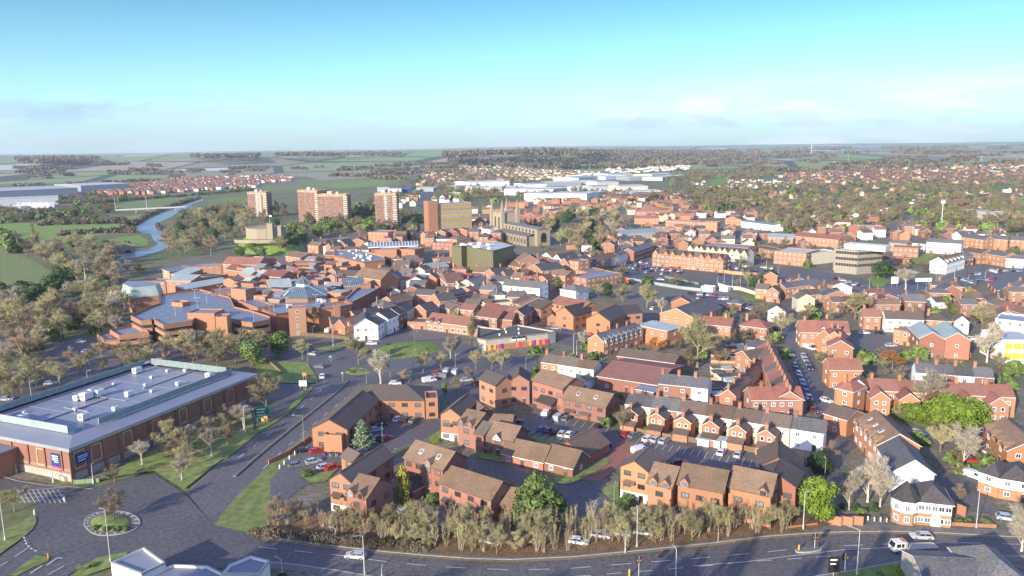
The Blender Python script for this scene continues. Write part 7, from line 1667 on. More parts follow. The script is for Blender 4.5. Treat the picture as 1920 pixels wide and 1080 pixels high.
hillwood([(340,285),(420,281),(500,283),(480,296),(360,296)],700,'wg','wood on the left ridge',73,(12,18)); hillwood([(500,283),(640,282),(760,286),(740,292),(520,292)],700,'wg','wood along the middle of the left ridge',74,(12,18))
hillwood([(20,294),(90,290),(180,296),(200,308),(40,306)],700,'wg','wooded hill at the far left',75,(12,18))
hillwood([(0,308),(120,300),(260,306),(330,318),(240,332),(60,330),(0,325)],700,'wg','dark trees on the slope at the far left',76,(10,15),16)
hillwood([(240,318),(420,316),(560,312),(640,316),(560,322),(260,328)],500,'wg','hedges and copses below the left ridge',77,(8,12),14)
hillwood([(560,322),(760,308),(880,305),(870,330),(740,338),(600,330)],800,'wg','copses in the valley behind the tower blocks',78,(9,13),26)
hillwood([(1300,300),(1500,288),(1920,280),(1920,310),(1700,318),(1450,322),(1300,318)],2600,'wg','distant woods and hedges on the right plain',79,(9,14),62)
hillwood([(1400,278),(1920,268),(1920,282),(1400,292)],1600,'wg','hazy woods near the right horizon',80,(12,20),40)
hillwood([(0,290),(500,284),(500,290),(0,296)],700,'wg','tree line along the left horizon',81,(12,18))
hillwood([(0,330),(180,330),(300,322),(470,318),(500,322),(300,340),(130,348),(0,350)],500,'wg','hedgerows across the far left fields',82,(6,9),14)
def hedge(pts,n,label,h=(3,6),k='Z',m='wg',seed=1,ns=60,fl=.2):
    R=random.Random(seed); out=[]
    for i in range(n):
        t=R.random()*(len(pts)-1); j=int(t); a,b=pts[j],pts[j+1]; f=t-j; p=g(k,a[0]+(b[0]-a[0])*f,a[1]+(b[1]-a[1])*f+R.uniform(-2,2)/ (1 if k=='Z' else .5)); out.append((p.x,p.y,-.2,R.uniform(*h)))
    blobs('hedge',out,m,label,'hedge',ns=ns,flat=fl)
hedge([(440,768),(700,748),(920,740),(1000,745)],150,'brown hedge along the lower edge of the big meadow',(3,6),'A','wg',1)
hedge([(1020,690),(960,680),(930,700),(940,735),(1010,745)],90,'scrub round the end of the big meadow',(4,7),'A','wg',2)
hedge([(1500,490),(1350,530),(1200,585),(1100,625),(1020,680)],120,'bank scrub along the left side of the river',(3,6),'A','wg',3)
hedge([(300,690),(500,680),(800,672),(940,665)],110,'thin hedge between the two meadows',(4,7),'A','wg',4)
hedge([(700,530),(1000,500),(1400,470),(1700,445),(1920,425)],160,'dark hedge line behind the far meadow',(3,6),'A','lf2',5)
hedge([(1180,690),(1200,720),(1290,745),(1320,790)],60,'reeds on the right river bank',(2,4),'A','wg',6)
hedge([(0,345),(20,410),(60,480),(80,530)],40,'dark hedge at the left edge',(3,5),'E','lf2',7)
hedge([(470,1000),(600,1015),(720,1025),(800,1032)],160,'dense dark undergrowth on the left of the bank',(1.2,2.4),'Z','wg',8,250,.10)
# river bridges
def footbridge():
    a=g('A',870,603); b_=g('A',1390,577); e=b_-a; L=e.length; rz=math.atan2(e.y,e.x); r=add('footbridge',None,None,(a.x,a.y,0),rz)
    add('deck',MB().box(0,L,-1.5,1.5,3.4,4.2).mesh('deck','co'),r); add('railing',MB().box(0,L,-1.6,-1.5,4.2,5.6).box(0,L,1.5,1.6,4.2,5.6).mesh('railing','tr'),r)
    for t in (.28,.45,.62,.85): add('pier',MB().box(L*t-.8,L*t+.8,-1.2,1.2,-.5,3.4).mesh('pier','co'),r)
    for t in (.0,.44): add('mast',MB().cyl((L*t,0),.35,.2,4.2,22,6).mesh('mast','pole'),r)
    tag(r,'long pale footbridge across the river','footbridge',None,True,pos=(a.x+e.x/2,a.y,4))
footbridge()
def stonebridge():
    a=g('A',835,905); b_=g('A',1010,895); e=b_-a; L=e.length; rz=math.atan2(e.y,e.x); r=add('stone_bridge',None,None,(a.x,a.y,0),rz); m=MB()
    for y in (0,7):
        pts=[(0,y,0)]
        for cx in (L*.25,L*.72):
            rr=L*.16
            pts+= [(cx-rr*math.cos(t*math.pi/8),y,rr*math.sin(t*math.pi/8)*.9) for t in range(9)]
        pts+=[(L,y,0),(L,y,6),(L*.5,y,8),(0,y,6)]; m.face(pts if y==0 else pts[::-1])
    m.face([(0,0,5),(L,0,5),(L,7,5),(0,7,5)]); add('arches',m.mesh('arches','st'),r); add('recess',MB().box(1,L-1,2,5,0,4.6).mesh('recess','dk'),r)
    tag(r,'old stone arched bridge behind the bare trees','bridge',None,True,pos=(a.x+e.x/2,a.y,3))
stonebridge()
# ================= VEHICLES =================
def CAR(k,x,y,col,ang,kind='car',look=None,group=None,fixed=None,near=True):
    p=g(k,x,y); return car(p.x,p.y,math.radians(ang),col,kind,near,look,group,fixed=bool(look) if fixed is None else fixed)
NC=[('N',750,945,'silver',170,'silver saloon driving on the main road'),('Q',1150,800,'silver',172,'silver estate car passing the flatbed truck'),
('N',360,150,'black',25,'black car left of the office front wing'),('N',460,155,'red',35,'red car left of the office bin store'),('N',705,160,'red',55,'red car right of the office bin store'),('N',780,165,'grey',55,'grey car beside the blue-green conifer'),
('N',305,262,'grey',30,'grey car moving through the office car park'),('N',430,235,'silver',35,'silver car beside the clipped bush'),('N',520,275,'silver',40,'silver car left of the bright red one'),('N',575,280,'red',45,'red car half hidden beside the verge'),
('J',1070,595,'white',60,'white car behind the office back wing'),('J',1140,600,'black',60,'black car behind the office'),('J',1190,605,'grey',60,'grey car at the end of the office row'),('J',970,740,'red',40,'red car right of the blue-green conifer'),('J',930,640,'black',20,'dark car in the shade of the office'),('J',900,675,'silver',20,'silver car in the shade of the office'),('J',910,740,'blue',60,'blue car left of the small red one'),
('J',430,105,'silver',155,'silver car entering the junction, farthest'),('J',480,200,'grey',160,'grey car on the dual carriageway'),('J',497,272,'white',100,'white car nearest on the dual carriageway'),
('F',870,785,'white',0,'white car left of the oval green'),
('J',1300,305,'white',30,'white van at the junction entry'),('J',1380,275,'grey',170,'grey car behind the white van'),('J',1358,245,'red',80,'red car waiting at the junction'),('J',1430,240,'silver',80,'silver van waiting at the junction'),('J',1495,245,'silver',80,'silver car right of the waiting van'),('J',1045,325,'white',0,'white car hidden behind the office roof'),('J',1120,300,'black',0,'black car behind the office roof'),('J',1580,300,'silver',20,'silver car under the junction trees'),('J',1660,325,'maroon',10,'maroon car under the junction trees'),
('K',255,560,'white',72,'white van in the estate car park'),('K',348,590,'silver',62,'silver car next to the white van'),('K',408,590,'grey',62,'dark grey car next to the silver one'),('K',660,650,'black',40,'black car at the end of the estate bays'),
('K',222,672,'blue',72,'blue car at the left end of the middle row'),('K',275,680,'maroon',66,'maroon car second in the middle row'),('K',328,690,'black',66,'black car third in the middle row'),('K',378,705,'silver',66,'silver car fourth in the middle row'),('K',432,712,'white',62,'white car at the right end of the middle row'),('K',30,615,'black',10,'black car at the left of the estate car park'),
('K',858,712,'red',50,'red car in front of the terrace yards'),('K',918,718,'grey',40,'grey car beside the red one'),('K',1025,745,'white',40,'white car first of the three in the rear car park'),('K',1085,750,'silver',45,'pale car second of the three in the rear car park'),('K',1142,760,'silver',50,'silver car third of the three in the rear car park'),('K',1570,845,'white',60,'white car alone in the rear car park'),('K',1697,862,'silver',60,'silver car rightmost in the rear car park'),('K',960,835,'white',30,'white van on the brick drive'),('K',1255,925,'maroon',10,'maroon car hidden behind the roadside flats'),
('N',1115,625,'silver',-35,'silver car behind the roadside shrubs'),('N',1345,705,'silver',-15,'pale car behind the shrubs, second from left'),('N',1510,715,'white',-25,'white car behind the shrubs beside the cul-de-sac'),('N',1755,835,'silver',-20,'silver car low among the shrubs'),('O',960,625,'silver',-60,'silver car under the flats wall'),('O',1270,680,'silver',-70,'silver car half hidden by the shrubs under the flats'),
('O',660,790,'white',-15,'pale car deep in the shrub belt'),('O',810,775,'silver',-15,'silver car deep in the shrub belt'),('O',500,840,'white',-15,'white car lowest in the shrub belt'),('O',985,770,'silver',-15,'grey silver car in the shrub belt'),
('L',435,455,'white',-60,'white car farthest of three on the side street'),('L',487,555,'white',-60,'white car middle of three on the side street'),('L',527,635,'white',-65,'white car nearest of three on the side street'),('L',345,530,'maroon',-65,'maroon car parked on the left of the side street'),
('L',1120,700,'silver',-60,'silver car below the bright hedge'),('L',1510,905,'red',0,'small red car beside the white birch'),('L',1560,835,'white',-10,'white car behind the white birch'),('L',1550,1030,'white',-60,'white van left of the white villas'),('Q',1790,660,'silver',-20,'silver car at the right edge drive'),('H',720,705,'white',0,'white car in the villa yard'),('H',840,705,'black',0,'black car in the villa yard'),('H',920,800,'silver',0,'silver car in front of the annex yard'),('H',1530,750,'white',-30,'white car right of the twin gabled hall'),
('H',315,820,'white',-70,'white van in the upper side street'),('H',155,870,'white',-60,'white car in the upper side street'),
('G',1055,520,'white',60,'white car in the lane beside the gravel lot'),('G',405,690,'blue',10,'blue car in the court behind the panels'),('G',330,670,'silver',10,'silver car in the court behind the panels'),('G',290,665,'grey',10,'grey car in the court behind the panels'),('G',230,655,'maroon',10,'maroon car in the court behind the panels'),('G',585,720,'red',0,'red car beside the dormered terrace'),('G',160,580,'silver',40,'silver car in the yard left of the gabled offices'),
('I',50,445,'silver',10,'silver car left in the superstore car park'),('I',150,465,'black',10,'black car in the superstore car park'),('I',200,478,'red',10,'red car in the superstore car park'),('I',380,325,'silver',20,'silver car under lamps behind the superstore'),('I',0,530,'blue',10,'blue car at the left edge of the superstore park'),
('E',610,770,'silver',10,'silver car on the ring road bend'),('E',655,845,'white',0,'white car on the ring road'),('F',545,690,'white',80,'white van beside the shopping centre'),('F',620,700,'red',20,'red car left of the white pub'),('F',575,680,'silver',80,'tall pale van left of the white pub')]
for k,x,y,c,a,lk in NC: CAR(k,x,y,c,a,'van' if 'van' in lk else 'car',lk)
# parked row on the side street
CL=['silver','black','white','grey','blue','silver','grey','black','maroon','pale blue','red','white']
P0=[('L',200,190),('L',345,520)]; a=g(*P0[0]); b_=g(*P0[1]); st=['grey','black','silver','grey','pale blue','blue','blue','white','black']
for i in range(9): p=a.lerp(b_,i/9.0); car(p.x,p.y,math.atan2(b_.y-a.y,b_.x-a.x),st[i],'car',True,f'{st[i]} car parked on the left of the side street','cars parked along the side street')
a=g('L',265,120); b_=g('L',325,230)
for i,c in enumerate(['silver','silver','grey','black']): p=a.lerp(b_,i/3.6); car(p.x,p.y,math.atan2(b_.y-a.y,b_.x-a.x),c,'car',True,f'{c} car parked on the right of the side street','cars parked along the side street')
def park(k,rows,cols,group,look,ang,fillr=1.0,seed=1,near=False):
    R=random.Random(seed)
    for (x0,y0,x1,y1,n) in rows:
        A=g(k,x0,y0); B_=g(k,x1,y1)
        for i in range(n):
            if R.random()>fillr: continue
            p=A.lerp(B_,(i+.5)/n); c=R.choice(CL); car(p.x,p.y,math.radians(ang+R.choice((0,180))),c,'car',near,f'{c} car {look}',group)
park('T',[(20,470,190,430,5),(150,480,360,445,8),(110,500,420,465,10),(200,525,450,500,8),(300,550,430,530,5),(380,430,640,470,9),(450,470,620,500,6),(340,460,480,480,5),(160,500,250,540,4),(480,520,700,540,5),(240,440,380,430,6),(560,480,700,510,4)],0,'cars in the town car park','in the far part of the town car park',60,.92,3)
for x,y,c in ((470,635,'white'),(700,660,'black'),(540,560,'maroon'),(490,570,'silver'),(710,530,'silver'),(690,560,'black'),(1140,578,'black'),(90,555,'black')): CAR('T',x,y,c,60 if x not in(470,700) else 5,'car',f'{c} car alone in the open half of the town car park',None,False,False)
park('T',[(780,790,1090,810,9),(870,840,1240,850,9),(1260,900,1540,980,7)],0,'cars in the car yard','in the car yard behind the gabled hall',70,.9,4)
park('T',[(1280,500,1560,545,8),(1450,540,1560,550,3),(1600,490,1740,510,4)],0,'cars beside the gabled flats','beside the junction right of the gabled flats',60,.8,5)
park('U',[(1430,740,1620,800,6),(1520,700,1680,690,4),(1600,780,1720,770,4),(1640,750,1820,760,6),(1750,640,1900,680,5),(1740,730,1840,745,4)],0,'cars in the right hand car park','in the right hand town car park',50,.95,6)
park('H',[(1700,235,1900,240,6),(1480,270,1640,250,4)],0,'cars in the right hand car park','at the top of the right hand car park',20,.8,7)
park('H',[(720,400,880,380,5),(780,430,900,415,4),(900,455,1000,430,3),(500,290,620,330,3),(640,340,740,350,3)],0,'cars at the town junction','by the junction kerb',20,.9,8)
park('V',[(60,0,60,0,0)],0,'','',0)
# flatbed truck
def truck():
    p=g('Q',1090,893); r=add('flatbed_truck',None,None,(p.x,p.y,0.02),math.radians(184)); 
    b=MB(); prof=[(2.2,.5),(2.3,1.2),(4.1,1.3) ]; 
    A=[(2.3,.5),(4.6,.5),(4.65,1.3),(4.25,2.35),(2.3,2.45)]
    b.face([(x,-1,z) for x,z in A]); b.face([(x,1,z) for x,z in A][::-1])
    for i in range(5): j=(i+1)%5; b.face([(A[j][0],-1,A[j][1]),(A[i][0],-1,A[i][1]),(A[i][0],1,A[i][1]),(A[j][0],1,A[j][1])])
    add('cab',b.mesh('cab','car_white'),r)
    gq=MB().face([(4.665,-.85,1.38),(4.29,-.85,2.27),(4.29,.85,2.27),(4.665,.85,1.38)][::-1])
    for s in (-1.01,1.01):
        for x0,x1 in ((2.55,3.1),(3.25,4.1)): gq.face([(x0,s,1.4),(x1,s,1.4),(x1,s,2.15),(x0,s,2.15)][::(1 if s<0 else -1)])
    add('windows',gq.mesh('windows','cgl'),r)
    add('flatbed',MB().box(-4.6,2.0,-1.15,1.15,.95,1.12).box(1.95,2.1,-1.1,1.1,1.12,2.5).mesh('flatbed','co'),r); add('chassis',MB().box(-4.3,4.2,-.45,.45,.5,.9).mesh('chassis','blk'),r)
    add('light_bar',MB().box(2.5,2.8,-.8,.8,2.45,2.62).mesh('light_bar','orp'),r)
    for s in (-1,1):
        for x in (3.5,-2.6): t=add('wheel',car_meshes()[2],r,(x,s*.9,0),0,1.25); add('rim',car_meshes()[3],t)
        add('headlight',car_meshes()[4],r,(4.63,s*.75,.85)); add('side_rail',MB().box(-4.6,2,s*1.15-.03,s*1.15+.03,.85,.95).mesh('side_rail','car_red'),r)
    tag(r,'white flatbed recovery truck on the main road','truck',None,True,pos=(p.x,p.y,1.2))
truck()
# ================= LAMPS, SIGNALS, SIGNS =================
for k,x,y,hp,m,arm,an,lk in [('J',362,780,55,'gpole',2.2,180,'tall green lamp with a long arm above the parked red cars'),('J',950,770,36,'gpole',.6,90,'lamp column in the office car park'),('J',1388,525,30,'gpole',.5,90,'green lamp behind the office right end'),
('J',830,320,28,'gpole',1.6,180,'lamp on the reservation above the office roof'),('J',1007,275,54,'gpole',1.2,0,'lamp left of the oval green tree'),('J',1180,235,42,'gpole',.8,0,None),('J',362,365,44,'gpole',1.4,0,'lamp behind the yellow road signs'),('J',390,150,30,'gpole',1.2,0,None),('F',430,800,38,'gpole',.8,0,None),('F',580,800,34,'pole',.8,0,None),('F',1192,870,44,'gpole',1,0,'lamp on the oval green'),('F',1497,980,30,'gpole',.8,0,None),
('N',600,825,26,'pole',.8,160,None),('N',815,1082,78,'pole',1.2,200,'tall pale lamp beside the silver saloon'),('N',945,1110,22,'pole',.6,90,None),('N',198,1080,32,'pole',1.2,150,'double headed lamp at the bottom left of the road'),
('O',765,560,42,'gpole',.7,60,'green lamp on the lawn by the roadside flats'),('O',936,875,76,'pole',.6,90,'slim white pole at the middle of the shrub belt'),('O',1228,1090,54,'pole',1,110,'pale lamp on the main road, middle'),('O',848,910,28,'pole',.4,90,None),
('Q',262,742,74,'pole',.8,0,'tall white lamp left of the round green tree'),('Q',664,1085,90,'pole',1.6,150,'tall white lamp right of the traffic island'),('Q',1560,725,72,'pole',.6,90,'white lamp beside the drive entrance'),('Q',425,355,38,'gpole',.6,90,'green lamp in front of the shaded flats'),
('M',830,980,102,'pole',.5,180,'tall white lamp beside the roundabout island'),('M',700,385,34,'pole',.5,90,'short lamp in front of the superstore corner'),('M',400,380,28,'pole',.4,90,None),('M',40,820,80,'pole',1.2,180,'tall white lamp at the left edge'),('M',125,310,16,'pole',.4,90,None),
('I',1840,690,50,'pole',1.0,0,'grey lamp beside the superstore far wall'),('I',240,455,38,'pole',1,0,None),('I',440,310,30,'pole',1,0,None),('I',660,320,24,'pole',1,0,None),('E',1085,865,38,'pole',.6,0,None),('E',460,755,28,'pole',.6,0,None),('E',355,840,26,'pole',.6,0,None),
('K',105,268,40,'gpole',1,0,None),('G',462,860,38,'pole',.5,0,'white pole at the court entrance'),('G',485,860,26,'pole',.4,0,None),('G',1590,325,18,'pole',.6,0,None),('G',1652,350,20,'pole',.6,0,None),('G',1712,360,32,'pole',.6,0,None),('G',1540,330,14,'pole',.6,0,None),('T',1355,500,24,'pole',.6,0,None),('T',1660,520,18,'pole',.6,0,None),('T',1790,580,18,'pole',.6,0,None),
('U',418,850,18,'pole',.6,0,None),('U',515,740,16,'pole',.6,0,None),('U',640,970,12,'pole',.6,0,None),('U',1100,790,8,'pole',.6,0,None),('U',1170,770,12,'pole',.6,0,None),('U',1220,770,10,'pole',.6,0,None),('U',1375,740,18,'pole',.6,0,None),('U',1530,780,14,'pole',.6,0,None),('U',1720,740,16,'pole',.6,0,None),('U',1060,870,12,'pole',.6,0,None),('L',650,700,22,'gpole',.5,0,None)]:
    lamp(k,x,y,hp,m,arm,lk,an,fixed=bool(lk))
for x,y in ((998,540),(1020,640),(1130,590),(1280,500),(775,730),(1595,540),(1655,780)): 
    p=g('V',x,y,9); r=add('deck_lamp',MB().cyl((0,0),.09,.06,0,5,6).seg((-1.1,0,5),(1.1,0,5),.05,.05,4).box(-1.4,-.8,-.15,.15,4.95,5.12).box(.8,1.4,-.15,.15,4.95,5.12).mesh('deck_lamp','pole'),None,(p.x,p.y,8.7)); tag(r,'double white lamp on the car park deck','lamp','deck lamps',pos=(p.x,p.y,11))
for x,y in ((150,690),(340,640),(675,600),(868,520),(1050,440),(205,700)):
    p=g('W',x,y,8); r=add('deck_lamp',MB().cyl((0,0),.09,.06,0,5,6).seg((-1.1,0,5),(1.1,0,5),.05,.05,4).box(-1.4,-.8,-.15,.15,4.95,5.12).box(.8,1.4,-.15,.15,4.95,5.12).mesh('deck_lamp','pole'),None,(p.x,p.y,7.6)); tag(r,'double white lamp on the shopping centre roof','lamp','deck lamps',pos=(p.x,p.y,10))
def signal(k,x,y,h,lk,ang=0):
    p=g(k,x,y); r=add('traffic_signal',None,None,(p.x,p.y,.1),math.radians(ang)); add('pole',MB().cyl((0,0),.07,.06,0,h,6).mesh('pole','pole'),r)
    for s in (-.32,.32):
        hd=add('signal_head',MB().box(s-.2,s+.2,-.18,.12,h-1.3,h-.1).mesh('signal_head','blk'),r)
        for i,c in enumerate(('tl','orp','gs')): add('lens',MB().cyl((s,h-.32-i*.36),.11,.11,-.24,-.18,8,0,'y').mesh('lens',c),hd)
    tag(r,lk,'traffic light',None,True,pos=(p.x,p.y,h/2))
signal('Q',348,885,3.4,'traffic light on the right traffic island'); signal('O',950,1092,4.2,'double traffic light at the bottom middle'); signal('Q',575,1040,3.4,'traffic light left of the tall right lamp'); signal('O',1545,800+30,3.6,'traffic light at the edge of the bank')
def island(k,pts,lk):
    P=smooth([g(k,*p) for p in pts]+[g(k,*pts[0])],2)[:-1]
    if area(P)<0: P=P[::-1]
    c=sum(P,Vector())/len(P); struct('traffic_island',MB().prism([(p.x,p.y) for p in P],0,.42).mesh('traffic_island','kerb'),label=lk); struct('traffic_island_top',MB().prism([(c.x+(p.x-c.x)*.9,c.y+(p.y-c.y)*.86) for p in P],0,.45).mesh('traffic_island_top','pave'),label=lk+' surface')
island('Q',[(200,895),(230,880),(330,870),(400,872),(408,885),(390,900),(290,915),(215,915)],'right traffic island')
def bollard(k,x,y,h,m,lk,g_=None):
    p=g(k,x,y); o=add('bollard',MB().cyl((0,0),.16,.14,0,h,8).cyl((0,0),.19,.19,h*.6,h*.75,8).mesh('bollard',m),None,(p.x,p.y,.15)); tag(o,lk,'bollard',g_,g_ is None,pos=(p.x,p.y,h/2))
bollard('Q',230,900,1.4,'ye','yellow keep-left bollard on the right traffic island'); bollard('Q',385,875,1.2,'blk','dark bollard on the right traffic island'); bollard('O',880,1085,1.4,'ye','yellow bollard beside the double traffic light'); bollard('M',365,955,1.2,'orp','orange bollard on the grass splitter'); bollard('M',485,525,1.1,'tr','white bollard on the box junction'); bollard('M',260,625,1.2,'tr','white bollard at the kerb left of the roundabout')
for x,y in ((748,665),(797,672),(843,675),(890,680)): bollard('Q',x,y,.9,'tr','white bollard at the closed street end','white bollards at the closed street end')
for x,y in ((178,960),(213,928),(252,890),(292,855)): bollard('J',x,y,1.1,'tr','white post beside the dual carriageway','white posts beside the dual carriageway')
def sign(k,x,y,w,h,z,m,lk,lines=3,posts=2,ang=0):
    p=g(k,x,y); r=add('road_sign',None,None,(p.x,p.y,0),math.radians(ang)); q=MB()
    for s in ((-w*.35,w*.35) if posts==2 else (0,)): q.cyl((s,0),.06,.06,0,z+h,6)
    add('posts',q.mesh('posts','pole'),r); bd=add('board',MB().box(-w/2,w/2,-.14,-.07,z,z+h,0).mesh('board',m),r); t=MB()
    for i in range(lines): yy=z+h*(.75-.25*i); t.box(-w*.35,w*(.25-.1*(i%2)),-.17,-.145,yy,yy+h*.09)
    add('lettering',t.mesh('lettering','tr' if m!='tr' else 'blk'),r); tag(r,lk,'road sign',None,True,pos=(p.x,p.y,z+h/2)); return r
sign('J',50,610,4.2,3.6,1.4,'gs','large green direction sign on the verge',3,2,15); sign('J',66,612,1.8,1.6,.6,'ye','small yellow sign beside the green direction sign',2); sign('J',355,370,2.6,2.0,1.6,'tr','white sign at the verge bend',2); sign('J',368,335,1.4,1.1,3.6,'orp','small orange sign above the white sign',1)
sign('J',652,305,1.2,1.5,2.2,'gs','small green sign on the reservation end',2,1); sign('J',562,155,1.6,1.4,1.2,'gs','green sign in the middle of the junction mouth',2,1); sign('Q',1205,685,.9,1.1,1.6,'blp','small blue and white sign before the turreted house',1,1)
sign('Q',488,1095,2.2,3.2,1.2,'blk','grey and white totem sign at the bottom edge',2,1)
sign('U',700,830,4,4,2,'tr','white square signs at the town junction',1); sign('U',1020,870,9,2,5,'tr','white gantry sign over the town junction',0)
# walls and fences
def wall(k,pts,h,m,lk,name='boundary_wall',w=.3,cat='wall',posts=0):
    P=[g(k,*p) for p in pts]; b=MB()
    for a,c in zip(P[:-1],P[1:]):
        e=(c-a).normalized(); n=Vector((-e.y,e.x,0))*w/2; b.prism([(a-n)[:2],(c-n)[:2],(c+n)[:2],(a+n)[:2]],0,h)
        if posts:
            L_=(c-a).length
            for i in range(int(L_/2.4)+1): q=a+e*(i*2.4); b.box(q.x-.09,q.x+.09,q.y-.09,q.y+.09,0,h+.18)
    o=add(name,b.mesh(name,m)); tag(o,lk,cat,None,True,pos=((P[0]+P[-1])/2)[:2]+(h/2,)); return o
wall('Q',[(130,735),(370,705)],.8,'ob','low brick wall left of the ornamental brick screen')
wall('Q',[(445,690),(545,712),(545,700),(630,712),(630,700),(712,708)],2.2,'ob','stepped brick screen wall beside the main road')
wall('Q',[(930,678),(1250,712),(1410,705),(1500,712),(1710,722)],.9,'ob','curved low brick wall around the turreted house')
wall('Q',[(945,660),(1080,682),(1190,690)],1.6,'wood','wooden fence in front of the octagonal turret','garden_fence',.1,'fence',1)
wall('Q',[(1390,600),(1480,640)],2.4,'ob','sloping brick garden wall right of the turreted house')
wall('J',[(95,925),(250,850),(410,740)],1.3,'brick','brick retaining wall beside the dual carriageway')
wall('J',[(410,740),(640,560),(740,440)],.5,'brick','low kerb wall under the office front wing')
wall('K',[(1190,745),(1400,770),(1600,800),(1860,850)],1.7,'wood','long wooden fence behind the rear car park','garden_fence',.1,'fence',1)
wall('K',[(860,665),(1000,705),(1190,735)],1.5,'wood','pale wooden fence behind the three white cars','garden_fence',.1,'fence',1)
wall('N',[(60,765),(170,775),(262,800)],1.1,'mg','grey railing above the left end of the main road','railing',.06,'railing',1)
wall('M',[(555,392),(745,378)],1.1,'gpole','green railing in front of the superstore corner','railing',.06,'railing',1)
wall('M',[(300,310),(400,345),(490,372),(590,352)],1.2,'co','white low wall in front of the superstore')
wall('T',[(60,625),(280,665),(700,735),(930,760)],1.8,'rp','long pale hoarding along the gravel lot','hoarding',.12,'fence')
wall('T',[(520,610),(900,690)],1.6,'gpole','green fence inside the town car park','garden_fence',.1,'fence',1)
wall('T',[(640,455),(900,505),(1280,570),(1560,590)],2.2,'bb','long buff wall behind the town car park')
wall('T',[(1120,700),(1230,735),(1360,745),(1540,800)],2.0,'cr','cream wall right of the white site cabin')
wall('F',[(270,700),(330,720),(560,735),(700,755)],1.6,'wood','fence along the slip road below the shopping centre','garden_fence',.1,'fence',1)
wall('J',[(85,155),(190,250)],1.4,'wood','steep footpath fence left of the dual carriageway','garden_fence',.1,'fence',1)
wall('L',[(1180,120),(1520,125)],2,'brick','brick wall below the twin gabled hall')
for i,(k,a,c) in enumerate((('K',(1500,700),(1520,390)),('K',(1640,640),(1700,400)))): pass
# rows of garden walls behind the long terrace (lit tops)
for i in range(14):
    y=60+i*22; wall('K',[(1490,y),(1750,y+10)],1.5,'bb' if i%2 else 'wood',f"{'buff' if i%2 else 'wooden'} garden wall behind the large bare tree, number {i+1} from the back".replace('number ','row '),'garden_wall',.25)
bld('site_cabin','T',(925,700),(1060,712),2.8,5,'flat',0,'wh','fp',look='white site cabin at the edge of the gravel lot',cat='cabin',fixed=True,win=False)
bld('site_cabin','T',(1135,705),(1225,715),2.5,4,'flat',0,'wh','fp',look='second white site cabin right of the first',cat='cabin',fixed=True,win=False)
for i in range(3): bld('garden_shed','K',(1390+i*92,730+i*8),(1475+i*80,745+i*8),2.1,3,'mono',.3,'wh','rp',look='pale flat roofed garden shed behind the wooden fence',cat='shed',win=False)
R=random.Random(77)
for i in range(26):
    x=R.uniform(1480,1780); y=R.uniform(70,460)
    p=g('K',x,y)
    if occd(p.x,p.y): continue
    wl=R.choice(['wh','ob','cr','db']); A=Vector((p.x,p.y,0)); bld('garden_shed','Z',None,None,2.1,3,'mono',.3,wl,R.choice(['rp','rd','fg']),world=(A,A+Vector((R.uniform(2.5,4),.4,0))),look=f'{WN[wl]} garden shed behind the terraces',cat='shed',win=False,group='garden sheds behind the terraces')
for i,(k,x,y,c) in enumerate((('K',490,570,'car_blue'),('K',515,575,'gs'),('K',240,510,'pu'),('K',410,985,'car_blue'),('K',90,925,'car_blue'),('K',738,800,'blp'),('N',1395,515,'car_blue'),('N',1560,590,'blk'),('N',1760,640,'car_blue'),('J',520,860,'pu'),('J',560,865,'mg'),('J',605,865,'mg'),('K',280,515,'car_blue'),('K',520,570,'ye'))):
    p=g(k,x,y); r=add('wheelie_bin',None,None,(p.x,p.y,.02),R.random()); add('bin_body',MB().box(-.3,.3,-.35,.35,0,1.0).mesh('bin_body',c),r); add('lid',MB().box(-.33,.33,-.4,.38,1.0,1.1).mesh('lid','blk'),r); tag(r,f"{ {'car_blue':'blue','gs':'green','pu':'purple','blp':'navy','blk':'black','mg':'grey','ye':'yellow'}[c]} wheelie bin",'bin','wheelie bins',pos=(p.x,p.y,.5))
# playground of the clinic: coloured play frames
for i,c in enumerate(('ye','pk','orp','ye','car_blue')):
    p=g('T',40+i*22,655+i*6); r=add('play_frame',MB().box(-.1,.1,-1,1,0,2.4).box(1.6,1.8,-1,1,0,2.4).box(-.1,1.8,-1,1,1.2,1.4).face([(-.3,-1.2,2.4),(2,-1.2,2.4),(2,0,3.2),(-.3,0,3.2)]).face([(2,1.2,2.4),(-.3,1.2,2.4),(-.3,0,3.2),(2,0,3.2)]).mesh('play_frame',c),None,p); tag(r,f"{ {'ye':'yellow','pk':'pink','orp':'orange','car_blue':'blue'}[c]} play frame beside the clinic",'play frame','play frames',pos=(p.x,p.y,1.5))
for i in range(14):
    p=G(715+R.uniform(0,95),650+R.uniform(-3,12)); tree('dbush',p.x,p.y,R.uniform(.9,1.5),1.6,look='small flower shrub on the oval green',group='shrubs on the oval green')
# ================= HAZE =================
hb=MB().box(-15500,15500,-500,15800,-3,420); me=hb.mesh('haze'); m=bpy.data.materials.new('haze_air'); m.use_nodes=True; t=m.node_tree; t.nodes.remove(t.nodes['Principled BSDF']); v=t.nodes.new('ShaderNodeVolumePrincipled'); v.inputs['Color'].default_value=(.80,.90,1,1); v.inputs['Density'].default_value=6.5e-5; v.inputs['Anisotropy'].default_value=.2
t.links.new(v.outputs[0],t.nodes['Material Output'].inputs['Volume']); me.materials.append(m); hz_=add('haze',me); hz_['kind']='stuff'; hz_['label']='thin pale haze over the valley'; hz_['category']='haze'
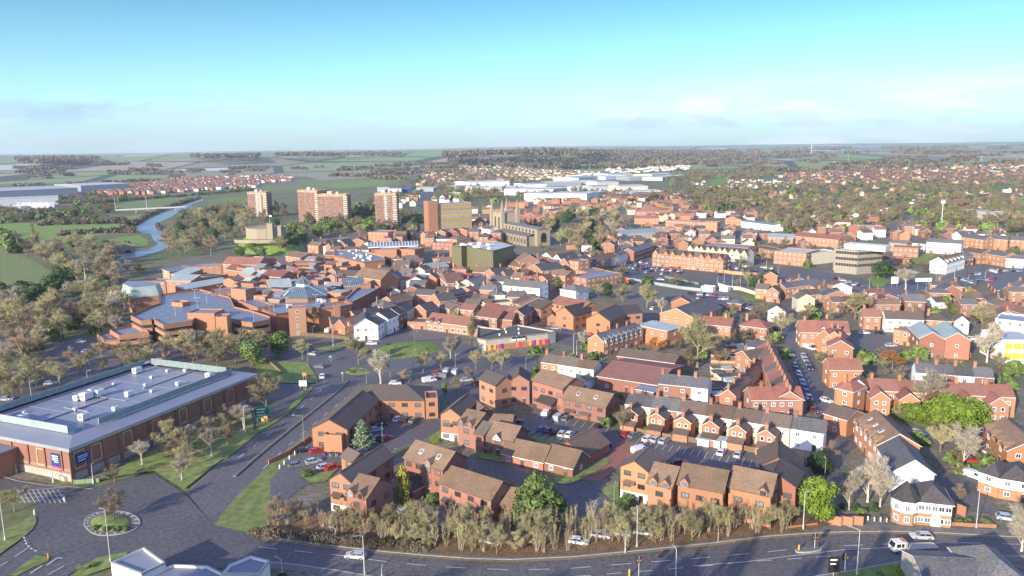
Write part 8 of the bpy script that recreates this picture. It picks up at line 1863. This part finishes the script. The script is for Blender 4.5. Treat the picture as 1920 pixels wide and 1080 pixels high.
# ================= LABELS =================
LM=[(1195,980,'the slim white bank pole'),(681,1000,'the tall left road lamp'),(1100,985,'the cul-de-sac mouth'),(1410,985,'the bank end'),(560,980,'the left railing'),(870,1010,'the low shrub car'),(608,390,'the wide tower block'),(484,380,'the leftmost tower block'),(722,395,'the narrow tower block'),(850,400,'the yellow banded office'),(940,420,'the church tower'),(1000,455,'the church nave'),(510,430,'the castle'),(572,550,'the glazed octagon'),(770,655,'the oval green'),(240,760,'the superstore'),(705,780,'the L-shaped office'),(1305,650,'the large bare tree'),(1270,510,'the town car park'),(1610,480,'the banded offices'),(1845,490,'the white inn'),(1520,690,'the side street'),(1790,780,'the bright hedge'),(1008,925,'the broad conifer'),(1530,935,'the round green tree'),(1700,880,'the white hall'),(1735,945,'the turreted house'),(1350,780,'the long terrace'),(1310,900,'the roadside flats'),(980,640,'the club building'),(870,610,'the long red hall'),(1895,640,'the yellow panelled block'),(1760,640,'the twin gabled hall'),(320,410,'the river bend'),(230,470,'the stone bridge'),(120,360,'the long warehouse'),(1050,350,'the white factories'),(1850,405,'the school block'),(1521,285,'the wind turbine'),(900,480,'the green clad theatre'),(680,615,'the white gabled pub'),(1010,545,'the long white building'),(1160,590,'the gabled offices'),(1145,700,'the low red hall'),(1700,545,'the town junction'),(1400,495,'the gabled flats'),(1215,395,'the red pyramid roof'),(30,460,'the left park conifer'),(330,550,'the mansard roofed block'),(400,600,'the parking deck'),(200,985,'the roundabout'),(860,900,'the golden conifer'),(740,480,'the market canopy'),(1860,530,'the right hand car park'),(1560,610,'the red roofed villa'),(1480,850,'the tall corner flats'),(70,620,'the ring road bend'),(1330,600,'the brick hall with rooflights'),(1230,440,'the pale market hall'),(1400,360,'the playing field'),(1600,380,'the right hand suburb')]
ORD=['first','second','third','fourth','fifth','sixth','seventh','eighth','ninth','tenth','eleventh','twelfth','thirteenth','fourteenth','fifteenth','sixteenth','seventeenth','eighteenth','nineteenth','twentieth']
used={}; pend={}
for o,fixed,pos in THINGS:
    p=proj(pos) if pos else (0,0)
    if fixed: used[o['label']]=used.get(o['label'],0)+1; pend.setdefault(o['label'],[]).append((p[0],p[1],o)); continue
    best=min(LM,key=lambda l:(l[0]-p[0])**2+((l[1]-p[1])*2.2)**2); dx,dy=p[0]-best[0],(p[1]-best[1])*2.2
    if abs(dx)<14 and abs(dy)<20: rel='beside'
    elif abs(dx)>abs(dy)*1.9: rel='right of' if dx>0 else 'left of'
    elif abs(dy)>abs(dx)*1.9: rel='behind' if dy<0 else 'in front of'
    else: rel=('behind' if dy<0 else 'before')+(' and right of' if dx>0 else ' and left of')
    w=o['label'].split()
    base=' '.join(w[:8]) if len(w)>8 else o['label']
    if any(n in base for n in ('of the','beside the','behind the','on the','in the')) and len(w)>6: base=base+'' ; lab=f"{o['label']}"
    else: lab=f"{base} {rel} {best[2]}"
    pend.setdefault(lab,[]).append((p[0],p[1],o))
for lab,L in pend.items():
    if len(L)==1: L[0][2]['label']=lab; continue
    L.sort(key=lambda t:t[0]); n=len(L)
    for i,(x,y,o) in enumerate(L):
        od=ORD[i] if i<20 else f'{i+1}th'
        o['label']=f"{lab}, {'leftmost' if i==0 else 'rightmost' if i==n-1 else od+' from left'}"
for o,_,_p in THINGS:
    w=o['label'].split()
    if len(w)>16: o['label']=' '.join(w[:16])
